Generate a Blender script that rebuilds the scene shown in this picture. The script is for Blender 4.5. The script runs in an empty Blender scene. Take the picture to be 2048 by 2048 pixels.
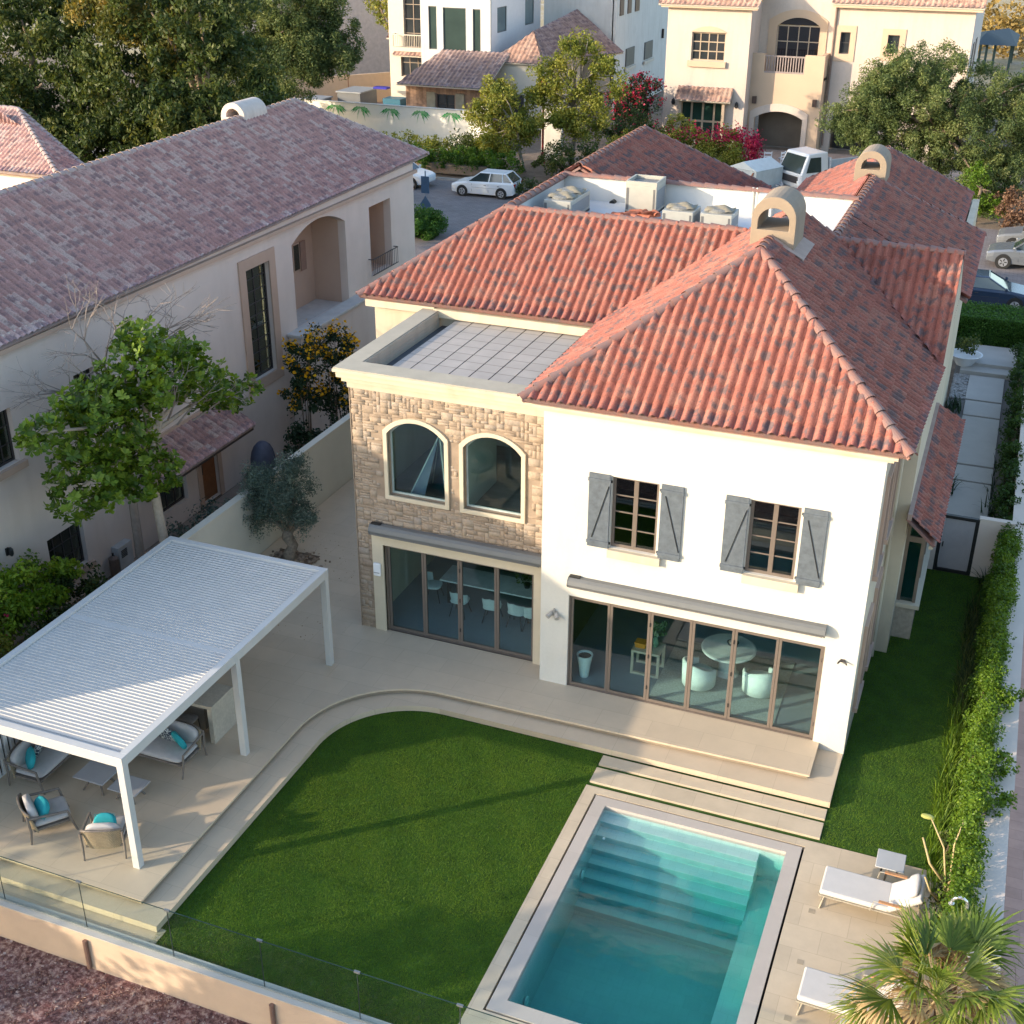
import bpy, bmesh, math, random
import numpy as np
from mathutils import Vector, Matrix
random.seed(7)
RNG = np.random.default_rng(11)
SC = bpy.context.scene
COL = SC.collection
R = math.radians

# ---------------------------------------------------------------- camera
CAM = Vector((8.6047, -23.7742, 17.1637))
FW = Vector((-0.32690, 0.83230, -0.44767)).normalized()
RT = Vector((FW.y, -FW.x, 0)).normalized()
UP = RT.cross(FW).normalized()
_c, _s = math.cos(0.0051), math.sin(0.0051)
RT, UP = _c * RT + _s * UP, -_s * RT + _c * UP
cd = bpy.data.cameras.new('camera')
cam = bpy.data.objects.new('camera', cd)
COL.objects.link(cam)
m = Matrix((RT, UP, -FW)).transposed().to_4x4()
m.translation = CAM
cam.matrix_world = m
cd.sensor_width = 36
cd.lens = 36 * 2510.95 / 2048
cd.clip_start = 0.5
cd.clip_end = 3000
SC.camera = cam

# ---------------------------------------------------------------- light
SUN_EL, SUN_AZ = 15.0, 229.2            # sun low in the front left
w = bpy.data.worlds.new('World')
SC.world = w
w.use_nodes = True
nt = w.node_tree
sky = nt.nodes.new('ShaderNodeTexSky')
sky.sky_type = 'NISHITA'
sky.sun_disc = False
sky.sun_elevation = R(SUN_EL)
sky.sun_rotation = R(SUN_AZ)
sky.air_density = 1.0
sky.dust_density = 1.2
sky.ozone_density = 1.0
bg = nt.nodes['Background']
bg.inputs['Strength'].default_value = 0.15
nt.links.new(sky.outputs[0], bg.inputs['Color'])
sd = bpy.data.lights.new('sun', 'SUN')
sd.energy = 2.15
sd.angle = R(0.55)
sd.color = (1.0, 0.82, 0.60)
sun = bpy.data.objects.new('sun', sd)
COL.objects.link(sun)
az, el = R(SUN_AZ), R(SUN_EL)
SUND = Vector((math.sin(az) * math.cos(el), math.cos(az) * math.cos(el), math.sin(el)))
sun.rotation_euler = SUND.to_track_quat('Z', 'Y').to_euler()
sun.location = (-30, -30, 30)
SC.view_settings.view_transform = 'Standard'
SC.view_settings.look = 'None'
SC.view_settings.gamma = 1
SC.view_settings.exposure = 1.65
SC.render.engine = 'CYCLES'
SC.cycles.max_bounces = 8
SC.cycles.transparent_max_bounces = 12

# ---------------------------------------------------------------- materials
MATS = {}


def newmat(name):
    mt = bpy.data.materials.new(name)
    mt.use_nodes = True
    t = mt.node_tree
    b = t.nodes['Principled BSDF']
    return mt, t, b


def nd(t, typ, **kw):
    n = t.nodes.new(typ)
    for k, v in kw.items():
        if k.startswith('i_'):
            n.inputs[k[2:].replace('_', ' ')].default_value = v
        else:
            setattr(n, k, v)
    return n


def ramp(t, fac, stops):
    r = t.nodes.new('ShaderNodeValToRGB')
    e = r.color_ramp.elements
    while len(e) < len(stops):
        e.new(0.5)
    for i, (p, c) in enumerate(stops):
        e[i].position = p
        e[i].color = (*c, 1) if len(c) == 3 else c
    t.links.new(fac, r.inputs[0])
    return r.outputs[0]


def sh(c, k):
    return tuple(min(1, max(0, x * k)) for x in c)


def pm(name, col, rough=0.8, var=0.12, scale=3.0, bump=0.0, bscale=40.0, metal=0.0, col2=None, spec=0.4, detail=6.0, fine=0.0):
    """plain procedural surface: base colour mottled by noise, fine bump"""
    if name in MATS:
        return MATS[name]
    mt, t, b = newmat(name)
    tc = nd(t, 'ShaderNodeTexCoord')
    n = nd(t, 'ShaderNodeTexNoise', i_Scale=scale, i_Detail=detail, i_Roughness=0.6)
    t.links.new(tc.outputs['Object'], n.inputs['Vector'])
    c2 = col2 if col2 else sh(col, 1 + var)
    c1 = col if col2 else sh(col, 1 - var)
    out = ramp(t, n.outputs['Fac'], [(0.3, c1), (0.7, c2)])
    if fine > 0:
        n3 = nd(t, 'ShaderNodeTexNoise', i_Scale=scale * 14, i_Detail=4.0)
        t.links.new(tc.outputs['Object'], n3.inputs['Vector'])
        r3 = ramp(t, n3.outputs['Fac'], [(0.3, (1 - fine,) * 3), (0.7, (1 + fine,) * 3)])
        mx = nd(t, 'ShaderNodeMixRGB', blend_type='MULTIPLY', i_Fac=1.0)
        t.links.new(out, mx.inputs[1])
        t.links.new(r3, mx.inputs[2])
        out = mx.outputs[0]
    t.links.new(out, b.inputs['Base Color'])
    b.inputs['Roughness'].default_value = rough
    b.inputs['Metallic'].default_value = metal
    b.inputs['Specular IOR Level'].default_value = spec
    if bump > 0:
        n2 = nd(t, 'ShaderNodeTexNoise', i_Scale=bscale, i_Detail=4.0)
        t.links.new(tc.outputs['Object'], n2.inputs['Vector'])
        bp = nd(t, 'ShaderNodeBump', i_Strength=bump, i_Distance=0.02)
        t.links.new(n2.outputs['Fac'], bp.inputs['Height'])
        t.links.new(bp.outputs[0], b.inputs['Normal'])
    MATS[name] = mt
    return mt


def weathered(mt, streak=.05, base_z=None):
    """rain streaks and soft patches over a rendered wall (a mark of its own on the paint)"""
    t = mt.node_tree
    b = t.nodes['Principled BSDF']
    src = b.inputs['Base Color'].links[0].from_socket
    tc = nd(t, 'ShaderNodeTexCoord')
    mp = nd(t, 'ShaderNodeMapping')
    mp.inputs['Scale'].default_value = (1.9, 1.9, .30)
    t.links.new(tc.outputs['Object'], mp.inputs[0])
    n = nd(t, 'ShaderNodeTexNoise', i_Scale=1.0, i_Detail=6.0, i_Roughness=.6)
    t.links.new(mp.outputs[0], n.inputs['Vector'])
    c = ramp(t, n.outputs['Fac'], [(.34, (1 - 2.2 * streak, 1 - 2.4 * streak, 1 - 2.8 * streak)), (.52, (1, 1, 1))])
    n2 = nd(t, 'ShaderNodeTexNoise', i_Scale=.5, i_Detail=5.0)
    t.links.new(tc.outputs['Object'], n2.inputs['Vector'])
    c2 = ramp(t, n2.outputs['Fac'], [(.35, (1 - streak,) * 3), (.65, (1 + streak * .6,) * 3)])
    out = src
    for q in (c, c2):
        mx = nd(t, 'ShaderNodeMixRGB', blend_type='MULTIPLY', i_Fac=1.0)
        t.links.new(out, mx.inputs[1])
        t.links.new(q, mx.inputs[2])
        out = mx.outputs[0]
    t.links.new(out, b.inputs['Base Color'])
    return mt


def leafmat(name, cols, trans=0.3, rough=0.55):
    """cols: colour stops over the per-leaf random value"""
    if name in MATS:
        return MATS[name]
    mt, t, b = newmat(name)
    at = nd(t, 'ShaderNodeAttribute', attribute_name='rnd')
    k = len(cols)
    c = ramp(t, at.outputs['Fac'], [(i / (k - 1), x) for i, x in enumerate(cols)])
    b.inputs['Roughness'].default_value = rough
    b.inputs['Specular IOR Level'].default_value = 0.3
    t.links.new(c, b.inputs['Base Color'])
    tr = nd(t, 'ShaderNodeBsdfTranslucent')
    hs = nd(t, 'ShaderNodeHueSaturation', i_Hue=0.48, i_Saturation=1.1, i_Value=1.5)
    t.links.new(c, hs.inputs['Color'])
    t.links.new(hs.outputs[0], tr.inputs[0])
    mx = nd(t, 'ShaderNodeMixShader')
    mx.inputs[0].default_value = trans
    t.links.new(b.outputs[0], mx.inputs[1])
    t.links.new(tr.outputs[0], mx.inputs[2])
    t.links.new(mx.outputs[0], t.nodes['Material Output'].inputs[0])
    MATS[name] = mt
    return mt


def tilemat(name, base, alt, blot, amount, bscale=1.6):
    """clay roof tile: one tint per tile (uv cell) and dark blotches across"""
    mt, t, b = newmat(name)
    uv = nd(t, 'ShaderNodeUVMap', uv_map='UVMap')
    fl = nd(t, 'ShaderNodeVectorMath', operation='FLOOR')
    t.links.new(uv.outputs[0], fl.inputs[0])
    wn = nd(t, 'ShaderNodeTexWhiteNoise', noise_dimensions='2D')
    t.links.new(fl.outputs[0], wn.inputs['Vector'])
    c1 = ramp(t, wn.outputs['Value'], [(0.0, base), (0.5, sh(base, 1.25)), (1.0, alt)])
    tc = nd(t, 'ShaderNodeTexCoord')
    nz = nd(t, 'ShaderNodeTexNoise', i_Scale=bscale, i_Detail=3.0, i_Roughness=0.6)
    # blotches move from tile to tile as the batch of clay changes
    ad = nd(t, 'ShaderNodeVectorMath', operation='MULTIPLY_ADD')
    ad.inputs[1].default_value = (7.3, 5.1, 3.3)
    t.links.new(wn.outputs['Color'], ad.inputs[0])
    t.links.new(uv.outputs[0], ad.inputs[2])
    t.links.new(ad.outputs[0], nz.inputs['Vector'])
    fr_ = nd(t, 'ShaderNodeVectorMath', operation='FRACTION')
    t.links.new(uv.outputs[0], fr_.inputs[0])
    sx = nd(t, 'ShaderNodeSeparateXYZ')
    t.links.new(fr_.outputs[0], sx.inputs[0])
    pg_ = nd(t, 'ShaderNodeMath', operation='PINGPONG')
    pg_.inputs[1].default_value = 0.5
    t.links.new(sx.outputs['Y'], pg_.inputs[0])
    ma = nd(t, 'ShaderNodeMath', operation='MULTIPLY_ADD')
    ma.inputs[1].default_value = 0.30
    t.links.new(pg_.outputs[0], ma.inputs[0])
    t.links.new(nz.outputs['Fac'], ma.inputs[2])
    f = ramp(t, ma.outputs[0], [(amount - 0.02, (0, 0, 0)), (amount + 0.09, (.9, .9, .9))])
    mx = nd(t, 'ShaderNodeMixRGB')
    mx.inputs[2].default_value = (*blot, 1)
    t.links.new(f, mx.inputs[0])
    t.links.new(c1, mx.inputs[1])
    n2 = nd(t, 'ShaderNodeTexNoise', i_Scale=30.0, i_Detail=5.0)
    t.links.new(tc.outputs['Object'], n2.inputs['Vector'])
    m2 = nd(t, 'ShaderNodeMixRGB', blend_type='MULTIPLY', i_Fac=1.0)
    g = ramp(t, n2.outputs['Fac'], [(0.3, (.72,) * 3), (0.7, (1.2,) * 3)])
    t.links.new(mx.outputs[0], m2.inputs[1])
    t.links.new(g, m2.inputs[2])
    t.links.new(m2.outputs[0], b.inputs['Base Color'])
    b.inputs['Roughness'].default_value = 0.75
    b.inputs['Specular IOR Level'].default_value = 0.25
    bp = nd(t, 'ShaderNodeBump', i_Strength=0.25, i_Distance=0.01)
    t.links.new(n2.outputs['Fac'], bp.inputs['Height'])
    t.links.new(bp.outputs[0], b.inputs['Normal'])
    MATS[name] = mt
    return mt


def pavemat(name, col, bw, bh, mortar=(.2, .18, .15), msize=0.004, rough=0.7, var=.06, offset=0.5, bump=.1, rot=0.0):
    mt, t, b = newmat(name)
    tc = nd(t, 'ShaderNodeTexCoord')
    mp = nd(t, 'ShaderNodeMapping')
    mp.inputs['Rotation'].default_value = (0, 0, rot)
    t.links.new(tc.outputs['Object'], mp.inputs[0])
    br = nd(t, 'ShaderNodeTexBrick', offset=offset)
    br.inputs['Color1'].default_value = (*sh(col, 1 - var), 1)
    br.inputs['Color2'].default_value = (*sh(col, 1 + var), 1)
    br.inputs['Mortar'].default_value = (*mortar, 1)
    br.inputs['Scale'].default_value = 1.0
    br.inputs['Mortar Size'].default_value = msize
    br.inputs['Mortar Smooth'].default_value = 0.1
    br.inputs['Brick Width'].default_value = bw
    br.inputs['Row Height'].default_value = bh
    t.links.new(mp.outputs[0], br.inputs['Vector'])
    n = nd(t, 'ShaderNodeTexNoise', i_Scale=1.7, i_Detail=8.0, i_Roughness=0.65)
    t.links.new(tc.outputs['Object'], n.inputs['Vector'])
    g = ramp(t, n.outputs['Fac'], [(0.3, (1 - 2 * var,) * 3), (0.7, (1 + 1.5 * var,) * 3)])
    mx = nd(t, 'ShaderNodeMixRGB', blend_type='MULTIPLY', i_Fac=1.0)
    t.links.new(br.outputs[0], mx.inputs[1])
    t.links.new(g, mx.inputs[2])
    t.links.new(mx.outputs[0], b.inputs['Base Color'])
    b.inputs['Roughness'].default_value = rough
    n2 = nd(t, 'ShaderNodeTexNoise', i_Scale=60.0, i_Detail=3.0)
    t.links.new(tc.outputs['Object'], n2.inputs['Vector'])
    bp = nd(t, 'ShaderNodeBump', i_Strength=bump, i_Distance=0.01)
    t.links.new(n2.outputs['Fac'], bp.inputs['Height'])
    t.links.new(bp.outputs[0], b.inputs['Normal'])
    MATS[name] = mt
    return mt


def glassmat(name, tint, refl=0.08, rough=0.02):
    mt, t, b = newmat(name)
    t.nodes.remove(b)
    tr = nd(t, 'ShaderNodeBsdfTransparent')
    tr.inputs[0].default_value = (*tint, 1)
    gl = nd(t, 'ShaderNodeBsdfGlossy')
    gl.inputs['Roughness'].default_value = rough
    lw = nd(t, 'ShaderNodeLayerWeight')
    pw = nd(t, 'ShaderNodeMath', operation='POWER')
    pw.inputs[1].default_value = 4.0
    t.links.new(lw.outputs['Facing'], pw.inputs[0])
    ad = nd(t, 'ShaderNodeMath', operation='MULTIPLY_ADD', use_clamp=True)
    ad.inputs[1].default_value = .8
    ad.inputs[2].default_value = refl
    t.links.new(pw.outputs[0], ad.inputs[0])
    mx = nd(t, 'ShaderNodeMixShader')
    t.links.new(ad.outputs[0], mx.inputs[0])
    t.links.new(tr.outputs[0], mx.inputs[1])
    t.links.new(gl.outputs[0], mx.inputs[2])
    t.links.new(mx.outputs[0], t.nodes['Material Output'].inputs[0])
    MATS[name] = mt
    return mt


WHITE = weathered(pm('white_stucco', (.61, .585, .525), .9, .03, 1.1, .35, 70, fine=.02), .016)
CREAM = weathered(pm('cream_stucco', (.56, .485, .365), .9, .05, 1.5, .2, 60), .05)
TRIM = pm('cream_stone_trim', (.58, .50, .37), .8, .05, 2.5, .15, 60)
NBWALL = weathered(pm('beige_stucco', (.65, .55, .49), .9, .05, .8, .3, 60), .02)
NBTRIM = pm('brown_stucco_trim', (.48, .34, .26), .9, .05, 2, .2, 60)
FRAME = pm('bronze_frame', (.19, .155, .13), .45, .05, 6, metal=.3)
DARKFR = pm('dark_frame', (.05, .045, .045), .5, .1, 6)
GREYM = pm('grey_awning_metal', (.14, .145, .145), .5, .05, 4)
GREYW = pm('grey_painted_wood', (.10, .12, .142), .6, .2, 8, .2, 50)
WMETAL = pm('white_metal', (.80, .80, .80), .4, .02, 4)
GREYBOX = pm('unit_casing', (.37, .36, .32), .5, .05, 4)
BLACK = pm('black_metal', (.02, .02, .02), .45, .1, 5)
GLASS = glassmat('window_glass', (.83, .94, .94), .05)
GLASSD = glassmat('dark_window_glass', (.45, .58, .57), .10)
FGLASS = glassmat('fence_glass', (.93, .972, .955), .015)
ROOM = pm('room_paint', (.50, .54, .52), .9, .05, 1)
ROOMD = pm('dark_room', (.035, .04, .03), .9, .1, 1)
ROOF = tilemat('terracotta_tile', (.255, .094, .075), (.32, .15, .12), (.12, .09, .098), .62, .9)
ROOFN = tilemat('weathered_tile', (.34, .205, .195), (.47, .37, .35), (.23, .155, .165), .61, 1.0)
CAPM = pm('ridge_tile_clay', (.30, .135, .10), .8, .2, 3, .3, 30, col2=(.165, .13, .13))
CAPN = pm('old_ridge_clay', (.36, .28, .26), .8, .2, 4, .3, 30)
WOODB = pm('trunk_bark', (.20, .15, .11), .9, .25, 12, .6, 30)
BARKP = pm('pale_bark', (.42, .35, .28), .9, .15, 10, .4, 30)

# ---------------------------------------------------------------- object helpers


def tag(o, label=None, cat=None, group=None, kind=None):
    if label:
        o['label'] = label
    if cat:
        o['category'] = cat
    if group:
        o['group'] = group
    if kind:
        o['kind'] = kind
    return o


def empty(name, loc=(0, 0, 0), label=None, cat=None, group=None, kind=None):
    o = bpy.data.objects.new(name, None)
    o.empty_display_size = 0.2
    o.location = loc
    COL.objects.link(o)
    return tag(o, label, cat, group, kind)


def wloc(o):
    v = Vector((0, 0, 0))
    while o is not None:
        v += o.location
        o = o.parent
    return v


def link(name, me, mat, parent=None, smooth=False):
    o = bpy.data.objects.new(name, me)
    if isinstance(mat, (list, tuple)):
        for x in mat:
            me.materials.append(x)
    elif mat:
        me.materials.append(mat)
    COL.objects.link(o)
    if parent is not None:
        L = wloc(parent)
        if L.length > 1e-9:
            me.transform(Matrix.Translation(-L))
        o.parent = parent
    if smooth:
        me.shade_smooth()
    return o


def bev(o, w=.01, seg=2):
    md = o.modifiers.new('bevel', 'BEVEL')
    md.width = w
    md.segments = seg
    md.limit_method = 'ANGLE'
    md.angle_limit = R(40)
    return o


class MB:
    def __init__(s):
        s.v = []
        s.f = []

    def add(s, vs, fs, M=None):
        k = len(s.v)
        s.v += [tuple(M @ Vector(x)) if M else tuple(x) for x in vs]
        s.f += [tuple(i + k for i in f) for f in fs]
        return s

    def box(s, x0, x1, y0, y1, z0, z1, M=None):
        return s.add([(x0, y0, z0), (x1, y0, z0), (x1, y1, z0), (x0, y1, z0), (x0, y0, z1), (x1, y0, z1), (x1, y1, z1), (x0, y1, z1)],
                     [(0, 3, 2, 1), (4, 5, 6, 7), (0, 1, 5, 4), (1, 2, 6, 5), (2, 3, 7, 6), (3, 0, 4, 7)], M)

    def bar(s, a, b, w, h=None, up=(0, 0, 1)):
        """square bar between two points"""
        a, b = Vector(a), Vector(b)
        h = h or w
        d = (b - a).normalized()
        u = Vector(up)
        if abs(d.dot(u)) > .98:
            u = Vector((0, 1, 0))
        r = d.cross(u).normalized() * w / 2
        q = r.cross(d).normalized() * h / 2
        vs = [p + i * r + j * q for p in (a, b) for i, j in ((-1, -1), (1, -1), (1, 1), (-1, 1))]
        return s.add(vs, [(0, 1, 2, 3), (7, 6, 5, 4), (0, 4, 5, 1), (1, 5, 6, 2), (2, 6, 7, 3), (3, 7, 4, 0)])

    def tube(s, pts, rad, n=8, cap=True):
        pts = [Vector(p) for p in pts]
        if not isinstance(rad, (list, tuple)):
            rad = [rad] * len(pts)
        k = len(s.v)
        pr = None
        for i, p in enumerate(pts):
            d = (pts[min(i + 1, len(pts) - 1)] - pts[max(i - 1, 0)]).normalized()
            if pr is None:
                u = Vector((0, 0, 1)) if abs(d.z) < .9 else Vector((1, 0, 0))
                a = d.cross(u).normalized()
            else:
                a = (pr - d * pr.dot(d)).normalized()
            pr = a
            bb = d.cross(a)
            for j in range(n):
                t = 2 * math.pi * j / n
                s.v.append(tuple(p + rad[i] * (math.cos(t) * a + math.sin(t) * bb)))
        for i in range(len(pts) - 1):
            for j in range(n):
                j2 = (j + 1) % n
                s.f.append((k + i * n + j, k + i * n + j2, k + (i + 1) * n + j2, k + (i + 1) * n + j))
        if cap:
            s.f.append(tuple(k + j for j in range(n))[::-1])
            s.f.append(tuple(k + (len(pts) - 1) * n + j for j in range(n)))
        return s

    def lathe(s, prof, n=20, c=(0, 0, 0)):
        k = len(s.v)
        for r, z in prof:
            for j in range(n):
                t = 2 * math.pi * j / n
                s.v.append((c[0] + r * math.cos(t), c[1] + r * math.sin(t), c[2] + z))
        for i in range(len(prof) - 1):
            for j in range(n):
                j2 = (j + 1) % n
                s.f.append((k + i * n + j, k + i * n + j2, k + (i + 1) * n + j2, k + (i + 1) * n + j))
        s.f.append(tuple(k + j for j in range(n))[::-1])
        s.f.append(tuple(k + (len(prof) - 1) * n + j for j in range(n)))
        return s

    def loft(s, rings, cap=True):
        k = len(s.v)
        n = len(rings[0])
        for r in rings:
            s.v += [tuple(p) for p in r]
        for i in range(len(rings) - 1):
            for j in range(n):
                j2 = (j + 1) % n
                s.f.append((k + i * n + j, k + i * n + j2, k + (i + 1) * n + j2, k + (i + 1) * n + j))
        if cap:
            s.f.append(tuple(k + j for j in range(n))[::-1])
            s.f.append(tuple(k + (len(rings) - 1) * n + j for j in range(n)))
        return s

    def pil(s, c, r, M=None, e=.45, nu=14, nv=10):
        """superellipsoid cushion"""
        def sp(x, p):
            return math.copysign(abs(x) ** p, x)
        vs, fs = [], []
        for i in range(nv + 1):
            b = -math.pi / 2 + math.pi * i / nv
            for j in range(nu):
                a = 2 * math.pi * j / nu
                cb = sp(math.cos(b), .9)
                vs.append((c[0] + r[0] * cb * sp(math.cos(a), e), c[1] + r[1] * cb * sp(math.sin(a), e), c[2] + r[2] * sp(math.sin(b), .8)))
        for i in range(nv):
            for j in range(nu):
                j2 = (j + 1) % nu
                fs.append((i * nu + j, i * nu + j2, (i + 1) * nu + j2, (i + 1) * nu + j))
        return s.add(vs, fs, M)

    def prism(s, poly, z0, z1):
        n = len(poly)
        return s.add([(x, y, z0) for x, y in poly] + [(x, y, z1) for x, y in poly],
                     [tuple(range(n))[::-1], tuple(range(n, 2 * n))] + [(i, (i + 1) % n, n + (i + 1) % n, n + i) for i in range(n)])

    def build(s, name, mat, parent=None, smooth=False, bevel=0):
        me = bpy.data.meshes.new(name)
        me.from_pydata(s.v, [], s.f)
        bm = bmesh.new()
        bm.from_mesh(me)
        bmesh.ops.recalc_face_normals(bm, faces=bm.faces)
        bm.to_mesh(me)
        bm.free()
        me.update()
        o = link(name, me, mat, parent, smooth)
        if bevel:
            bev(o, bevel)
        return o


def copy_tree(o, parent=None):
    c = o.copy()
    COL.objects.link(c)
    if parent is not None:
        c.parent = parent
    for ch in list(o.children):
        copy_tree(ch, c)
    return c


def plate(outer, holes, t, place, name, mat, parent=None, bevel=0):
    """flat slab from a 2D outline with holes; place(a, b, d) -> world point, d = depth 0..t"""
    bm = bmesh.new()
    edges = []
    for lp in [outer] + holes:
        vs = [bm.verts.new((a, b, 0)) for a, b in lp]
        edges += [bm.edges.new((vs[i], vs[(i + 1) % len(vs)])) for i in range(len(vs))]
    bmesh.ops.triangle_fill(bm, use_beauty=True, edges=edges)

    def inside(x, y, poly):
        c = False
        for i in range(len(poly)):
            x1, y1 = poly[i]
            x2, y2 = poly[i - 1]
            if (y1 > y) != (y2 > y) and x < (x2 - x1) * (y - y1) / (y2 - y1) + x1:
                c = not c
        return c
    dl = [f for f in bm.faces if any(inside(*f.calc_center_median()[:2], h) for h in holes)]
    bmesh.ops.delete(bm, geom=dl, context='FACES')
    r = bmesh.ops.extrude_face_region(bm, geom=bm.faces[:])
    for e in r['geom']:
        if isinstance(e, bmesh.types.BMVert):
            e.co.z = t
    for v in bm.verts:
        v.co = Vector(place(v.co.x, v.co.y, v.co.z))
    bmesh.ops.recalc_face_normals(bm, faces=bm.faces)
    me = bpy.data.meshes.new(name)
    bm.to_mesh(me)
    bm.free()
    o = link(name, me, mat, parent)
    if bevel:
        bev(o, bevel)
    return o


def rect(a0, a1, b0, b1):
    return [(a0, b0), (a1, b0), (a1, b1), (a0, b1)]


def arch(a0, a1, b0, b1, rise, n=14):
    """rectangle with a segmental arched head: b1 = crown"""
    w = (a1 - a0) / 2
    c = (a0 + a1) / 2
    rad = (w * w + rise * rise) / (2 * rise)
    zc = b1 - rad
    th = math.asin(min(1, w / rad))
    pts = [(a0, b0), (a1, b0)]
    for i in range(n + 1):
        t = th - 2 * th * i / n
        pts.append((c + rad * math.sin(t), zc + rad * math.cos(t)))
    return pts


def FY(y):
    return lambda a, b, d: (a, y + d, b)


def FX(x, s=-1):
    return lambda a, b, d: (x + s * d, a, b)


def np_mesh(name, V, F, mat, parent=None, rnd=None, smooth=False):
    V = np.asarray(V, np.float32)
    F = np.asarray(F, np.int32)
    me = bpy.data.meshes.new(name)
    n, k = F.shape
    me.vertices.add(len(V))
    me.vertices.foreach_set('co', V.ravel())
    me.loops.add(n * k)
    me.loops.foreach_set('vertex_index', F.ravel())
    me.polygons.add(n)
    me.polygons.foreach_set('loop_start', np.arange(0, n * k, k, dtype=np.int32))
    me.polygons.foreach_set('loop_total', np.full(n, k, np.int32))
    me.update(calc_edges=True)
    if rnd is not None:
        a = me.attributes.new('rnd', 'FLOAT', 'FACE')
        a.data.foreach_set('value', np.asarray(rnd, np.float32))
    return link(name, me, mat, parent, smooth)


# ---------------------------------------------------------------- tiles


def tile_slope(name, poly, mat, parent, tw=.225, tl=.36, amp=.105, step=.028, seg=8, deck=True, capm=None, off=0.0, jit=0.0):
    """barrel tiled plane clipped to a convex 3D polygon"""
    P = [Vector(p) for p in poly]
    n = Vector((0, 0, 0))
    for i in range(len(P)):
        a, b2 = P[i], P[(i + 1) % len(P)]
        n += a.cross(b2)
    n.normalize()
    if n.z < 0:
        n = -n
    up = (Vector((0, 0, 1)) - n * n.z).normalized()
    ux = up.cross(n).normalized()
    o = min(P, key=lambda p: p.dot(up)).copy()
    us = [(p - o).dot(ux) for p in P]
    vs = [(p - o).dot(up) for p in P]
    i0, i1 = math.floor(min(us) / tw) - 1, math.ceil(max(us) / tw) + 1
    r0, r1 = 0, math.ceil(max(vs) / tl)
    U = np.arange(i0 * seg, i1 * seg + 1) / seg
    lines, lift = [], []
    for r_ in range(r0, r1 + 1):
        lines += [r_ + .001, r_ + .999]
        lift += [1.0, 0.0]
    Vv = np.array(lines)
    L = np.array(lift)
    prof = np.abs(np.cos(np.pi * (U + off)))**0.95
    uu, vv = np.meshgrid(U, Vv)
    hh = amp * prof[None, :] * np.ones_like(vv) + step * L[:, None]
    if jit > 0:
        hh += jit * RNG.random((len(Vv), 1)) * 0.5
    pts = np.array(o)[None, None, :] + uu[..., None] * tw * np.array(ux) + vv[..., None] * tl * np.array(up) + (hh[..., None] - .01) * np.array(n)
    nv, nu = uu.shape
    idx = np.arange(nv * nu).reshape(nv, nu)
    F = np.stack([idx[:-1, :-1], idx[:-1, 1:], idx[1:, 1:], idx[1:, :-1]], -1).reshape(-1, 4)
    me = bpy.data.meshes.new(name)
    me.vertices.add(nv * nu)
    me.vertices.foreach_set('co', pts.astype(np.float32).ravel())
    me.loops.add(F.size)
    me.loops.foreach_set('vertex_index', F.astype(np.int32).ravel())
    me.polygons.add(len(F))
    me.polygons.foreach_set('loop_start', np.arange(0, F.size, 4, dtype=np.int32))
    me.polygons.foreach_set('loop_total', np.full(len(F), 4, np.int32))
    me.update(calc_edges=True)
    uvl = me.uv_layers.new(name='UVMap')
    UV = np.stack([uu.ravel() + 200 + off, vv.ravel() + 200], -1)[F.ravel()]
    # keep every corner of a face inside its own tile cell
    UVf = UV.reshape(-1, 4, 2)
    uvl.data.foreach_set('uv', UVf.astype(np.float32).ravel())
    bm = bmesh.new()
    bm.from_mesh(me)
    C = sum(P, Vector()) / len(P)
    for i in range(len(P)):
        a, b2 = P[i], P[(i + 1) % len(P)]
        e = (b2 - a)
        if e.length < 1e-6:
            continue
        pn = e.cross(n).normalized()
        if pn.dot(C - a) > 0:
            pn = -pn
        bmesh.ops.bisect_plane(bm, geom=bm.verts[:] + bm.edges[:] + bm.faces[:], plane_co=a + pn * .002, plane_no=pn, clear_outer=True, dist=1e-5)
    bm.to_mesh(me)
    bm.free()
    if deck:
        k = len(P)
        dv = [p - n * .03 for p in P] + [p - n * .10 for p in P]
        d = MB().add(dv, [tuple(range(k)), tuple(range(k, 2 * k))[::-1]] + [(i, (i + 1) % k, k + (i + 1) % k, k + i) for i in range(k)])
    ob = link(name, me, mat, parent)
    me.shade_smooth()
    if deck:
        dd = d.build('roof_deck', capm or CAPM, ob)
    return ob


def ridge_caps(p0, p1, mat, parent, r=.12, l=.40, name='ridge_cap', lift=.05):
    p0, p1 = Vector(p0), Vector(p1)
    d = (p1 - p0)
    k = max(1, round(d.length / l))
    d = d / k
    dn = d.normalized()
    side = dn.cross(Vector((0, 0, 1))).normalized()
    nup = side.cross(dn).normalized()
    mb = MB()
    n = 9
    for i in range(k):
        a = p0 + d * i - dn * .03
        b = p0 + d * (i + 1) + dn * .03
        vs = []
        for (p, rr, lf) in ((a, r * 1.12, lift + .012), (b, r * .9, lift - .01)):
            for o_, rm in ((0, rr), (1, rr - .018)):
                for j in range(n):
                    t = math.pi * j / (n - 1)
                    vs.append(p + side * math.cos(t) * rm + nup * (math.sin(t) * rm * .85 + lf - .05))
        fs = []
        for j in range(n - 1):
            fs.append((j, j + 1, 2 * n + j + 1, 2 * n + j))
            fs.append((n + j + 1, n + j, 3 * n + j, 3 * n + j + 1))
            fs.append((j + 1, j, n + j, n + j + 1))
            fs.append((2 * n + j, 2 * n + j + 1, 3 * n + j + 1, 3 * n + j))
        mb.add(vs, fs)
    return mb.build(name, mat, parent, smooth=False)


# ---------------------------------------------------------------- foliage


def unit(a):
    return a / (np.linalg.norm(a, axis=1, keepdims=True) + 1e-9)


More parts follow.
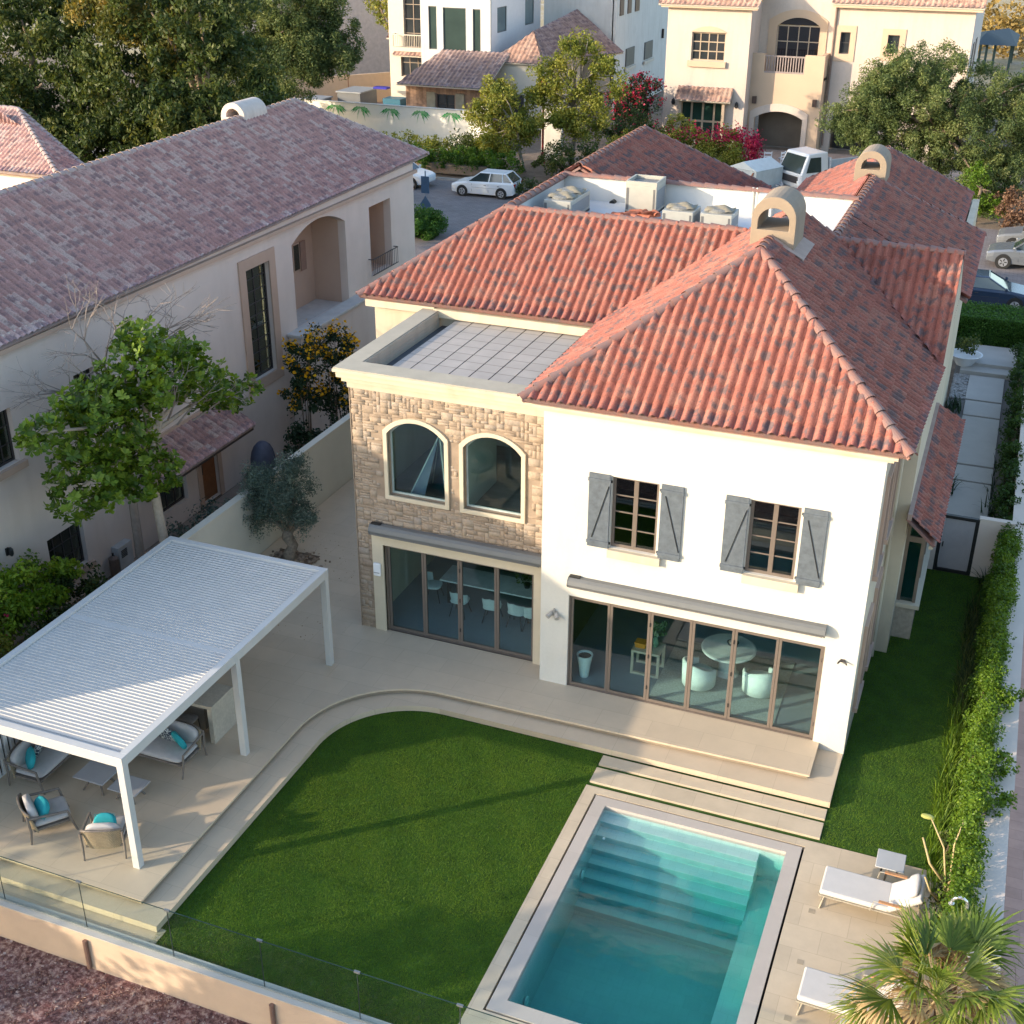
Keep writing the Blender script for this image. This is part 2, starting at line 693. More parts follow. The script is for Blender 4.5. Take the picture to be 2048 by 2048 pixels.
def leaves(name, C, size, mat, parent, tint, aspect=.5, out=None, updir=.35, droop=0.0):
    C = np.asarray(C)
    n = len(C)
    nr = unit(RNG.normal(size=(n, 3)) + np.array([0, 0, updir]) + (0 if out is None else out * .6))
    d = unit(np.cross(nr, RNG.normal(size=(n, 3))))
    if droop:
        d = unit(d + np.array([0, 0, -droop]))
        nr = unit(nr - d * np.sum(nr * d, 1, keepdims=True))
    t = np.cross(nr, d)
    s = (np.asarray(size) * RNG.uniform(.65, 1.25, n))[:, None]
    V = np.empty((n, 4, 3))
    V[:, 0] = C - d * s * .5
    V[:, 1] = C + t * s * aspect * .5 + d * s * .08 + nr * s * .08
    V[:, 2] = C + d * s * .5
    V[:, 3] = C - t * s * aspect * .5 + d * s * .08 + nr * s * .08
    return np_mesh(name, V.reshape(-1, 3), np.arange(n * 4).reshape(n, 4), mat, parent, rnd=np.clip(tint, 0, 1))


def crown(lobes, per, cr, dens=1.0, shell=.55, flat=1.0):
    """lobes: (cx,cy,cz, rx,ry,rz, clumps). returns points, tint, outward"""
    P, T, O = [], [], []
    for (cx, cy, cz, rx, ry, rz, nc) in lobes:
        for _ in range(nc):
            d = RNG.normal(size=3)
            d /= np.linalg.norm(d)
            k = shell + (1 - shell) * RNG.random()
            c = np.array([cx, cy, cz]) + d * k * np.array([rx, ry, rz])
            rr = cr * RNG.uniform(.55, 1.35)
            m = int(per * RNG.uniform(.6, 1.4) * dens)
            q = RNG.normal(size=(m, 3))
            q = q / np.linalg.norm(q, axis=1, keepdims=True) * (RNG.random((m, 1))**.45) * rr
            q[:, 2] *= flat
            P.append(c + q)
            T.append(np.clip(RNG.random() * .55 + RNG.random(m) * .45, 0, 1))
            O.append(np.repeat(d[None], m, 0))
    return np.concatenate(P), np.concatenate(T), np.concatenate(O)


def limbs(mb, base, top, r, targets, n=7):
    base, top = Vector(base), Vector(top)
    mid = (base + top) / 2 + Vector((random.uniform(-.1, .1), random.uniform(-.1, .1), 0)) * (top - base).length * .6
    mb.tube([base, base.lerp(mid, .3), mid, top], [r * 1.35, r * 1.05, r * .9, r * .7], n)
    for tg in targets:
        tg = Vector(tg)
        m2 = top.lerp(tg, .5) + Vector((random.uniform(-.2, .2), random.uniform(-.2, .2), random.uniform(0, .3))) * (tg - top).length * .4
        mb.tube([top - (top - mid) * .1, m2, tg], [r * .55, r * .35, r * .12], 6)
    return mb


def tree(name, label, cat, base, h, rtrunk, lobes, per, cr, size, lm, bark=None, group=None, aspect=.5, shell=.55, dens=1.0, fork=.5, updir=.35, droop=0.0):
    t = empty(name, base, label, cat, group)
    b = Vector(base)
    mb = MB()
    tg = [(l[0], l[1], l[2]) for l in lobes]
    for l in lobes:
        for _ in range(2):
            tg.append((l[0] + random.uniform(-.6, .6) * l[3], l[1] + random.uniform(-.6, .6) * l[4], l[2] + random.uniform(-.2, .6) * l[5]))
    cx = sum(l[0] for l in lobes) / len(lobes)
    cy = sum(l[1] for l in lobes) / len(lobes)
    limbs(mb, b, (b.x + (cx - b.x) * .3, b.y + (cy - b.y) * .3, b.z + h * fork), rtrunk, tg)
    mb.build('trunk', bark or WOODB, t, smooth=True)
    P, T, O = crown(lobes, per, cr, dens, shell)
    leaves('crown', P, size, lm, t, T, aspect, O, updir, droop)
    return t
# ================================================================ SETTING
PAVE = pavemat('beige_paving', (.54, .435, .315), 1.2, .6, (.42, .335, .24), .004, .6, .03)
DECKM = pavemat('pool_deck_paving', (.53, .435, .315), .9, .6, (.40, .32, .23), .004, .6, .05)
COPE = pavemat('pool_coping_stone', (.46, .41, .365), 1.2, 1.2, (.38, .33, .29), .002, .5, .03)


def struct(o, name=None):
    o['kind'] = 'structure'
    return o


def sheet(name, poly, z, mat, t=.3):
    return struct(MB().prism(poly, z - t, z).build(name, mat))


# lower empty lot, reaching the horizon
DIRT = None
mt, t, b = newmat('dirt')
tc = nd(t, 'ShaderNodeTexCoord')
n1 = nd(t, 'ShaderNodeTexNoise', i_Scale=.9, i_Detail=9.0, i_Roughness=.7)
n2 = nd(t, 'ShaderNodeTexNoise', i_Scale=9.0, i_Detail=8.0, i_Roughness=.75)
n3 = nd(t, 'ShaderNodeTexVoronoi', i_Scale=22.0)
for q in (n1, n2, n3):
    t.links.new(tc.outputs['Object'], q.inputs['Vector'])
ca = ramp(t, n2.outputs['Fac'], [(.36, (.06, .028, .028)), (.46, (.15, .075, .07)), (.53, (.27, .17, .155)), (.60, (.44, .34, .30))])
cb = ramp(t, n1.outputs['Fac'], [(.35, (1.15, .8, .75)), (.5, (.95, .9, .9)), (.65, (1.1, 1.0, .85))])
mx = nd(t, 'ShaderNodeMixRGB', blend_type='MULTIPLY', i_Fac=1.0)
t.links.new(ca, mx.inputs[1])
t.links.new(cb, mx.inputs[2])
t.links.new(mx.outputs[0], b.inputs['Base Color'])
b.inputs['Roughness'].default_value = 1
bp = nd(t, 'ShaderNodeBump', i_Strength=1.0, i_Distance=.06)
t.links.new(n2.outputs['Fac'], bp.inputs['Height'])
t.links.new(bp.outputs[0], b.inputs['Normal'])
DIRT = mt
g = MB().add([(-900, -900, -1.15), (900, -900, -1.15), (900, 1500, -1.15), (-900, 1500, -1.15), (2.6, -9.3, -1.15), (6.75, -9.3, -1.15), (6.75, -3.3, -1.15), (2.6, -3.3, -1.15)],
             [(0, 1, 5, 4), (1, 2, 6, 5), (2, 3, 7, 6), (3, 0, 4, 7)]).build('ground', DIRT)
struct(g)
SAND = pm('sandy_soil', (.20, .15, .11), 1, .3, 1.2, .8, 20, fine=.3)
SCRUB = pm('dry_scrub_ground', (.33, .25, .10), 1, .3, .25, .5, 3, col2=(.42, .36, .28), fine=.25)
pg = MB()
for (a, b_, c, d) in ((-300, 2.6, -10.42, 130), (6.75, 10.75, -10.42, 130), (2.6, 6.75, -10.42, -9.3), (2.6, 6.75, -3.3, 130)):
    pg.box(a, b_, c, d, -1.26, -.46)
struct(pg.build('plot_ground', SAND))
sheet('scrubland', [(-150, 100), (160, 100), (160, 700), (-150, 700)], -.44, SCRUB, .8)
# stones scattered on the lot in front
rk = MB()
for _ in range(2200):
    x, y = random.uniform(-9.5, 1.5), random.uniform(-14.5, -10.5)
    s_ = random.choice([.006, .008, .011, .018]) * random.uniform(.7, 1.5)
    M = Matrix.Translation((x, y, -1.15 + s_ * .3)) @ Matrix.Rotation(random.random() * 6, 4, 'Z') @ Matrix.Rotation(random.random(), 4, 'X')
    rk.box(-s_, s_, -s_ * .7, s_ * .7, -s_ * .5, s_ * .5, M)
tag(rk.build('pebbles', pm('pebble', (.36, .27, .24), .9, .4, 3)), 'small pale stones strewn over the reddish dirt', 'pebbles', kind='stuff')
P, T, O = crown([(-4, -12.4, -1.13, 6, 2.1, .03, 420)], 16, .16)
P[:, 2] = -1.15 + RNG.random(len(P)) * .06
P = P[P[:, 1] < -10.6]
T = RNG.random(len(P))
tag(leaves('dry_weeds', P, .06, leafmat('dry_weed', [(.09, .04, .035), (.22, .12, .10), (.38, .28, .22)], .1), None, T, .35), 'low dry reddish weeds over the empty lot', 'weeds', kind='stuff')

# street behind the houses, brick paved
STREET = pavemat('street_brick', (.20, .175, .17), .4, .2, (.13, .11, .11), .012, .85, .08, bump=.3)
sheet('street', [(-70, 33.5), (40, 33.5), (40, 52.5), (-70, 52.5)], -.33, STREET, .12)
sheet('side_drive', [(-22.5, 22), (-8.0, 22), (-8.0, 33.6), (-22.5, 33.6)], -.334, pm('drive_paving', (.24, .21, .19), .9, .1, 2), .1)
sheet('driveway', [(-13.5, 52.6), (6, 52.6), (6, 71.5), (-13.5, 71.5)], -.30, pavemat('drive_paving2', (.30, .23, .19), .4, .2, (.2, .16, .14), .01, .85, .1), .1)
sheet('yard_paving', [(-50, 62.2), (-31, 62.2), (-31, 90), (-50, 90)], -.02, pm('yard_brick', (.27, .20, .17), .9, .15, 2, .3, 30), .5)
kb = MB().box(-30, -14, 52.5, 52.7, -.4, -.2).box(-70, -30, 52.5, 52.7, -.4, -.2)
struct(kb.build('kerb', pm('kerb_concrete', (.35, .33, .3), .9)))


# ---- terraces with a rounded inner corner
def fillet(cx, cy, r, n=18):
    """arc from heading +y to heading +x round centre"""
    return [(cx - r * math.cos(a), cy + r * math.sin(a)) for a in [math.pi / 2 * i / n for i in range(n + 1)]]


up_terr = [(-9.6, -9.74), (-4.38, -9.70)] + fillet(-1.95, -3.86, 2.45) + [(6.68, -1.25), (6.68, .02), (0, .02), (0, .66), (-5.12, .66), (-5.12, 14), (-9.6, 14)]
sheet('terrace', up_terr, 0, PAVE, .045)
ri = [(-9.6, -9.70), (-4.42, -9.66)] + fillet(-1.95, -3.86, 2.50) + [(6.63, -1.20), (6.63, .02), (0, .02), (0, .66), (-5.12, .66), (-5.12, 14), (-9.6, 14)]
struct(MB().prism(ri, -.135, -.0455).build('terrace_riser', pm('riser_shade_stone', (.26, .21, .155), .8, .1, 3)))  # recessed riser darkened: the shadow under the nosing put into its colour
lo_terr = [(-9.6, -10.06), (-3.84, -10.02)] + fillet(-1.74, -3.92, 2.12) + [(7.22, -1.79), (7.22, .05), (-9.6, .05)]
sheet('terrace_step', lo_terr, -.16, PAVE, .14)
sheet('lower_paving', [(-9.6, -10.30), (-3.72, -10.30), (-3.72, -9.9), (-9.6, -9.9)], -.312, PAVE, .1)
# shadow gap strip under the nosing
LIP = pm('paving_edge', (.50, .42, .30), .7, .06, 3)

# lawn with real blades
TURF = pm('turf_base', (.035, .085, .008), 1, .3, 2.5, .6, 80, fine=.3)
lawn_poly = [(-3.9, -10.30), (2.25, -10.30), (2.25, -1.70), (7.15, -1.70), (7.15, 9.9), (9.75, 9.9), (9.75, -2.93), (7.15, -2.93), (7.15, -3.0), (2.25, -3.0)]
sheet('lawn', [(-3.95, -10.30), (2.22, -10.30), (2.22, -1.6), (-3.95, -1.6)], -.325, TURF, .1)
sheet('side_lawn', [(7.21, -2.95), (9.9, -2.95), (9.9, 9.85), (7.21, 9.85)], -.325, TURF, .1)
sheet('lawn_joint', [(2.22, -2.96), (7.21, -2.96), (7.21, -1.7), (2.22, -1.7)], -.335, TURF, .1)


def blades(name, x0, x1, y0, y1, z, dens, label, keep=None):
    n = int((x1 - x0) * (y1 - y0) * dens)
    x = RNG.uniform(x0, x1, n)
    y = RNG.uniform(y0, y1, n)
    if keep is not None:
        k = keep(x, y)
        x, y = x[k], y[k]
    n = len(x)
    a = RNG.uniform(0, 2 * np.pi, n)
    h = RNG.uniform(.022, .042, n)
    wd = .0035
    lean = RNG.normal(0, .014, (n, 2)) + np.array([.006, .004])
    V = np.empty((n, 3, 3))
    V[:, 0] = np.stack([x - wd * np.cos(a), y - wd * np.sin(a), np.full(n, z)], 1)
    V[:, 1] = np.stack([x + wd * np.cos(a), y + wd * np.sin(a), np.full(n, z)], 1)
    V[:, 2] = np.stack([x + lean[:, 0], y + lean[:, 1], z + h], 1)
    o = np_mesh(name, V.reshape(-1, 3), np.arange(n * 3).reshape(n, 3), GRASS, None, rnd=np.clip(.55 * RNG.random(n) + .25 + .16 * np.sin(x * 1.9 + 1.3 * np.sin(y * 1.1)) * np.sin(y * 1.6 + x * .7) + .10 * np.sin(x * 5.1 + y * 3.7), 0, 1))
    return tag(o, label, 'grass', kind='stuff')


GRASS = leafmat('grass_blade', [(.055, .13, .008), (.09, .18, .011), (.15, .235, .018)], .25, .6)


def keepA(x, y):
    # stay outside the rounded terrace edge
    cx, cy, r = -1.74, -3.92, 2.14
    out = (x < cx) & (y > cy) & ((x - cx)**2 + (y - cy)**2 > r * r)
    return ~out & (x > -3.86) & (y < -1.80)


blades('grass', -3.9, 2.2, -10.3, -1.75, -.325, 5200, 'short dense green turf inside the curved terrace edge', keepA)
blades('grass', 7.22, 9.8, -2.93, 9.8, -.325, 2600, 'short dense green turf beside the white side wall')
# stepping planks with grass joints
pk = [(-1.87, -2.21), (-2.33, -2.84)]
for i, (ya, yb) in enumerate(pk):
    o = MB().box(2.23, 7.19, yb, ya, -.40, -.285).build('paving_plank', DECKM)
    struct(bev(o, .006))

# ---- pool deck
mb = MB()
deck_z = -.30
# deck as four strips round the pool coping
for (a, b_, c, d) in ((2.2, 2.465, -10.3, -2.97), (6.945, 9.75, -10.3, -2.97), (2.465, 6.945, -3.185, -2.97), (2.465, 6.945, -10.3, -9.42)):
    mb.box(a, b_, c, d, deck_z - .2, deck_z)
struct(mb.build('pool_deck', DECKM))
pool = empty('swimming_pool', (4.7, -6.3, -.3), 'rectangular turquoise swimming pool with a pale stone coping and wide entry steps', 'pool')
GAP = pm('slot_drain', (.006, .006, .006), .9)
mb = MB()
for (a, b_, c, d) in ((2.465, 2.51, -9.42, -3.185), (6.90, 6.945, -9.42, -3.185), (2.51, 6.90, -3.23, -3.185), (2.51, 6.90, -9.42, -9.375)):
    mb.box(a, b_, c, d, -.5, -.40)
mb.build('overflow_slot', GAP, pool)
mb = MB()
WX0, WX1, WY0, WY1 = 2.79, 6.62, -9.08, -3.49
for (a, b_, c, d) in ((2.51, WX0, -9.375, -3.23), (WX1, 6.90, -9.375, -3.23), (WX0, WX1, WY1, -3.23), (WX0, WX1, -9.375, WY0)):
    mb.box(a, b_, c, d, -.42, -.296)
mb.build('coping', COPE, pool)
BAS = pavemat('pool_tile', (.52, .62, .60), .3, .3, (.44, .54, .52), .004, .35, .03, bump=.05)
mb = MB()
FL = -1.62
mb.box(WX0 - .1, WX0, WY0 - .1, WY1 + .1, FL, -.42).box(WX1, WX1 + .1, WY0 - .1, WY1 + .1, FL, -.42)
mb.box(WX0, WX1, WY1, WY1 + .1, FL, -.42).box(WX0, WX1, WY0 - .1, WY0, FL, -.42)
mb.box(WX0 - .1, WX1 + .1, WY0 - .1, WY1 + .1, FL - .1, FL)
mb.build('basin', BAS, pool)
mb = MB()
for i in range(7):
    mb.box(WX0, WX1 - .52, WY1 - .27 * (i + 1), WY1 - .27 * i, FL, -.50 - .15 * i)
mb.build('entry_steps', BAS, pool)
mb = MB()
for i in range(1, 8):
    mb.box(WX0, WX1 - .52, WY1 - .27 * i - .006, WY1 - .27 * i, -.50 - .15 * i + .02, -.50 - .15 * (i - 1) - .012)
mb.build('step_riser', pm('riser_tile', (.33, .47, .47), .4, .1, 4), pool)
MB().box(WX1 - .52, WX1, WY0, WY1, FL, -1.12).build('side_bench', BAS, pool)
for (x, y, z) in ((WX0 + .02, -8.2, -1.2), (WX0 + .015, -5.0, -.9)):
    MB().tube([(x, y, z), (x + .03, y, z)], .09, 14).build('pool_light', pm('lamp_lens', (.8, .85, .8), .2), pool)
for (x, y) in ((3.6, -8.5), (4.6, -8.6)):
    MB().box(x, x + .22, y - .06, y + .06, FL, FL + .02).build('floor_drain', pm('drain_white', (.75, .8, .8), .4), pool)
for (x, y) in ((3.35, -3.6), (4.6, -3.62), (5.3, -3.6), (3.0, -4.2)):
    MB().lathe([(.0, 0), (.03, 0), (.03, .02), (.0, .02)], 10, (x, y, -.56)).build('jet_nozzle', pm('drain_white', (.75, .8, .8), .4), pool)
# water: clear surface, turquoise absorption by depth
mt, t, b = newmat('pool_water')
t.nodes.remove(b)
tr = nd(t, 'ShaderNodeBsdfTransparent')
gl = nd(t, 'ShaderNodeBsdfGlossy')
gl.inputs['Roughness'].default_value = 0.03
lw = nd(t, 'ShaderNodeLayerWeight')
pw = nd(t, 'ShaderNodeMath', operation='POWER')
pw.inputs[1].default_value = 4.0
t.links.new(lw.outputs['Facing'], pw.inputs[0])
fr = nd(t, 'ShaderNodeMath', operation='MULTIPLY_ADD', use_clamp=True)
fr.inputs[1].default_value = .8
fr.inputs[2].default_value = .03
t.links.new(pw.outputs[0], fr.inputs[0])
tc = nd(t, 'ShaderNodeTexCoord')
nz = nd(t, 'ShaderNodeTexNoise', i_Scale=3.2, i_Detail=3.0)
t.links.new(tc.outputs['Object'], nz.inputs['Vector'])
bp = nd(t, 'ShaderNodeBump', i_Strength=.15, i_Distance=.05)
t.links.new(nz.outputs['Fac'], bp.inputs['Height'])
t.links.new(bp.outputs[0], gl.inputs['Normal'])
t.links.new(bp.outputs[0], lw.inputs['Normal'])
mx = nd(t, 'ShaderNodeMixShader')
t.links.new(fr.outputs[0], mx.inputs[0])
t.links.new(tr.outputs[0], mx.inputs[1])
t.links.new(gl.outputs[0], mx.inputs[2])
t.links.new(mx.outputs[0], t.nodes['Material Output'].inputs['Surface'])
va = nd(t, 'ShaderNodeVolumeAbsorption')
va.inputs['Color'].default_value = (.0, .71, .68, 1)
va.inputs['Density'].default_value = .85
t.links.new(va.outputs[0], t.nodes['Material Output'].inputs['Volume'])
wt = MB().box(WX0 + .001, WX1 - .001, WY0 + .001, WY1 - .001, FL + .001, -.365).build('water', mt)
wt['kind'] = 'structure'

# ---- side path behind the gate, steps, gravel
CONC = pm('path_concrete', (.42, .40, .37), .85, .05, 1.5, .15, 40)
for (ya, yb) in ((10.0, 15.9), (16.02, 17.25), (17.4, 21.85), (22.0, 23.5), (23.66, 26.4)):
    struct(bev(MB().box(8.32 if yb < 23.6 else 8.3, 9.6, ya, yb, -.3, -.1).build('path_slab', CONC), .01))
sheet('gravel_strip', [(7.7, 10.2), (9.95, 10.2), (9.95, 29.5), (7.7, 29.5)], -.16, pm('gravel', (.16, .15, .14), 1, .5, 25, 1.0, 40, detail=8), .1)
peb = MB()
for _ in range(420):
    x, y, s_ = random.uniform(7.75, 8.28), random.uniform(23.6, 26.4), random.uniform(.03, .07)
    peb.pil((x, y, -.13), (s_, s_ * .8, s_ * .5), None, .9, 6, 4)
tag(peb.build('pebbles', pm('grey_pebble', (.30, .29, .28), .8, .4, 9)), 'grey and white pebbles beside the path steps', 'pebbles', kind='stuff')
struct(MB().box(7.9, 9.95, 26.5, 27.2, -.3, .02).box(7.9, 9.95, 27.2, 29.6, -.3, .14).build('steps', CONC))
sheet('pavement', [(10.74, -40), (13, -40), (13, 33), (10.74, 33)], -.42, pavemat('pink_paving', (.50, .32, .26), .6, .3, (.36, .22, .18), .004, .85, .08), .9)
sheet('front_lawn', [(7, 31.6), (16, 31.6), (16, 33.3), (7, 33.3)], -.30, TURF, .1)

# ================================================================ MAIN VILLA
V = empty('villa', (1, 10, 0), 'large white and stone villa with red barrel tile roofs behind the pool', 'house')
SP = .645
ZE = 7.24
# -- front white wall with openings
holes = [rect(.686, 6.535, .0, 2.5)]
for a0, a1 in ((1.60, 2.66), (4.63, 5.69)):
    holes.append(rect(a0, a1, 3.93, 5.68))
# the door opening reaches the floor: outline notched instead of a hole
outer = [(0, -.4), (.686, -.4), (.686, 2.5), (6.535, 2.5), (6.535, -.4), (7.23, -.4), (7.23, 7.12), (0, 7.12)]
plate(outer, holes[1:], .25, FY(0), 'wall', WHITE, V)
MB().box(.686, 6.535, .02, .25, -.4, -.012).build('door_sill', PAVE, V)
# -- side and rear walls
MB().box(6.98, 7.228, .25, 4.9, -.4, 7.15).build('side_wall', CREAM, V)
MB().box(0.0, .2, .25, 5.6, -.4, 7.15).build('party_wall', WHITE, V)
MB().box(7.4, 7.62, 4.88, 23.6, -.4, 7.3).box(7.228, 7.4, 4.88, 5.05, -.4, 7.2).build('side_wall', CREAM, V)
MB().box(-6.95, -6.75, 5.55, 22.4, -.4, 7.2).box(-6.75, -5.12, 5.55, 5.75, -.4, 7.2).box(-6.75, 7.4, 22.2, 22.4, -.4, 7.2).box(2, 7.4, 22.4, 23.9, -.4, 7.2).build('rear_wall', CREAM, V)
MB().box(-5.1, -4.9, .88, 5.55, -.4, 6.6).build('side_wall', CREAM, V)
MB().box(-5.12, -.02, 5.45, 5.55, 6.6, 7.2).build('terrace_back_wall', CREAM, V)
# corner pilaster and trims seen along the shaded side
for (ya, yb, za, zb) in ((.9, 1.8, 4.0, 6.2), (2.7, 3.6, 4.0, 6.2), (.9, 1.8, .6, 2.6), (2.7, 3.6, .6, 2.6)):
    wd = MB().box(7.226, 7.236, ya, yb, za, zb).build('window', DARKFR, V)
    MB().box(7.228, 7.30, ya - .1, ya, za, zb).box(7.228, 7.30, yb, yb + .1, za, zb).box(7.228, 7.30, ya - .1, yb + .1, zb, zb + .12).box(7.228, 7.34, ya - .15, yb + .15, za - .12, za).build('window_trim', NBTRIM, wd)
MB().tube([(7.29, 4.55, -.3), (7.29, 4.55, 7.0)], .045, 8).build('downpipe', CREAM, V)
# cream moulding under the front eave
mb = MB()
mb.box(-.12, 7.36, -.12, .0, 7.02, 7.16).box(7.23, 7.36, 0, 4.8, 7.02, 7.16).box(-.2, 7.44, -.2, -.12, 7.1, 7.16)
mb.build('cornice', CREAM, V)
# -- interior shells
FLOORI = pavemat('interior_floor_tile', (.23, .26, .29), 1.2, 1.2, (.2, .2, .2), .002, .25, .03, bump=.02)
WOODF = pavemat('wood_floor', (.20, .19, .17), 1.8, .18, (.1, .1, .1), .003, .45, .12, bump=.05)
MB().box(.2, 6.98, .25, 7, -.05, .006).box(-4.9, 0, .88, 7, -.05, .006).build('ground_floor', FLOORI, V)
MB().box(.2, 6.98, .25, 7, 3.1, 3.45).box(-4.9, 0, .95, 7, 3.1, 3.45).box(-4.9, 0, .95, 5.4, 6.3, 6.6).box(.2, 6.98, .25, 7, 6.5, 6.7).build('floor_slab', WOODF, V)
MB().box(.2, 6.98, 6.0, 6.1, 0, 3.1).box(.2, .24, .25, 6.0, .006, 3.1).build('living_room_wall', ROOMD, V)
MB().box(2.9, 5.0, 5.9, 5.99, .01, 2.3).build('room_screen', pm('blue_panel', (.03, .10, .20), .5), V)
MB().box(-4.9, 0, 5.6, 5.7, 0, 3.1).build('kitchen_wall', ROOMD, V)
MB().box(-4.9, -.0, 5.35, 5.44, 3.45, 6.3).box(-2.5, -2.42, .95, 3.2, 3.45, 6.3).build('upper_room_wall', ROOM, V)
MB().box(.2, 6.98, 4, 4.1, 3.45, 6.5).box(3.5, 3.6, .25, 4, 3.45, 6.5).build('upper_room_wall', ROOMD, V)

# -- upper windows with shutters and sills
for k, x0 in enumerate((1.60, 4.63)):
    x1 = x0 + 1.06
    wdw = MB().box(x0, x0 + .07, .10, .17, 3.93, 5.68).box(x1 - .07, x1, .10, .17, 3.93, 5.68).box(x0 + .07, x1 - .07, .10, .17, 3.93, 4.0).box(x0 + .07, x1 - .07, .10, .17, 5.61, 5.68)
    wdw = wdw.build('window', FRAME, V)
    xm = (x0 + x1) / 2
    mb = MB().box(xm - .05, xm + .05, .09, .16, 4.0, 5.61)
    for i in range(1, 4):
        z = 4.0 + 1.61 * i / 4
        mb.box(x0 + .07, xm - .05, .11, .15, z - .014, z + .014).box(xm + .05, x1 - .07, .11, .15, z - .014, z + .014)
    mb.build('glazing_bars', FRAME, wdw)
    MB().box(x0 + .07, x1 - .07, .125, .135, 4.0, 5.61).build('pane', GLASSD, wdw)
    bev(MB().box(x0 - .02, x1 + .13, -.12, .10, 3.73, 3.925).build('sill', CREAM, wdw), .008)
    for sx, sgn in ((x0 - .51, 1), (x1 + .06, -1)):
        shn = MB().box(sx, sx + .49, -.05, -.015, 3.91, 5.71).build('shutter', GREYW, V, bevel=.004)
        for zb_ in (5.52, 4.0):
            MB().box(sx - .015, sx + .505, -.075, -.05, zb_, zb_ + .08).build('batten', GREYW, shn, bevel=.004)
        a, b_ = ((sx + .1, 4.15), (sx + .46, 5.45)) if sgn == 1 else ((sx + .46, 4.15), (sx + .1, 5.45))
        MB().bar((a[0], -.06, a[1]), (b_[0], -.06, b_[1]), .016, .016).build('brace', BLACK, shn)
        hx = sx + .5 if sgn == 1 else sx - .01
        for zb_ in (5.53, 4.02):
            MB().box(hx - .03, hx + .03, -.03, -.0, zb_, zb_ + .05).build('hinge', BLACK, shn)

# -- folding glass doors


def folding(x, y, z0, z1, fm=FRAME):
    """x: leaf boundaries"""
    fr_ = MB().box(x[0] - .035, x[0], y - .03, y + .09, z0, z1).box(x[-1], x[-1] + .035, y - .03, y + .09, z0, z1)
    fr_.box(x[0] - .035, x[-1] + .035, y - .03, y + .09, z1, z1 + .05).box(x[0] - .035, x[-1] + .035, y - .03, y + .09, z0 - .035, z0 + .012)
    fr_ = fr_.build('door_frame', fm, V)
    for i in range(len(x) - 1):
        a, b2 = x[i] + .004, x[i + 1] - .004
        lf = MB().box(a, a + .058, y, y + .06, z0 + .015, z1 - .004).box(b2 - .058, b2, y, y + .06, z0 + .015, z1 - .004)
        lf.box(a + .058, b2 - .058, y, y + .06, z0 + .015, z0 + .085).box(a + .058, b2 - .058, y, y + .06, z1 - .07, z1 - .004)
        lf = lf.build('door_leaf', fm, V)
        MB().box(a + .058, b2 - .058, y + .025, y + .035, z0 + .085, z1 - .07).build('pane', GLASS, lf)
        if i % 2 == 1:
            hb = MB()
            for z in (.35, 1.2, 2.05):
                hb.box(b2 - .012, b2 + .02, y - .012, y, z, z + .1)
            hb.build('hinge', BLACK, lf)
    return fr_


folding([.72, 1.67, 2.63, 3.60, 4.56, 5.54, 6.50], .08, 0, 2.45)

# -- stone wing: irregular ashlar blocks
STY = .63
sto = [(-5.1, -.4), (-4.40, -.4), (-4.40, 2.5), (-.40, 2.5), (-.40, -.4), (0, -.4), (0, 6.6), (-5.1, 6.6)]
AW = [arch(-4.16, -2.67, 3.91, 5.90, .36), arch(-2.19, -.74, 3.91, 5.86, .36)]
AWO = [arch(-4.26, -2.57, 3.81, 6.0, .39), arch(-2.29, -.64, 3.81, 5.96, .39)]
MORT = pm('stone_mortar', (.29, .22, .16), .95, .15, 4)
plate(sto, AW, .25, FY(STY), 'wall', MORT, V)
mt, t, b = newmat('ashlar_stone')
at = nd(t, 'ShaderNodeAttribute', attribute_name='rnd')
tc = nd(t, 'ShaderNodeTexCoord')
nz = nd(t, 'ShaderNodeTexNoise', i_Scale=18.0, i_Detail=8.0, i_Roughness=.7)
t.links.new(tc.outputs['Object'], nz.inputs['Vector'])
c1 = ramp(t, at.outputs['Fac'], [(0, (.31, .235, .17)), (.35, (.36, .275, .20)), (.7, (.39, .305, .225)), (1, (.34, .28, .225))])
g = ramp(t, nz.outputs['Fac'], [(.3, (.78,) * 3), (.7, (1.14,) * 3)])
mx = nd(t, 'ShaderNodeMixRGB', blend_type='MULTIPLY', i_Fac=1.0)
t.links.new(c1, mx.inputs[1])
t.links.new(g, mx.inputs[2])
t.links.new(mx.outputs[0], b.inputs['Base Color'])
b.inputs['Roughness'].default_value = .95
bp = nd(t, 'ShaderNodeBump', i_Strength=.7, i_Distance=.02)
t.links.new(nz.outputs['Fac'], bp.inputs['Height'])
t.links.new(bp.outputs[0], b.inputs['Normal'])
STONE = mt


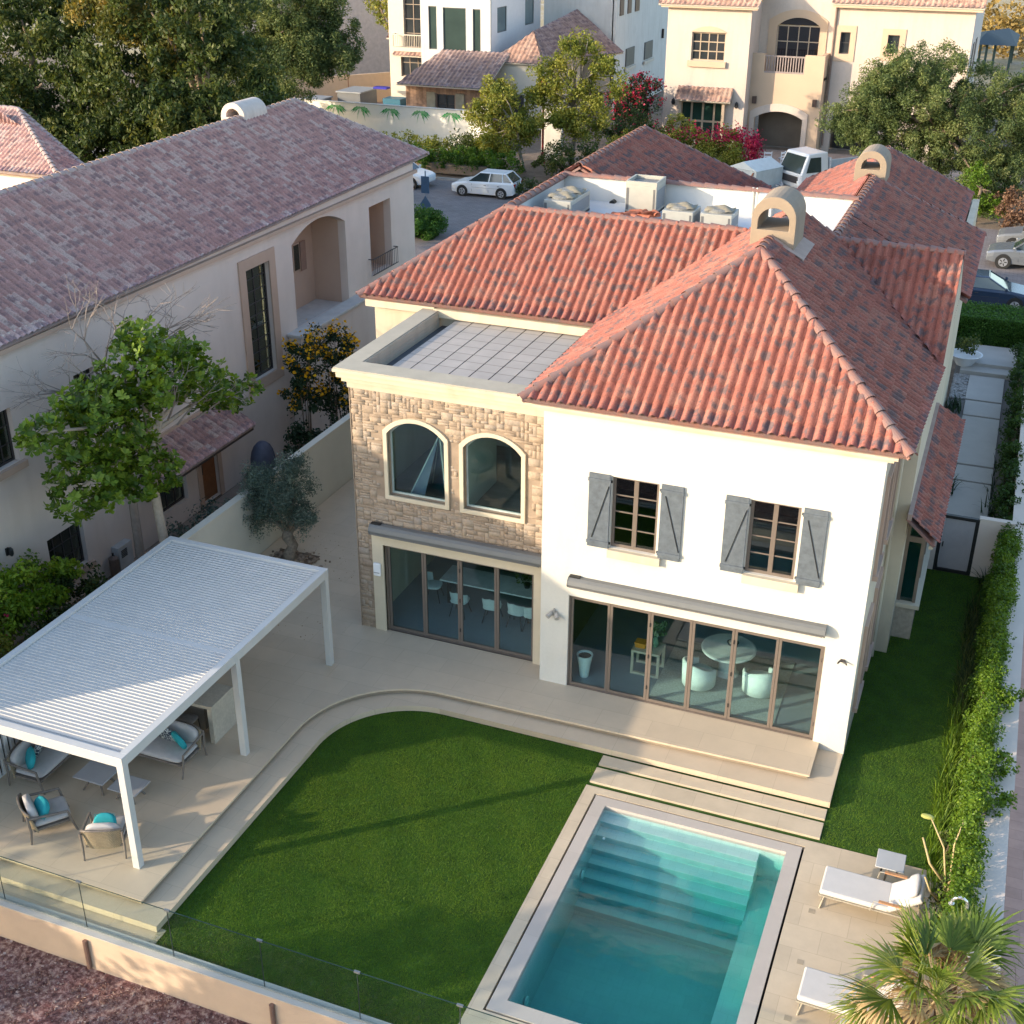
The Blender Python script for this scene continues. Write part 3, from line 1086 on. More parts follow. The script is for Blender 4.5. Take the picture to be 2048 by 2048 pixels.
def ashlar(x0, x1, z0, z1, skip, place, parent, cw=.098, ch=.066, name='stone_cladding'):
    nx, nz_ = int((x1 - x0) / cw), int((z1 - z0) / ch)
    cw, ch = (x1 - x0) / nx, (z1 - z0) / nz_
    used = [[False] * nz_ for _ in range(nx)]
    vs, fs, rn = [], [], []
    for j in range(nz_):
        for i in range(nx):
            if used[i][j]:
                continue
            w_, h_ = random.choice([(2, 1), (3, 1), (3, 2), (2, 2), (4, 1), (4, 2), (1, 1), (5, 1), (1, 2), (3, 3), (2, 1), (1, 3), (3, 1)])
            while w_ > 1 and (i + w_ > nx or any(used[i + q][j] for q in range(w_) if i + q < nx)):
                w_ -= 1
            h_ = min(h_, nz_ - j)
            for q in range(w_):
                for r_ in range(h_):
                    used[i + q][j + r_] = True
            a0, a1, b0, b1 = x0 + i * cw + .003, x0 + (i + w_) * cw - .003, z0 + j * ch + .003, z0 + (j + h_) * ch - .003
            if skip((a0 + a1) / 2, (b0 + b1) / 2) or skip(a0 + .02, (b0 + b1) / 2) or skip(a1 - .02, (b0 + b1) / 2):
                continue
            d = random.uniform(.006, .018)
            jt = lambda: random.uniform(-.005, .005)
            k = len(vs)
            base = [(a0, b0), (a1, b0), (a1, b1), (a0, b1)]
            for (a, b2) in base:
                vs.append(place(a, b2, .0))
            for (a, b2), (sa, sb) in zip(base, ((1, 1), (-1, 1), (-1, -1), (1, -1))):
                vs.append(place(a + sa * .006 + jt(), b2 + sb * .005 + jt(), -d + random.uniform(-.006, .006)))
            F = [(4, 5, 6, 7), (0, 1, 5, 4), (1, 2, 6, 5), (2, 3, 7, 6), (3, 0, 4, 7)]
            fs += [tuple(k + q for q in f) for f in F]
            rn += [random.random()] * 5
    return np_mesh(name, vs, fs, STONE, parent, rnd=rn)


def in_poly(x, y, poly):
    c = False
    for i in range(len(poly)):
        x1, y1 = poly[i]
        x2, y2 = poly[i - 1]
        if (y1 > y) != (y2 > y) and x < (x2 - x1) * (y - y1) / (y2 - y1) + x1:
            c = not c
    return c


ashlar(-5.1, -.0, -.02, 6.55, lambda a, b2: any(in_poly(a, b2, p) for p in AWO) or (-4.70 < a < -.2 and b2 < 2.80), FY(STY), V)
MB().box(-5.12, -5.1, .60, .88, -.1, 6.55).build('stone_return', STONE, V)
# arched windows
for k, (ai, ao) in enumerate(zip(AW, AWO)):
    plate(ao, [ai], .10, FY(STY - .06), 'window_surround', TRIM, V, .006)
    wd = plate(ai, [[(x + (.04 if x < sum(p[0] for p in ai) / len(ai) else -.04), z + (.04 if z < 4.5 else -.04)) for x, z in ai]], .05, FY(STY + .14), 'window', pm('pale_frame', (.42, .48, .45), .4), V)
    plate(ai, [], .008, FY(STY + .16), 'pane', GLASS, wd)
# door surround and doors
plate([(-4.70, 0.001), (-4.40, 0.001), (-4.40, 2.5), (-.40, 2.5), (-.40, 0.001), (-.20, 0.001), (-.20, 2.80), (-4.70, 2.80)], [], .12, FY(STY - .05), 'door_surround', TRIM, V, .006)
folding([-4.36, -3.37, -2.40, -1.42, -.44], STY + .12, 0, 2.45)
# parapet and roof terrace
mb = MB()
for (o_, za, zb) in ((.30, 6.98, 7.06), (.24, 6.84, 6.98), (.15, 6.72, 6.84), (.06, 6.55, 6.72)):
    mb.box(-5.1 - o_, .0, .66 - o_, .90, za, zb)
    mb.box(-5.1 - o_, -4.9, .90, 5.3, za, zb)
mb.build('cornice', CREAM, V, bevel=.008)
MB().box(-5.38, -.02, .38, .98, 7.062, 7.09).box(-5.38, -4.92, .98, 5.3, 7.062, 7.09).build('parapet_cap', pm('parapet_stone', (.42, .38, .30), .85, .08, 2, .2, 50), V)
MB().box(-4.9, .0, .9, .98, 6.6, 7.06).build('parapet_inner', pm('parapet_inner_paint', (.35, .33, .30), .9), V)
rp_ = MB()
for i in range(9):
    rp_.box(-4.43 + .5 * i, -4.43 + .5 * i + .465, 1.0, 5.42, 6.83, 6.86)
rp_.build('roof_paving', pavemat('roof_paver', (.40, .37, .335), 30, .5, (.24, .225, .20), .018, .8, .05, offset=0), V)
MB().box(-4.45, .1, .99, 5.44, 6.62, 6.80).build('roof_bed', pm('bitumen', (.09, .10, .11), .8), V)
MB().box(-4.9, -4.45, .98, 5.45, 6.6, 6.62).build('roof_gutter', pm('bitumen', (.09, .10, .11), .8), V)
mb = MB().box(-5.05, -.25, 5.24, 5.46, 6.9, 7.12).box(-7.1, -5.05, 5.3, 5.56, 6.95, 7.14)
mb.build('eave_moulding', CREAM, V)

# -- roofs


def slope(name, poly, **kw):
    return tile_slope(name, poly, ROOF, V, **kw)


XL, XR, YF = -.45, 7.66, -.2
AX, AYf, AZ = 3.62, 4.05, 9.87
# main hip: front, left, right
slope('roof_slope', [(XL, YF, ZE), (XR, YF, ZE), (AX, AYf, AZ)])
slope('roof_slope', [(XL, YF, ZE), (AX, AYf, AZ), (AX, 8.3, AZ), (2.4, 8.3, ZE + SP * 2.85), (XL, 5.6, ZE)])
slope('roof_slope', [(XR, YF, ZE), (7.82, 5.35, 7.14), (6.4, 8.5, 8.03), (4.75, 8.5, 9.13), (AX, 8.3, AZ), (AX, AYf, AZ)])
ridge_caps((XL, YF, ZE + .02), (AX, AYf, AZ), CAPM, V)
ridge_caps((XR, YF, ZE + .02), (AX, AYf, AZ), CAPM, V)
ridge_caps((AX, AYf, AZ), (AX, 8.3, AZ), CAPM, V)
ridge_caps((AX, 8.32, AZ), (4.78, 8.45, 9.12), CAPM, V)
# left wing
slope('roof_slope', [(-7.25, 5.24, ZE), (-.2, 5.24, ZE), (3.2, 8.3, 9.2), (-4.18, 8.3, 9.2)])
slope('roof_slope', [(-7.25, 5.24, ZE), (-4.18, 8.3, 9.2), (-4.18, 13.1, 9.2), (-7.25, 13.1, ZE)])
slope('roof_slope', [(-7.25, 13.1, ZE), (-3.75, 13.1, 9.5), (-3.75, 20.2, 9.5), (-7.25, 22.8, ZE)])
slope('roof_slope', [(-3.75, 13.15, 9.5), (-3.75, 20.2, 9.5), (.38, 22.8, ZE), (.38, 13.15, ZE)])
slope('roof_slope', [(-7.25, 22.8, ZE), (-3.75, 20.2, 9.5), (.38, 22.8, ZE)])
ridge_caps((-7.25, 5.24, ZE), (-4.18, 8.3, 9.2), CAPM, V)
ridge_caps((-4.18, 8.3, 9.2), (-4.18, 13.1, 9.2), CAPM, V)
ridge_caps((-4.18, 8.3, 9.2), (2.35, 8.3, 9.2), CAPM, V)
ridge_caps((-3.75, 13.1, 9.5), (-3.75, 20.2, 9.5), CAPM, V)
ridge_caps((-7.25, 22.8, ZE), (-3.75, 20.2, 9.5), CAPM, V)
ridge_caps((-3.75, 20.2, 9.5), (.38, 22.8, ZE), CAPM, V)
ridge_caps((-4.18, 13.1, 9.2), (4.6, 13.1, 9.2), CAPM, V)
# right cross gable
slope('roof_slope', [(7.82, 5.30, 7.24), (7.78, 8.45, 9.12), (4.6, 8.5, 9.15)])
slope('roof_slope', [(7.78, 8.45, 9.12), (4.6, 8.5, 9.15), (4.6, 11.2, 7.5), (7.78, 11.2, 7.5)])
ridge_caps((4.7, 8.48, 9.14), (7.80, 8.45, 9.12), CAPM, V)
MB().add([(7.62, 5.35, 7.05), (7.62, 8.45, 8.98), (7.62, 11.3, 7.2), (7.62, 11.3, 7.0), (7.8, 5.35, 7.05), (7.8, 8.45, 8.98), (7.8, 11.3, 7.2), (7.8, 11.3, 7.0)],
         [(0, 1, 2, 3), (7, 6, 5, 4), (0, 4, 5, 1), (1, 5, 6, 2), (2, 6, 7, 3), (3, 7, 4, 0)]).build('gable_wall', CREAM, V)
# right rear slopes
slope('roof_slope', [(4.6, 8.55, 9.1), (7.75, 8.55, 7.30), (7.75, 11.3, 7.30), (4.6, 11.3, 9.1)])
slope('roof_slope', [(4.6, 11.3, 9.1), (8.02, 11.3, 7.15), (8.02, 19.0, 7.15), (4.6, 16.6, 9.1)])
slope('roof_slope', [(4.45, 15.8, 9.1), (7.3, 15.8, 7.22), (7.3, 24.8, 7.22), (4.45, 21.8, 9.1)])
slope('roof_slope', [(4.45, 13.15, 9.1), (4.45, 21.8, 9.1), (1.4, 24.8, 7.22), (1.4, 13.15, 7.22)])
slope('roof_slope', [(1.4, 24.8, 7.22), (4.45, 21.8, 9.1), (7.3, 24.8, 7.22)])
ridge_caps((4.6, 8.6, 9.1), (4.6, 16.6, 9.1), CAPM, V)
ridge_caps((4.6, 16.6, 9.1), (8.02, 19.0, 7.15), CAPM, V)
ridge_caps((4.45, 16.8, 9.1), (4.45, 21.8, 9.1), CAPM, V)
ridge_caps((4.45, 21.8, 9.1), (7.3, 24.8, 7.22), CAPM, V)
ridge_caps((4.45, 21.8, 9.1), (1.4, 24.8, 7.22), CAPM, V)
# plant well walls
WW = pm('well_paint', (.62, .61, .58), .9, .03, 1, .1, 40)
WF = pm('well_membrane', (.60, .62, .64), .8, .06, 1.5)
MB().box(-4.38, -4.2, 8.36, 13.1, 7.2, 9.19).box(-4.2, 4.6, 13.12, 13.3, 7.2, 9.19).box(4.42, 4.6, 8.6, 13.12, 7.2, 9.08).box(-4.2, 2.6, 8.36, 8.44, 7.2, 9.15).box(2.6, 4.42, 8.44, 8.56, 7.2, 9.05).build('roof_well_wall', WW, V)
MB().box(-4.2, 4.42, 8.44, 13.12, 8.3, 8.5).build('roof_well_floor', WF, V)
for x in (1.62, 1.74):
    MB().tube([(x, 13.06, 8.04), (x, 13.06, 9.3)], .03, 8).build('roof_pipe', WW, V)
MB().box(1.85, 2.25, 12.7, 13.12, 8.04, 9.19).build('wall_pier', WW, V)
MB().tube([(-2.6, 12.9, 8.5), (-2.6, 13.13, 8.5)], .09, 10).build('overflow_spout', BLACK, V)


def vent(x, y, zb, w_, h, dep, hole, parent, s=.6, col=None):
    """arched chimney cap sitting astride a ridge; origin at the ridge"""
    c = col or pm('chimney_render', (.28, .225, .17), .9, .08, 2, .2, 60)
    sp = h - w_ / 2
    out = [(x - w_ / 2, zb - s * w_ / 2 - .05), (x, zb), (x + w_ / 2, zb - s * w_ / 2 - .05)]
    for i in range(17):
        a = math.pi * i / 16
        out.append((x + w_ / 2 * math.cos(a), zb + sp + w_ / 2 * math.sin(a)))
    hw, z0, z1 = hole
    hl = [(x - hw, zb + z0), (x + hw, zb + z0)]
    for i in range(13):
        a = math.pi * i / 12
        hl.append((x + hw * math.cos(a), zb + z1 - hw * .9 + hw * .9 * math.sin(a)))
    ch = plate(out, [hl], dep, FY(y), 'chimney', c, parent, .012)
    mo = MB()
    for sg in (-1, 1):
        mo.add([(x, y - .02, zb - .02), (x + sg * w_ * .52, y - .02, zb - s * w_ * .52 - .05), (x + sg * w_ * .52, y - .02, zb - s * w_ * .52 - .16), (x, y - .02, zb - .14),
                (x, y + dep, zb - .02), (x + sg * w_ * .52, y + dep, zb - s * w_ * .52 - .05), (x + sg * w_ * .52, y + dep, zb - s * w_ * .52 - .16), (x, y + dep, zb - .14)],
               [(0, 1, 2, 3), (7, 6, 5, 4), (0, 4, 5, 1), (1, 5, 6, 2), (2, 6, 7, 3)])
    mo.build('mortar_band', pm('red_mortar', (.45, .12, .06), .9), ch)
    fl = MB()
    for sg in (-1, 1):
        xa, xb = x + sg * w_ * .5, x + sg * (w_ * .5 + .28)
        fl.add([(xa, y - .15, zb - s * w_ * .5 - .02), (xb, y - .15, zb - s * (w_ * .5 + .28) - .0), (xb, y + dep + .1, zb - s * (w_ * .5 + .28) - .0), (xa, y + dep + .1, zb - s * w_ * .5 - .02)], [(0, 1, 2, 3)])
        fl.add([(x, y - .15, zb - .04), (xb, y - .15, zb - s * (w_ * .5 + .28) - .03), (xb, y - .02, zb - s * (w_ * .5 + .28) - .0), (x, y - .02, zb - .0)], [(0, 1, 2, 3)])
    fl.build('flashing', pm('flashing_mortar', (.36, .27, .23), .9), ch)
    return ch


vent(3.67, 5.05, 9.98, 1.02, .86, 1.3, (.36, .10, .60), V)
vent(4.45, 16.9, 9.14, .95, .74, 1.3, (.28, .18, .52), V, .62)

# -- bay window and lean-to on the right side
MB().box(7.62, 8.1, 5.75, 11.6, -.35, .62).build('bay_base', pm('bay_stone', (.42, .36, .28), .9, .2, 8, .5, 25), V)
bev(MB().box(7.62, 8.2, 5.65, 11.7, .62, .74).build('bay_sill', TRIM, V), .01)
by = MB().box(7.62, 7.70, 5.8, 5.9, .74, 3.2).box(8.0, 8.08, 5.8, 5.9, .74, 3.2).box(7.70, 8.0, 5.8, 5.9, 2.45, 2.6).box(7.70, 8.0, 5.8, 5.9, 3.0, 3.2)
for y in (7.2, 8.6, 10.0, 11.4):
    by.box(8.0, 8.08, y, y + .1, .74, 3.2)
by.box(8.0, 8.08, 5.9, 11.5, 3.0, 3.2).box(8.0, 8.08, 5.9, 11.5, 2.45, 2.55)
by = by.build('bay_window', pm('bay_frame_wood', (.20, .15, .11), .6), V)
MB().box(7.70, 8.0, 5.84, 5.85, .74, 3.0).box(8.03, 8.04, 5.9, 11.4, .74, 3.0).build('pane', GLASSD, by)
MB().box(7.62, 8.0, 5.95, 11.5, .6, .8).build('bay_curtain', pm('teal_curtain', (.05, .22, .22), .8), by)
slope('lean_to_roof', [(7.66, 4.35, 3.78), (8.36, 4.35, 3.18), (8.42, 12.6, 3.18), (7.66, 12.0, 3.78)], tw=.2, tl=.34)
MB().box(7.62, 7.72, 4.3, 12.0, 3.74, 3.9).build('lean_to_flashing', pm('flashing_mortar', (.36, .27, .23), .9), V)
MB().box(8.2, 8.3, 4.4, 12.3, 3.02, 3.12).build('lean_to_fascia', CREAM, V)
# ================================================================ ROOFTOP AND WALL EQUIPMENT


def ac_unit(loc, w_, d_, h_, label, covers=1, group='air conditioning units on the roof', tray=False):
    t = empty('air_conditioner', loc, label, 'air conditioner', group)
    x, y, z = loc
    c = MB().box(x - w_ / 2, x + w_ / 2, y - d_ / 2, y + d_ / 2, z + .06, z + h_).build('casing', GREYBOX, t, bevel=.015)
    MB().box(x - w_ / 2 + .02, x - w_ / 2 + .1, y - d_ / 2 - .004, y - d_ / 2 + .02, z + .1, z + h_ - .08).box(x + w_ / 2 - .1, x + w_ / 2 - .04, y - d_ / 2 - .004, y - d_ / 2 + .02, z + .1, z + h_ - .08).build('corner_slot', pm('slot_grey', (.12, .12, .12), .6), c)
    MB().box(x + w_ / 2, x + w_ / 2 + .006, y - d_ / 2 + .1, y + d_ / 2 - .1, z + .14, z + h_ - .12).build('coil_grille', pm('coil_grey', (.22, .23, .24), .6, .3, 60), t)
    MB().box(x - w_ / 2, x - w_ / 2 + .1, y - d_ / 2, y + d_ / 2, z, z + .06).box(x + w_ / 2 - .1, x + w_ / 2, y - d_ / 2, y + d_ / 2, z, z + .06).build('feet', BLACK, t)
    if tray:
        mb = MB().box(x - w_ / 2, x + w_ / 2, y - d_ / 2, y - d_ / 2 + .05, z + h_, z + h_ + .12).box(x - w_ / 2, x + w_ / 2, y + d_ / 2 - .05, y + d_ / 2, z + h_, z + h_ + .12)
        mb.box(x - w_ / 2, x - w_ / 2 + .05, y - d_ / 2 + .05, y + d_ / 2 - .05, z + h_, z + h_ + .12).box(x + w_ / 2 - .05, x + w_ / 2, y - d_ / 2 + .05, y + d_ / 2 - .05, z + h_, z + h_ + .12)
        mb.build('top_rim', GREYBOX, t)
        MB().box(x - w_ / 2 + .05, x + w_ / 2 - .05, y - d_ / 2 + .05, y + d_ / 2 - .05, z + h_ + .002, z + h_ + .02).build('fan_grille', pm('fan_grey', (.2, .2, .19), .7, .4, 40), t)
    else:
        for i in range(covers):
            oy = (i - (covers - 1) / 2) * .75
            fg = MB().lathe([(.36, 0), (.36, .05), (.30, .09), (.1, .10), (.0, .10)], 20, (x, y + oy, z + h_))
            fg = fg.build('fan_grille', pm('fan_grey', (.2, .2, .19), .7, .4, 40), t)
            cl = MB()
            vs, n = [], 9
            for a in range(n):
                for b2 in range(n):
                    u, v_ = (a / (n - 1) - .5), (b2 / (n - 1) - .5)
                    vs.append((x + u * .78, y + oy + v_ * .60, z + h_ + .13 + .03 * math.sin(9 * u + 4 * v_ + i) + .02 * math.sin(17 * v_ + i) - .16 * max(abs(u), abs(v_))**2 * 2))
            cl.add(vs, [(a * n + b2, a * n + b2 + 1, (a + 1) * n + b2 + 1, (a + 1) * n + b2) for a in range(n - 1) for b2 in range(n - 1)])
            cl.build('cover_sheet', pm('sacking', (.26, .23, .17), .9, .15, 9, .4, 30), t, smooth=True)
    return t


ac_unit((-3.36, 10.95, 8.5), .82, 1.75, .60, 'beige air conditioner with two covered fans at the left end of the roof well', 2)
ac_unit((-1.42, 12.4, 8.5), .93, 1.0, .82, 'tallest air conditioner, open topped, standing against the back wall of the roof well', tray=True)
ac_unit((.07, 10.9, 8.5), .88, .95, .53, 'beige air conditioner right of the broken tiles and left of its twin', 1)
ac_unit((1.15, 10.95, 8.5), .88, .95, .53, 'beige air conditioner nearest the big arched chimney', 1)
deb = empty('tile_pile', (-1.42, 11.35, 8.5), 'heap of broken red roof tiles on the white roof well floor', 'roof tiles')
dm = MB()
for _ in range(26):
    a = Matrix.Translation((-1.42 + random.gauss(0, .28), 11.35 + random.gauss(0, .22), 8.54 + random.random() * .14)) @ Matrix.Rotation(random.random() * 6, 4, 'Z') @ Matrix.Rotation(random.gauss(0, .4), 4, 'X')
    vs = []
    for xx in (-.2, .2):
        for j in range(7):
            th = math.pi * j / 6
            vs.append((xx, .1 * math.cos(th), .07 * math.sin(th)))
    dm.add(vs, [(j, j + 1, 8 + j, 7 + j) for j in range(6)], a)
dm.build('tile_fragment', pm('broken_tile', (.42, .14, .08), .8, .4, 5), deb)
an = empty('roof_antenna', (-1.4, 15.2, 8.35), 'small white aerial standing on the rear roof slope', 'antenna')
MB().tube([(-1.4, 15.2, 8.2), (-1.4, 15.2, 8.75)], .02, 6).build('mast', WMETAL, an)
MB().lathe([(.02, 0), (.16, .05), (.02, .12)], 12, (-1.4, 15.2, 8.25)).build('base', WMETAL, an)


def awning(x0, x1, y, z0, z1, label):
    t = empty('awning', ((x0 + x1) / 2, y, z0), label, 'awning', 'retracted awnings above the folding doors')
    prof = [(0, z1), (-.14, z1), (-.20, z1 - .05), (-.235, z1 - .14), (-.22, z0 + .05), (-.17, z0), (-.04, z0), (0, z0 + .05)]
    rings = [[(x, y + a, b2) for a, b2 in prof] for x in (x0, x1)]
    MB().loft(rings).build('cassette', GREYM, t)
    for x in (x0 - .02, x1):
        r2 = [[(x + q, y + a * 1.03, (b2 - (z0 + z1) / 2) * 1.06 + (z0 + z1) / 2) for a, b2 in prof] for q in (0, .02)]
        MB().loft(r2).build('end_cap', GREYM, t)
    MB().box(x0 + .03, x1 - .03, y - .245, y - .225, z0 + .03, z0 + .055).build('front_rail', pm('rail_dark', (.16, .155, .145), .5), t)
    MB().box(x0 - .0, x0 + .25, y - .12, y - .02, z1, z1 + .03).build('bracket', BLACK, t)
    return t


awning(.72, 6.49, -.002, 2.82, 3.05, 'longer grey retracted awning on the white wall above six glass doors')
awning(-4.62, -.14, .545, 2.86, 3.12, 'shorter grey retracted awning on the stone wall above four glass doors')


def wall_light(x, y, z, label, big=True):
    t = empty('wall_light', (x, y, z), label, 'wall light')
    if big:
        MB().box(x - .07, x + .07, y - .03, y, z - .07, z + .07).build('back_plate', pm('lamp_grey', (.35, .33, .3), .5), t, bevel=.01)
        MB().tube([(x - .06, y - .06, z + .02), (x - .12, y - .18, z - .04)], [.045, .06], 10).tube([(x + .06, y - .06, z + .02), (x + .12, y - .18, z - .04)], [.045, .06], 10).build('lamp_head', pm('lamp_grey', (.35, .33, .3), .5), t)
        MB().box(x - .02, x + .02, y - .07, y - .03, z + .05, z + .14).build('sensor', pm('lamp_grey', (.35, .33, .3), .5), t)
    else:
        MB().box(x - .05, x + .05, y - .04, y, z - .03, z + .03).build('back_plate', DARKFR, t)
        MB().tube([(x - .05, y - .04, z), (x - .09, y - .12, z - .03)], .02, 8).tube([(x + .05, y - .04, z), (x + .1, y - .12, z - .02)], .02, 8).build('lamp_head', DARKFR, t)
    return t


wall_light(.35, 0, 1.95, 'grey twin floodlight on the white wall left of the glass doors')
wall_light(6.93, 0, 2.25, 'small dark twin spotlight on the white corner pier right of the glass doors', False)
t = empty('alarm_box', (-4.56, .58, 1.65), 'white rounded box on the cream door surround of the stone wing', 'alarm box')
MB().box(-4.66, -4.46, .50, .58, 1.62, 1.98).build('casing', WMETAL, t, bevel=.03)
MB().box(-4.64, -4.48, .49, .50, 1.72, 1.73).build('seam', GREYM, t)
t = empty('junction_box', (-.07, .30, 2.2), 'small white box beside the corner where stone meets white wall', 'junction box')
MB().box(-.12, -.0, .44, .52, 2.2, 2.5).build('casing', WMETAL, t, bevel=.01)
MB().box(-.11, -.01, .435, .44, 2.33, 2.34).build('seam', GREYM, t)

# ================================================================ INTERIOR
WFAB = pm('white_fabric', (.66, .70, .68), .95, .05, 8, .3, 80)
t = empty('dining_table', (4.13, 1.95, 0), 'round pale pedestal table behind the six glass doors', 'table')
MB().lathe([(0, .69), (.62, .69), (.66, .71), (.66, .73), (.62, .745), (0, .745)], 36, (4.13, 1.95, 0)).build('table_top', pm('marble', (.62, .64, .63), .2, .15, 3), t, smooth=False)
MB().lathe([(.30, .006), (.30, .05), (.22, .12), (.20, .4), (.26, .69)], 24, (4.13, 1.95, 0)).build('pedestal', pm('marble', (.62, .64, .63), .2, .15, 3), t)
t = empty('centrepiece', (4.2, 2.05, .745), 'dark bowl centrepiece on the round table', 'bowl')
MB().lathe([(.06, 0), (.13, .06), (.15, .1), (.12, .1), (.05, .03)], 16, (4.2, 2.05, .746)).build('bowl', BLACK, t)
MB().pil((4.2, 2.05, .85), (.1, .1, .05), None, .9).build('contents', pm('pebble', (.36, .27, .24)), t)


def tub_chair(x, y, rz, label):
    t = empty('tub_armchair', (0, 0, 0), label, 'armchair')
    mb = MB()
    n = 18
    rings = []
    for i in range(n + 1):
        a = R(-38) + (R(256)) * i / n + math.pi * 0 
        f = .5 - .5 * math.cos(2 * math.pi * i / n)
        top = .56 + .20 * f
        ro, ri = .40, .31
        rings.append([(ro * math.cos(a), ro * math.sin(a), .10), (ro * 1.03 * math.cos(a), ro * 1.03 * math.sin(a), .4), (ro * 1.05 * math.cos(a), ro * 1.05 * math.sin(a), top),
                      (ri * math.cos(a), ri * math.sin(a), top), (ri * math.cos(a), ri * math.sin(a), .36), (ri * math.cos(a), ri * math.sin(a), .10)])
    mb.loft(rings)
    mb.build('shell', WFAB, t, smooth=True)
    MB().pil((0, -.03, .37), (.31, .33, .1), None, .7).build('seat_cushion', WFAB, t, smooth=True)
    MB().lathe([(.22, .01), (.22, .12)], 16).build('plinth', BLACK, t)
    t.location = (x, y, .006)
    t.rotation_euler = (0, 0, rz)
    return t


tub_chair(3.62, 1.18, R(-35 + 180), 'white tub armchair left of the round table, seen through the third and fourth glass door')
tub_chair(5.02, 1.42, R(25 + 180), 'white tub armchair nearest the right end of the glass doors')
sh_ = empty('rug', (4.1, 1.6, .01), 'pale grey rug under the round table and armchairs', 'rug')
MB().box(2.65, 5.6, .33, 3.0, .007, .022).build('pile', pm('rug_pile', (.34, .37, .36), 1, .2, 30, .6, 80), sh_)
MB().box(2.62, 5.63, .30, .33, .007, .02).box(2.62, 5.63, 3.0, 3.03, .007, .02).build('rug_border', pm('rug_edge', (.2, .22, .22), 1), sh_)
t = empty('console_table', (2.3, 1.4, 0), 'square pale timber frame side table behind the second glass door', 'table')
mb = MB()
for x in (1.98, 2.62):
    for y in (1.1, 1.62):
        mb.box(x - .03, x + .03, y - .03, y + .03, .01, .62)
for y in (1.1, 1.62):
    mb.box(1.95, 2.65, y - .03, y + .03, .62, .68).box(2.01, 2.59, y - .03, y + .03, .01, .07)
mb.build('frame', pm('pale_timber', (.46, .40, .32), .6), t)
MB().box(1.95, 2.65, 1.13, 1.59, .635, .675).build('table_top', pm('pale_timber', (.46, .40, .32), .6), t)
t = empty('storage_box', (2.13, 1.3, .68), 'orange box on the pale side table inside', 'box')
MB().box(2.0, 2.26, 1.2, 1.42, .682, .80).build('box_body', pm('orange_lacquer', (.55, .22, .03), .4), t, bevel=.01)
MB().box(1.99, 2.27, 1.19, 1.43, .78, .82).build('lid', pm('orange_lacquer', (.55, .22, .03), .4), t)
t = empty('table_lamp', (2.45, 1.4, .68), 'tall glass vase of leaves beside the orange box', 'vase')
MB().lathe([(.05, 0), (.08, .1), (.04, .28), (.05, .3)], 14, (2.45, 1.42, .682)).build('vase_body', pm('green_glass', (.1, .2, .15), .2), t)
P, T, O = crown([(2.55, 1.5, 1.15, .22, .22, .22, 14)], 8, .08)
leaves('foliage', P, .12, leafmat('indoor_leaf', [(.04, .10, .04), (.12, .22, .12), (.30, .38, .30)], .2), t, T, .5)
t.name = 'vase'
t = empty('planter_pot', (.93, .55, 0), 'tall white tapered pot just inside the leftmost glass door', 'pot')
MB().lathe([(.11, .01), (.15, .35), (.20, .62), (.17, .62), (.12, .3)], 20, (.95, .55, 0)).build('pot_body', WFAB, t)
MB().lathe([(0, .56), (.165, .57)], 16, (.95, .55, 0)).build('soil', BLACK, t)
# kitchen
t = empty('kitchen_table', (-2.2, 2.75, 0), 'long pale table behind the stone wing glass doors', 'table')
MB().box(-3.7, -.85, 2.35, 3.2, .70, .745).build('table_top', pm('marble', (.62, .64, .63)), t, bevel=.01)
for x in (-3.5, -1.1):
    for y in (2.5, 3.05):
        MB().box(x - .04, x + .04, y - .04, y + .04, .006, .70).build('leg', BLACK, t)


def dining_chair(label):
    t = empty('dining_chair', (0, 0, 0), label, 'chair', 'dining chairs in front of the long table')
    mb = MB()
    rings = []
    for i in range(9):
        a = R(200) + R(140) * i / 8
        ro, ri = .25, .225
        tp = .78 - .10 * abs(i - 4) / 4
        rings.append([(ro * math.cos(a), ro * math.sin(a) + .02, .45), (ro * 1.1 * math.cos(a), ro * 1.1 * math.sin(a), tp), (ri * 1.1 * math.cos(a), ri * 1.1 * math.sin(a), tp), (ri * math.cos(a), ri * math.sin(a) + .02, .45)])
    mb.loft(rings)
    mb.build('backrest', WFAB, t)
    MB().pil((0, 0, .44), (.24, .23, .05), None, .6).build('seat', WFAB, t, smooth=True)
    for sx in (-1, 1):
        for sy in (-1, 1):
            MB().tube([(sx * .13, sy * .12, .42), (sx * .22, sy * .22, 0)], .013, 6).build('leg', BLACK, t)
    return t


dc = dining_chair('pale shell dining chair with black legs, second from the left in the row')
dc.location = (-2.98, 2.05, .006)
for x, y, rz, lb in ((-2.08, 2.08, .1, 'pale shell dining chair with black legs, third from the left in the row'), (-1.38, 2.08, -.1, 'pale shell dining chair with black legs, second from the right in the row'), (-.95, 2.08, .05, 'pale shell dining chair with black legs at the right end of the row'), (-3.95, 2.5, -1.4, 'pale shell dining chair at the left head of the long table')):
    c = copy_tree(dc)
    c.location = (x, y, .006)
    c.rotation_euler = (0, 0, rz)
    c['label'] = lb
t = empty('plant_pot', (-1.4, 2.8, .745), 'dark leafy plant on the long kitchen table', 'plant')
MB().lathe([(.07, 0), (.1, .12)], 12, (-1.4, 2.8, .746)).build('pot_body', BLACK, t)
P, T, O = crown([(-1.5, 2.8, 1.0, .35, .2, .18, 16)], 8, .08)
leaves('foliage', P, .1, leafmat('dark_leaf', [(.01, .03, .01), (.04, .08, .02), (.12, .10, .03)], .1), t, T)
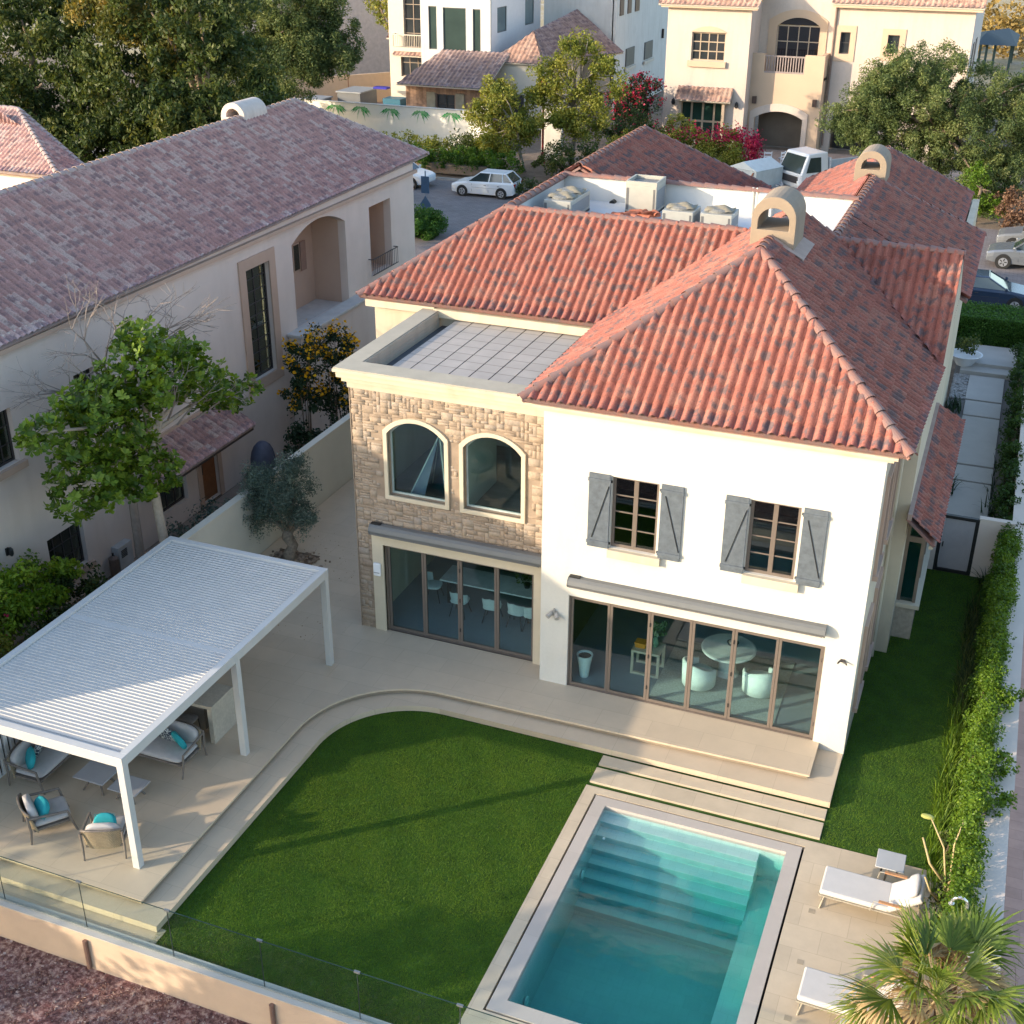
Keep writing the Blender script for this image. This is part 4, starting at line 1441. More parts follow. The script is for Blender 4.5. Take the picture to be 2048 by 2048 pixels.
# upper floor children's tent
t = empty('teepee_tent', (-3.35, 1.75, 3.45), 'blue grey play teepee with pale poles behind the left arched window', 'play tent')
apx = (-3.35, 1.8, 5.15)
ft = [(-4.0, 1.15), (-2.85, 1.1), (-2.6, 2.2), (-3.9, 2.5)]
MB().add([(*p, 3.46) for p in ft] + [apx], [(3, 0, 4), (2, 3, 4), (1, 2, 4)]).add([(*ft[0], 3.46), (-3.55, 1.13, 3.46), apx], [(0, 1, 2)]).build('canvas', pm('blue_canvas', (.16, .20, .26), .9), t)
for p in ft:
    a, b2 = Vector((*p, 3.46)), Vector(apx)
    MB().tube([a, b2 + (b2 - a) * .12], .018, 6).build('pole', pm('pale_pole', (.6, .62, .58), .6), t)
t = empty('beanbag', (-2.9, 2.9, 3.45), 'grey beanbag behind the teepee', 'beanbag')
MB().pil((-2.95, 2.9, 3.72), (.38, .38, .28), None, .8).build('bag', pm('grey_canvas', (.25, .28, .3), .9), t, smooth=True)
MB().pil((-2.95, 2.85, 3.98), (.08, .08, .05), None, .8).build('handle', pm('grey_canvas', (.25, .28, .3), .9), t)
t = empty('storage_cube', (-.8, 2.0, 3.45), 'pale low cupboard behind the right arched window', 'cupboard')
MB().box(-1.05, -.35, 1.7, 2.3, 3.452, 4.25).build('carcass', ROOM, t, bevel=.01)
MB().box(-1.04, -.71, 1.685, 1.70, 3.5, 4.2).box(-.69, -.36, 1.685, 1.70, 3.5, 4.2).build('door', ROOM, t)

# ================================================================ PERGOLA AND TERRACE FURNITURE
PG = pm('pergola_aluminium', (.54, .53, .51), .45, .04, 2)
t = empty('pergola', (-7.2, -5.1, 0), 'long white louvred pergola over the seating terrace', 'pergola')
PX0, PX1, PY0, PY1, PZ = -9.36, -4.92, -9.02, -1.22, 2.66
mb = MB().box(PX0, PX1, PY0, PY0 + .16, PZ - .22, PZ).box(PX0, PX1, PY1 - .16, PY1, PZ - .22, PZ).box(PX0, PX0 + .16, PY0 + .16, PY1 - .16, PZ - .22, PZ).box(PX1 - .16, PX1, PY0 + .16, PY1 - .16, PZ - .22, PZ)
mb.box(PX0 + .16, PX1 - .16, -5.22, -5.04, PZ - .18, PZ - .055)
mb.build('roof_frame', PG, t, bevel=.006)
for (ya, yb) in ((PY0 + .16, -5.22), (-5.04, PY1 - .16)):
    mb = MB()
    k = int((yb - ya) / .098)
    for i in range(k):
        y = ya + (yb - ya) * (i + .5) / k
        M = Matrix.Translation((0, y, PZ - .07)) @ Matrix.Rotation(R(-12), 4, 'X')
        mb.box(PX0 + .17, PX1 - .17, -.047, .047, -.009, .012, M)
    mb.build('louvre_panel', PG, t)
for x in (PX0 + .08, PX1 - .08):
    for y in (PY0 + .08, -5.13, PY1 - .08):
        MB().box(x - .075, x + .075, y - .075, y + .075, .0, PZ - .22).build('post', PG, t, bevel=.005)

RATTAN = pavemat('woven_rattan', (.42, .34, .23), .02, .01, (.25, .2, .13), .003, .8, .15, bump=.4)
FWOOD = pm('grey_teak', (.17, .145, .125), .6, .2, 12, .2, 40)
SEATF = pm('grey_seat_fabric', (.46, .44, .43), .95, .06, 10, .35, 90)
TEAL = pm('teal_fabric', (.02, .30, .34), .9, .1, 8, .35, 90)
mt, tt, b = newmat('patterned_fabric')
tc = nd(tt, 'ShaderNodeTexCoord')
vn = nd(tt, 'ShaderNodeTexVoronoi', i_Scale=14.0, feature='DISTANCE_TO_EDGE')
tt.links.new(tc.outputs['Object'], vn.inputs['Vector'])
tt.links.new(ramp(tt, vn.outputs['Distance'], [(.05, (.5, .55, .55)), (.09, (.02, .03, .05)), (.3, (.04, .06, .09))]), b.inputs['Base Color'])
b.inputs['Roughness'].default_value = .9
PATT = mt


def lounge(name, label, cat, W_, loc, rz, n_legs=4, group=None):
    """framed outdoor seat facing local +y; width along x"""
    t = empty(name, (0, 0, 0), label, cat, group)
    h = W_ / 2
    MB().box(-h + .05, h - .05, -.36, .36, .24, .29).build('seat_frame', FWOOD, t)
    MB().pil((0, .02, .36), (h - .06, .37, .085), None, .22, 28).build('seat_cushion', SEATF, t, smooth=True)
    # curved back, woven outside
    rings = []
    n = 12
    for i in range(n + 1):
        u = -1 + 2 * i / n
        x = u * (h - .03)
        y = -.40 + .10 * abs(u)**3
        rings.append([(x, y, .22), (x, y - .12, .74 - .05 * abs(u)**4), (x, y - .09, .74 - .05 * abs(u)**4), (x, y + .03, .22)])
    MB().loft(rings).build('woven_back', RATTAN, t)
    MB().tube([((-1 + 2 * i / n) * (h - .02), -.505 + .10 * abs(-1 + 2 * i / n)**3, .75 - .05 * abs(-1 + 2 * i / n)**4) for i in range(n + 1)], .022, 6).build('back_rail', FWOOD, t)
    k = 1 if W_ < 1.2 else 2
    for i in range(k):
        cx = (i - (k - 1) / 2) * (W_ - .1) / k
        M = Matrix.Translation((cx, -.31, .60)) @ Matrix.Rotation(R(14), 4, 'X')
        MB().pil((0, 0, 0), ((W_ - .16) / k / 2, .085, .22), M, .35, 20).build('back_cushion', SEATF, t, smooth=True)
    for sx in (-1, 1):
        x = sx * (h - .01)
        MB().tube([(x, .44, 0), (x, .36, .30), (x, .32, .52)], [.02, .026, .024], 6).build('front_leg', FWOOD, t)
        MB().tube([(x, -.46, 0), (x, -.42, .30), (x, -.45, .68)], [.02, .026, .022], 6).build('rear_leg', FWOOD, t)
        MB().tube([(x, .33, .53), (x, 0, .56), (x, -.44, .62)], [.026, .028, .026], 6).build('armrest', FWOOD, t)
    t.location = loc
    t.rotation_euler = (0, 0, rz)
    return t


def cushion(mat, loc, rz, tilt, label, s=.22, group=None, cat='cushion'):
    t = empty('throw_cushion', (0, 0, 0), label, cat, group)
    MB().pil((0, 0, 0), (s, .07, s), None, .35, 20, 12).build('cover', mat, t, smooth=True)
    MB().tube([(-s * .86, 0, -s * .86), (s * .86, 0, -s * .86), (s * .86, 0, s * .86), (-s * .86, 0, s * .86), (-s * .86, 0, -s * .86)], .006, 5).build('piping', mat, t)
    t.location = loc
    t.rotation_euler = (tilt, 0, rz)
    return t


def at(o, lx, ly, z):
    a = o.rotation_euler.z
    return (o.location.x + lx * math.cos(a) - ly * math.sin(a), o.location.y + lx * math.sin(a) + ly * math.cos(a), z)


A1 = lounge('patio_armchair', 'woven back armchair angled at the left of the two armchairs under the pergola', 'armchair', .82, (-7.38, -8.62, 0), R(-38), group='woven armchairs under the pergola')
A2 = copy_tree(A1)
A2.location = (-5.92, -8.62, 0)
A2.rotation_euler = (0, 0, R(26))
A2['label'] = 'woven back armchair seen from behind beside the front corner post'
S1 = lounge('patio_sofa', 'grey outdoor sofa along the slatted screen at the left of the pergola', 'sofa', 2.0, (-8.62, -6.92, 0), R(-88), group='grey outdoor sofas under the pergola')
S2 = copy_tree(S1)
S2.location = (-6.75, -5.95, 0)
S2.rotation_euler = (0, 0, R(180))
S2['label'] = 'grey outdoor sofa backing onto the kitchen counter under the pergola'
cushion(TEAL, at(A1, .1, -.12, .58), A1.rotation_euler.z + .3, R(-25), 'teal cushion on the angled armchair', group='teal cushions')
cushion(TEAL, at(A2, 0, -.1, .60), A2.rotation_euler.z, R(-20), 'teal cushion on the armchair seen from behind', group='teal cushions')
cushion(TEAL, at(S1, .68, -.05, .60), R(-40), R(-20), 'teal cushion on the sofa by the slatted screen', group='teal cushions')
cushion(PATT, at(S1, .32, -.12, .60), R(-70), R(-22), 'dark patterned cushion on the sofa by the slatted screen', group='dark patterned cushions')
cushion(TEAL, at(S2, -.66, -.02, .62), R(150), R(-22), 'teal cushion on the sofa backing onto the counter', group='teal cushions')
cushion(PATT, at(S2, -.28, -.1, .62), R(176), R(-22), 'dark patterned cushion on the sofa backing onto the counter', .24, group='dark patterned cushions')


def low_table(x0, x1, y0, y1, z, label):
    t = empty('coffee_table', ((x0 + x1) / 2, (y0 + y1) / 2, 0), label, 'coffee table', 'coffee tables')
    cx, cy = (x0 + x1) / 2, (y0 + y1) / 2
    MB().box(x0, x1, y0, y1, z - .03, z).build('table_top', pm('grey_ceramic', (.34, .34, .35), .5, .06, 3), t, bevel=.05).modifiers[0].segments = 5
    for sx in (-1, 1):
        for sy in (-1, 1):
            MB().tube([(cx + sx * .06, cy + sy * .05, z - .03), (cx + sx * (x1 - x0) * .33, cy + sy * (y1 - y0) * .33, .0)], [.03, .02], 6).build('leg', FWOOD, t)
    return t


low_table(-7.62, -6.86, -7.58, -6.90, .40, 'larger grey coffee table under the pergola')
low_table(-6.78, -6.08, -7.55, -7.0, .32, 'smaller lower grey coffee table right of the larger one')
t = empty('outdoor_counter', (-6.2, -4.6, 0), 'pale stone waterfall counter under the pergola', 'counter')
TRAV = pm('travertine', (.46, .42, .35), .6, .12, 1.2, .1, 50, fine=.1)
MB().box(-8.3, -5.80, -5.08, -4.22, .90, .98).build('counter_top', TRAV, t, bevel=.004)
MB().box(-5.92, -5.80, -5.08, -4.22, .0, .899).build('end_panel', TRAV, t, bevel=.004)
MB().box(-8.3, -6.3, -4.7, -4.24, .0, .899).build('cabinet', pm('counter_cabinet', (.25, .22, .19), .6), t)
t = empty('bar_stool', (-6.35, -5.2, 0), 'dark metal stool tucked at the pale stone counter', 'stool')
for sx in (-1, 1):
    for sy in (-1, 1):
        MB().tube([(-6.35 + sx * .17, -5.25 + sy * .16, .62), (-6.35 + sx * .21, -5.25 + sy * .2, 0)], .014, 6).build('leg', BLACK, t)
MB().pil((-6.35, -5.25, .65), (.22, .2, .04), None, .5).build('seat', FWOOD, t, smooth=True)
# slatted screen and boundary wall on the left
t = empty('slatted_screen', (-9.5, -5.5, 0), 'white vertical slatted screen behind the left sofa', 'screen')
mb = MB()
y = -9.2
while y < -1.4:
    mb.box(-9.46, -9.40, y, y + .09, .02, 2.2)
    y += .17
mb.build('slats', WMETAL, t)
MB().box(-9.47, -9.39, -9.25, -1.35, 2.2, 2.28).box(-9.47, -9.39, -9.25, -1.35, -.0, .02).build('rail', WMETAL, t)
MB().box(-9.56, -9.50, -9.25, -1.35, 0, 2.2).build('backing_panel', BLACK, t)
t = empty('boundary_wall', (-9.7, 2, 0), 'pale rendered boundary wall between the two villas', 'wall')
MB().box(-9.80, -9.62, -10.3, 17, -.4, 2.0).build('wall_body', pm('pale_render', (.60, .58, .50), .9, .05, 1, .2, 50), t)
MB().box(-9.83, -9.60, -10.3, 17, 2.0, 2.06).build('wall_cap', pm('pale_render', (.60, .58, .50), .9, .05, 1, .2, 50), t)

# ---- front boundary wall with glass balustrade
t = empty('front_boundary_wall', (0, -10.4, -.3), 'low sandy boundary wall along the front of the garden', 'wall')
MB().box(-14, 10.6, -10.56, -10.31, -1.15, -.29).build('wall_body', pm('sandy_render', (.50, .38, .28), .9, .08, 1.3, .25, 40), t)
MB().box(-14, 10.6, -10.57, -10.30, -.289, -.27).build('wall_cap', pm('wall_cap_stone', (.42, .41, .38), .8, .05, 2), t)
for x in (-5.05, -1.05, 2.6, 6.5):
    MB().tube([(x, -10.60, -1.1), (x, -10.60, -.42)], .045, 8).build('drain_pipe', pm('brown_pipe', (.20, .12, .09), .6), t)
t = empty('glass_balustrade', (0, -10.42, -.27), 'frameless glass balustrade on the front boundary wall', 'balustrade')
xs = [-8.9, -7.0, -5.09, -3.17, -1.27, .62, 2.5, 4.4, 6.3, 8.2]
for a, b2 in zip(xs[:-1], xs[1:]):
    MB().box(a + .012, b2 - .012, -10.44, -10.425, -.27, .86).build('pane', FGLASS, t)
    MB().box(a + .012, b2 - .012, -10.441, -10.424, .86, .866).build('pane_edge', pm('glass_edge', (.015, .04, .035), .5), t)
for x in xs:
    MB().box(x - .007, x + .007, -10.438, -10.427, -.27, .86).build('joint', pm('joint_seal', (.02, .03, .03), .5), t)
    MB().box(x - .055, x + .055, -10.45, -10.41, .84, .875).build('clamp', pm('steel_clamp', (.25, .27, .27), .35, metal=.6), t)
MB().box(-8.9, 8.2, -10.455, -10.41, -.27, -.24).build('base_channel', pm('channel_grey', (.22, .24, .23), .5), t)

# ---- right boundary wall, gate wall and gate
WALLW = pm('boundary_white', (.68, .58, .50), .9, .05, 1, .2, 50)
t = empty('right_boundary_wall', (10.4, 0, 0), 'white boundary wall between the hedge and the pink pavement', 'wall')
MB().box(10.10, 10.60, -10.3, -1.5, -.46, .95).box(10.25, 10.66, -1.5, 10.5, -.46, .95).box(10.25, 10.7, 10.5, 33, -.46, .95).build('wall_body', WALLW, t)
MB().box(10.06, 10.62, -10.3, -1.5, .951, 1.0).box(10.22, 10.68, -1.5, 33, .951, 1.0).build('wall_cap', WALLW, t)
t = empty('garden_wall', (9.8, 9.9, -.3), 'short white wall right of the black framed gate', 'wall')
MB().box(9.34, 10.25, 9.86, 10.02, -.46, 1.46).build('wall_body', WALLW, t)
MB().box(9.32, 10.25, 9.84, 10.04, 1.461, 1.5).build('wall_cap', WALLW, t)
t = empty('garden_gate', (8.86, 9.92, -.3), 'pale garden gate in a thick black frame at the end of the side lawn', 'gate')
MB().box(8.32, 8.42, 9.86, 9.98, -.32, 1.44).box(9.24, 9.34, 9.86, 9.98, -.32, 1.44).box(8.42, 9.24, 9.86, 9.98, 1.35, 1.44).box(8.42, 9.24, 9.86, 9.98, -.32, -.24).build('gate_frame', BLACK, t)
MB().box(8.43, 9.23, 9.90, 9.94, -.23, 1.34).build('gate_panel', pavemat('gate_mesh', (.50, .46, .465), .05, .02, (.4, .37, .37), .004, .7, .06), t)
MB().box(8.46, 8.49, 9.86, 9.90, .45, .6).build('handle', BLACK, t)
t = empty('side_wall_stub', (8.1, 9.95, -.3), 'white wall stub between the bay window and the gate', 'wall')
MB().box(7.64, 8.32, 9.86, 10.0, -.46, 1.6).build('wall_body', WALLW, t)
MB().box(7.64, 8.32, 9.84, 10.02, 1.601, 1.64).build('wall_cap', WALLW, t)

# ---- pool loungers and tables
SLING = pm('lounger_fabric', (.55, .53, .51), .95, .03, 6, .3, 120)
ALU = pm('brushed_frame', (.50, .46, .38), .35, .05, 5, metal=.5)
TEAK = pm('teak', (.42, .22, .11), .6, .2, 14)


def lounger(loc, rz, label):
    """head towards +x"""
    t = empty('sun_lounger', (0, 0, 0), label, 'sun lounger', 'sun loungers beside the pool')
    z = .34
    MB().box(0, 1.28, -.37, .37, z, z + .11).build('mattress', SLING, t, bevel=.035)
    M = Matrix.Translation((1.29, 0, z)) @ Matrix.Rotation(R(-38), 4, 'Y')
    MB().box(0, .72, -.37, .37, 0, .11, M).build('back_mattress', SLING, t, bevel=.035)
    M2 = Matrix.Translation((1.29, 0, z)) @ Matrix.Rotation(R(-38), 4, 'Y')
    MB().pil((.58, 0, .17), (.13, .31, .075), M2, .6, 18).build('head_pillow', SLING, t, smooth=True)
    fr_ = MB()
    for sy in (-.36, .36):
        fr_.bar((0, sy, z - .02), (1.95, sy, z - .02), .03, .03)
    fr_.bar((0, -.36, z - .02), (0, .36, z - .02), .03, .03).bar((1.95, -.36, z - .02), (1.95, .36, z - .02), .03, .03)
    fr_.build('frame', ALU, t)
    for x, dx in ((.10, -.06), (1.75, .06)):
        for sy in (-.36, .36):
            MB().tube([(x, sy, z - .02), (x + dx, sy, 0)], .017, 6).build('leg', ALU, t)
        MB().tube([(x + dx, -.36, .02), (x + dx, .36, .02)], .012, 6).build('foot_bar', ALU, t)
    for sy in (-.42, .42):
        ar = MB().tube([(.95, sy, z), (1.0, sy, z + .24), (1.55, sy, z + .26), (1.6, sy, z)], .012, 6).build('arm_frame', ALU, t)
        MB().box(1.08, 1.5, sy - .03, sy + .03, z + .25, z + .275).build('armrest', TEAK, ar)
    t.location = loc
    t.rotation_euler = (0, 0, rz)
    return t


lounger((7.46, -4.44, -.30), R(-1), 'white sun lounger nearest the house with its small table behind')
lounger((7.52, -7.15, -.30), R(-1), 'white sun lounger half hidden by the fan palm')


def side_table(x, y, label):
    t = empty('side_table', (0, 0, 0), label, 'side table', 'small grey side tables')
    MB().box(-.27, .27, -.27, .27, .455, .48).build('table_top', pm('side_table_top', (.42, .43, .44), .45, .04, 3), t, bevel=.06).modifiers[0].segments = 5
    for sx in (-1, 1):
        MB().bar((sx * .12, 0, .455), (sx * .16, .14, 0), .03, .03).build('leg', BLACK, t)
    MB().bar((0, 0, .455), (-.08, -.2, 0), .03, .03).build('leg', BLACK, t)
    t.location = (x, y, -.30)
    return t


side_table(8.62, -3.52, 'grey rounded side table behind the lounger nearest the house')
side_table(8.55, -8.0, 'grey side table at the bottom edge below the second lounger')
t = empty('outdoor_shower', (9.97, -5.95, -.3), 'chrome hooked shower pole by the right boundary wall', 'shower')
CH = pm('polished_steel', (.75, .75, .75), .15, .02, 3, metal=.8)
pts = [(9.97, -5.95, -.3), (9.96, -5.95, 1.6)]
for i in range(9):
    a = math.pi * i / 8
    pts.append((9.96 - .13 + .13 * math.cos(a), -5.95, 1.65 + .15 * math.sin(a)))
MB().tube(pts, .028, 10).build('pole', CH, t, smooth=True)
MB().lathe([(.02, .03), (.05, .02), (.05, 0)], 14, (9.70, -5.95, 1.62)).build('shower_head', CH, t)
for q in range(3):
    MB().box(7.32 + q * .02, 7.44 + q * .02, -5.0 - 1.35 * q, -4.88 - 1.35 * q, -.299, -.296).build('deck_cover', pm('deck_cover_stone', (.36, .30, .22), .8), pool)
# ================================================================ LEFT NEIGHBOUR VILLA
N = empty('villa', (-18, 5, 0), 'beige villa in shade with a long weathered tile roof left of the boundary wall', 'house')
NX = -13.35
nh = [rect(9.05, 10.45, 2.55, 6.25), arch(11.95, 15.65, 3.35, 6.86, .5), rect(17.5, 19.25, 3.85, 6.45),
      rect(-2.35, -1.6, 4.2, 5.62), rect(.75, 1.55, 4.3, 5.62), rect(-1.2, .2, .4, 1.7), rect(5.65, 6.55, -.35, 1.75), rect(3.2, 4.9, .2, 1.5), rect(-7.5, -6.7, 4.2, 5.6)]
plate(rect(-13, 21.3, -.5, 7.4), nh, .3, FX(NX), 'wall', NBWALL, N)
MB().box(-22, NX - .3, 21.0, 21.3, -.5, 7.4).box(-22, NX - .3, -13, -12.7, -.5, 7.3).build('end_wall', NBWALL, N)
# niche and balcony interiors
NIN = pm('niche_render', (.50, .36, .28), .9, .05, 1, .2, 60)
MB().box(-14.9, -14.75, 11.6, 16.0, 3.0, 7.2).box(-14.75, NX - .3, 15.66, 15.8, 3.0, 7.2).box(-14.75, NX - .3, 11.7, 11.94, 3.0, 7.2).box(-14.75, NX - .3, 11.94, 15.66, 7.0, 7.15).build('niche_wall', NIN, N)
MB().box(-14.75, NX + .02, 11.94, 15.66, 3.2, 3.33).build('niche_floor', pm('pale_slab', (.50, .48, .46), .8), N)
MB().box(-15.0, -14.85, 17.3, 19.5, 3.5, 6.8).box(-14.85, NX - .3, 19.26, 19.4, 3.6, 6.7).box(-14.85, NX - .3, 17.35, 17.49, 3.6, 6.7).box(-14.85, NX - .3, 17.49, 19.26, 3.7, 3.84).build('balcony_wall', NIN, N)
# projecting bay below the niche
MB().box(NX + .002, -12.85, 11.3, 16.1, -.5, 3.42).build('bay_body', NBWALL, N)
bev(MB().box(NX + .002, -12.75, 11.2, 16.2, 3.42, 3.52).build('bay_ledge', pm('pale_slab', (.50, .48, .46), .8), N), .01)
wn = MB().box(-14.74, -14.70, 14.2, 15.0, 4.7, 5.7).build('window', NBTRIM, N)
MB().box(-14.70, -14.69, 14.25, 14.6, 4.75, 5.65).build('pane', GLASSD, wn)
sh_ = MB().box(-14.69, -14.66, 14.65, 15.02, 4.65, 5.7).build('shutter', pm('brown_shutter', (.28, .18, .14), .7), wn)


def bar_window(y0, y1, z0, z1, nx_, nz_, x=NX, trim=.0, parent=None, frame=None, sill=True):
    wd = MB().box(x - .2, x - .14, y0, y0 + .05, z0, z1).box(x - .2, x - .14, y1 - .05, y1, z0, z1).box(x - .2, x - .14, y0 + .05, y1 - .05, z0, z0 + .05).box(x - .2, x - .14, y0 + .05, y1 - .05, z1 - .05, z1)
    for i in range(1, nx_):
        y = y0 + (y1 - y0) * i / nx_
        wd.box(x - .19, x - .15, y - .015, y + .015, z0 + .05, z1 - .05)
    for i in range(1, nz_):
        z = z0 + (z1 - z0) * i / nz_
        wd.box(x - .188, x - .152, y0 + .05, y1 - .05, z - .013, z + .013)
    wd = wd.build('window', frame or DARKFR, parent)
    MB().box(x - .18, x - .17, y0 + .05, y1 - .05, z0 + .05, z1 - .05).build('pane', GLASSD, wd)
    MB().box(x - .6, x - .55, y0 - .3, y1 + .3, z0 - .3, z1 + .3).build('dark_room_panel', ROOMD, wd)  # dark panel behind the pane, stands in for the unlit room
    if trim:
        plate(rect(y0 - trim, y1 + trim, z0 - trim, z1 + trim), [rect(y0, y1, z0, z1)], .06, FX(x + .05), 'window_surround', NBTRIM, wd)
    elif sill:
        MB().box(x, x + .12, y0 - .15, y1 + .15, z0 - .2, z0 - .02).build('sill', NBTRIM, wd)
    return wd


bar_window(9.05, 10.45, 2.55, 6.25, 2, 9, trim=.36, parent=N)
bar_window(-2.35, -1.6, 4.2, 5.62, 2, 3, parent=N)
bar_window(.75, 1.55, 4.3, 5.62, 2, 3, parent=N)
bar_window(-7.5, -6.7, 4.2, 5.6, 2, 3, parent=N)
bar_window(-1.2, .2, .4, 1.7, 4, 3, parent=N)
bar_window(3.2, 4.9, .2, 1.5, 4, 2, parent=N, sill=False)
dr = MB().box(NX - .2, NX - .1, 5.65, 6.55, -.4, 1.75).build('door', pm('brown_door', (.22, .09, .035), .45, .15, 5), N)
MB().tube([(NX - .1, 5.8, .6), (NX - .05, 5.8, .6), (NX - .05, 5.8, .9)], .02, 6).build('handle', BLACK, dr)
plate(rect(5.45, 6.75, -.4, 1.95), [rect(5.65, 6.55, -.4, 1.75)], .06, FX(NX + .05), 'door_surround', NBTRIM, N)
# roof: eave rises slightly towards the rear as built
E0, E1 = (-13.15, -13.5, 7.05), (-13.15, 22.3, 7.56)
R0, R1 = (-17.0, -13.5, 9.2), (-17.1, 19.0, 9.82)
tk = dict(tw=.20, tl=.34, amp=.065, step=.022, seg=6, capm=CAPN)
tile_slope('roof_slope', [E0, E1, R1, R0], ROOFN, N, **tk)
tile_slope('roof_slope', [E1, (-20.9, 22.3, 7.6), R1], ROOFN, N, **tk)
tile_slope('roof_slope', [(-20.9, 22.3, 7.6), (-20.9, -13.5, 7.1), R0, R1], ROOFN, N, **tk)
ridge_caps(R0, R1, CAPN, N, .11, .36)
ridge_caps(R1, E1, CAPN, N, .11, .36)
MB().box(-13.34, -13.2, -13.4, 21.4, 7.0, 7.12).build('eave_moulding', NBTRIM, N)
vent(-17.35, 15.2, 9.62, .98, .62, 1.5, (.27, .12, .42), N, .55, pm('nb_chimney_render', (.52, .46, .42), .9))
# balcony railing
rl = MB()
for z in (4.55, 3.95):
    rl.bar((NX + .18, 17.3, z), (NX + .18, 19.4, z), .03)
for i in range(15):
    y = 17.35 + i * .145
    rl.bar((NX + .18, y, 3.95), (NX + .18, y, 4.55), .014)
rl.bar((NX, 17.3, 4.55), (NX + .18, 17.3, 4.55), .03).bar((NX, 19.4, 4.55), (NX + .18, 19.4, 4.55), .03)
rl.build('balcony_railing', pm('iron_grey', (.07, .065, .065), .5), N)
# door canopy
tile_slope('canopy_roof', [(-12.15, 2.5, 1.98), (-12.15, 7.1, 1.98), (NX, 7.1, 2.62), (NX, 2.5, 2.62)], ROOFN, N, **tk)
cb = MB()
cb.bar((-12.2, 2.6, 1.88), (-12.2, 7.0, 1.88), .06)
for y in (2.8, 4.9, 6.9):
    cb.bar((NX, y, 1.4), (-12.3, y, 1.86), .06).bar((NX, y, 1.86), (-12.2, y, 1.86), .06)
cb.build('canopy_bracket', pm('dark_beam', (.05, .035, .03), .7), N)
MB().box(NX, NX + .06, 2.4, 7.2, 2.62, 2.74).build('canopy_flashing', NBTRIM, N)
t = empty('meter_box', (-13.2, 1.35, .2), 'pale louvred meter box on the beige wall behind the pergola corner', 'meter box')
MB().box(-13.34, -13.1, 1.15, 1.75, -.4, .35).build('casing', pm('meter_grey', (.42, .42, .42), .6), t)
lv = MB()
for i in range(5):
    lv.box(-13.1, -13.085, 1.25, 1.5, .0 + i * .05, .025 + i * .05)
lv.build('louvre', BLACK, t)
t = empty('water_heater', (-13.1, .9, .0), 'brown cylinder tank beside the pale meter box', 'tank')
MB().lathe([(.0, 0), (.14, .02), (.14, .62), (.05, .7), (.0, .7)], 14, (-13.1, .9, -.44)).build('tank_body', pm('tank_brown', (.14, .10, .08), .5), t)
MB().lathe([(.03, 0), (.03, .1)], 8, (-13.1, .9, .24)).build('valve', BLACK, t)
t = empty('wall_lantern', (-13.2, -2.6, 2.1), 'small black lantern on the beige wall above the bushes', 'wall light')
MB().box(-13.34, -13.3, -2.65, -2.55, 2.0, 2.2).build('back_plate', BLACK, t)
MB().lathe([(.03, 0), (.06, .05), (.06, .18), (.02, .24)], 6, (-13.2, -2.6, 2.0)).bar((-13.3, -2.6, 2.2), (-13.2, -2.6, 2.24), .02).build('lantern', BLACK, t)
t = empty('covered_grill', (-12.3, 7.2, -.3), 'tall object under a dark blue cover beside the beige wall', 'covered grill')
MB().pil((-12.0, 7.1, .5), (.36, .42, .95), None, .7).build('cover', pm('navy_cover', (.07, .08, .12), .6, .2, 3, .3, 20), t, smooth=True)
MB().lathe([(.3, 0), (.3, .08)], 12, (-12.0, 7.1, -.46)).build('base', BLACK, t)
t = empty('bucket', (-12.0, 5.3, -.4), 'red bucket on the path between the beige villa and boundary wall', 'bucket')
MB().lathe([(.14, 0), (.19, .3), (.17, .3), (.12, .04)], 14, (-11.6, 5.0, -.46)).build('bucket_body', pm('red_plastic', (.25, .01, .01), .4), t)
MB().tube([(-11.77, 5.0, -.16), (-11.6, 5.0, .0), (-11.43, 5.0, -.16)], .008, 5).build('handle', BLACK, t)
sheet('neighbour_path', [(-13.3, 1.5), (-9.8, 1.5), (-9.8, 11), (-13.3, 11)], -.44, pm('nb_path', (.30, .24, .20), .9, .1, 2), .1)

# ---------------------------------------------------------------- second villa further left
N2 = empty('villa', (-28, 20, 0), 'corner of a second villa with a weathered hip roof beyond the long tile roof', 'house')
MB().box(-40, -26.2, 15.1, 16.6, -.5, 7.0).build('wall', pm('pale_villa_wall', (.74, .70, .62), .9, .04), N2)
N2R, N2C, N2D = (-29.4, 18.0, 8.9), (-24.8, 14.5, 7.2), (-25.5, 16.7, 7.2)
tile_slope('roof_slope', [(-42, 14.6, 7.2), N2C, N2R, (-42, 18.0, 8.9)], ROOFN, N2, **tk)
tile_slope('roof_slope', [N2C, N2D, N2R], ROOFN, N2, **tk)
tile_slope('roof_slope', [N2D, N2R, (-42, 18.0, 8.9), (-42, 18.9, 7.2)], ROOFN, N2, **tk)
ridge_caps(N2C, N2R, CAPN, N2, .11, .36)
ridge_caps(N2D, N2R, CAPN, N2, .11, .36)
ridge_caps((-42, 18.0, 8.9), N2R, CAPN, N2, .11, .36)
MB().box(-40, -26.0, 14.75, 15.09, 7.02, 7.14).build('eave_moulding', NBTRIM, N2)

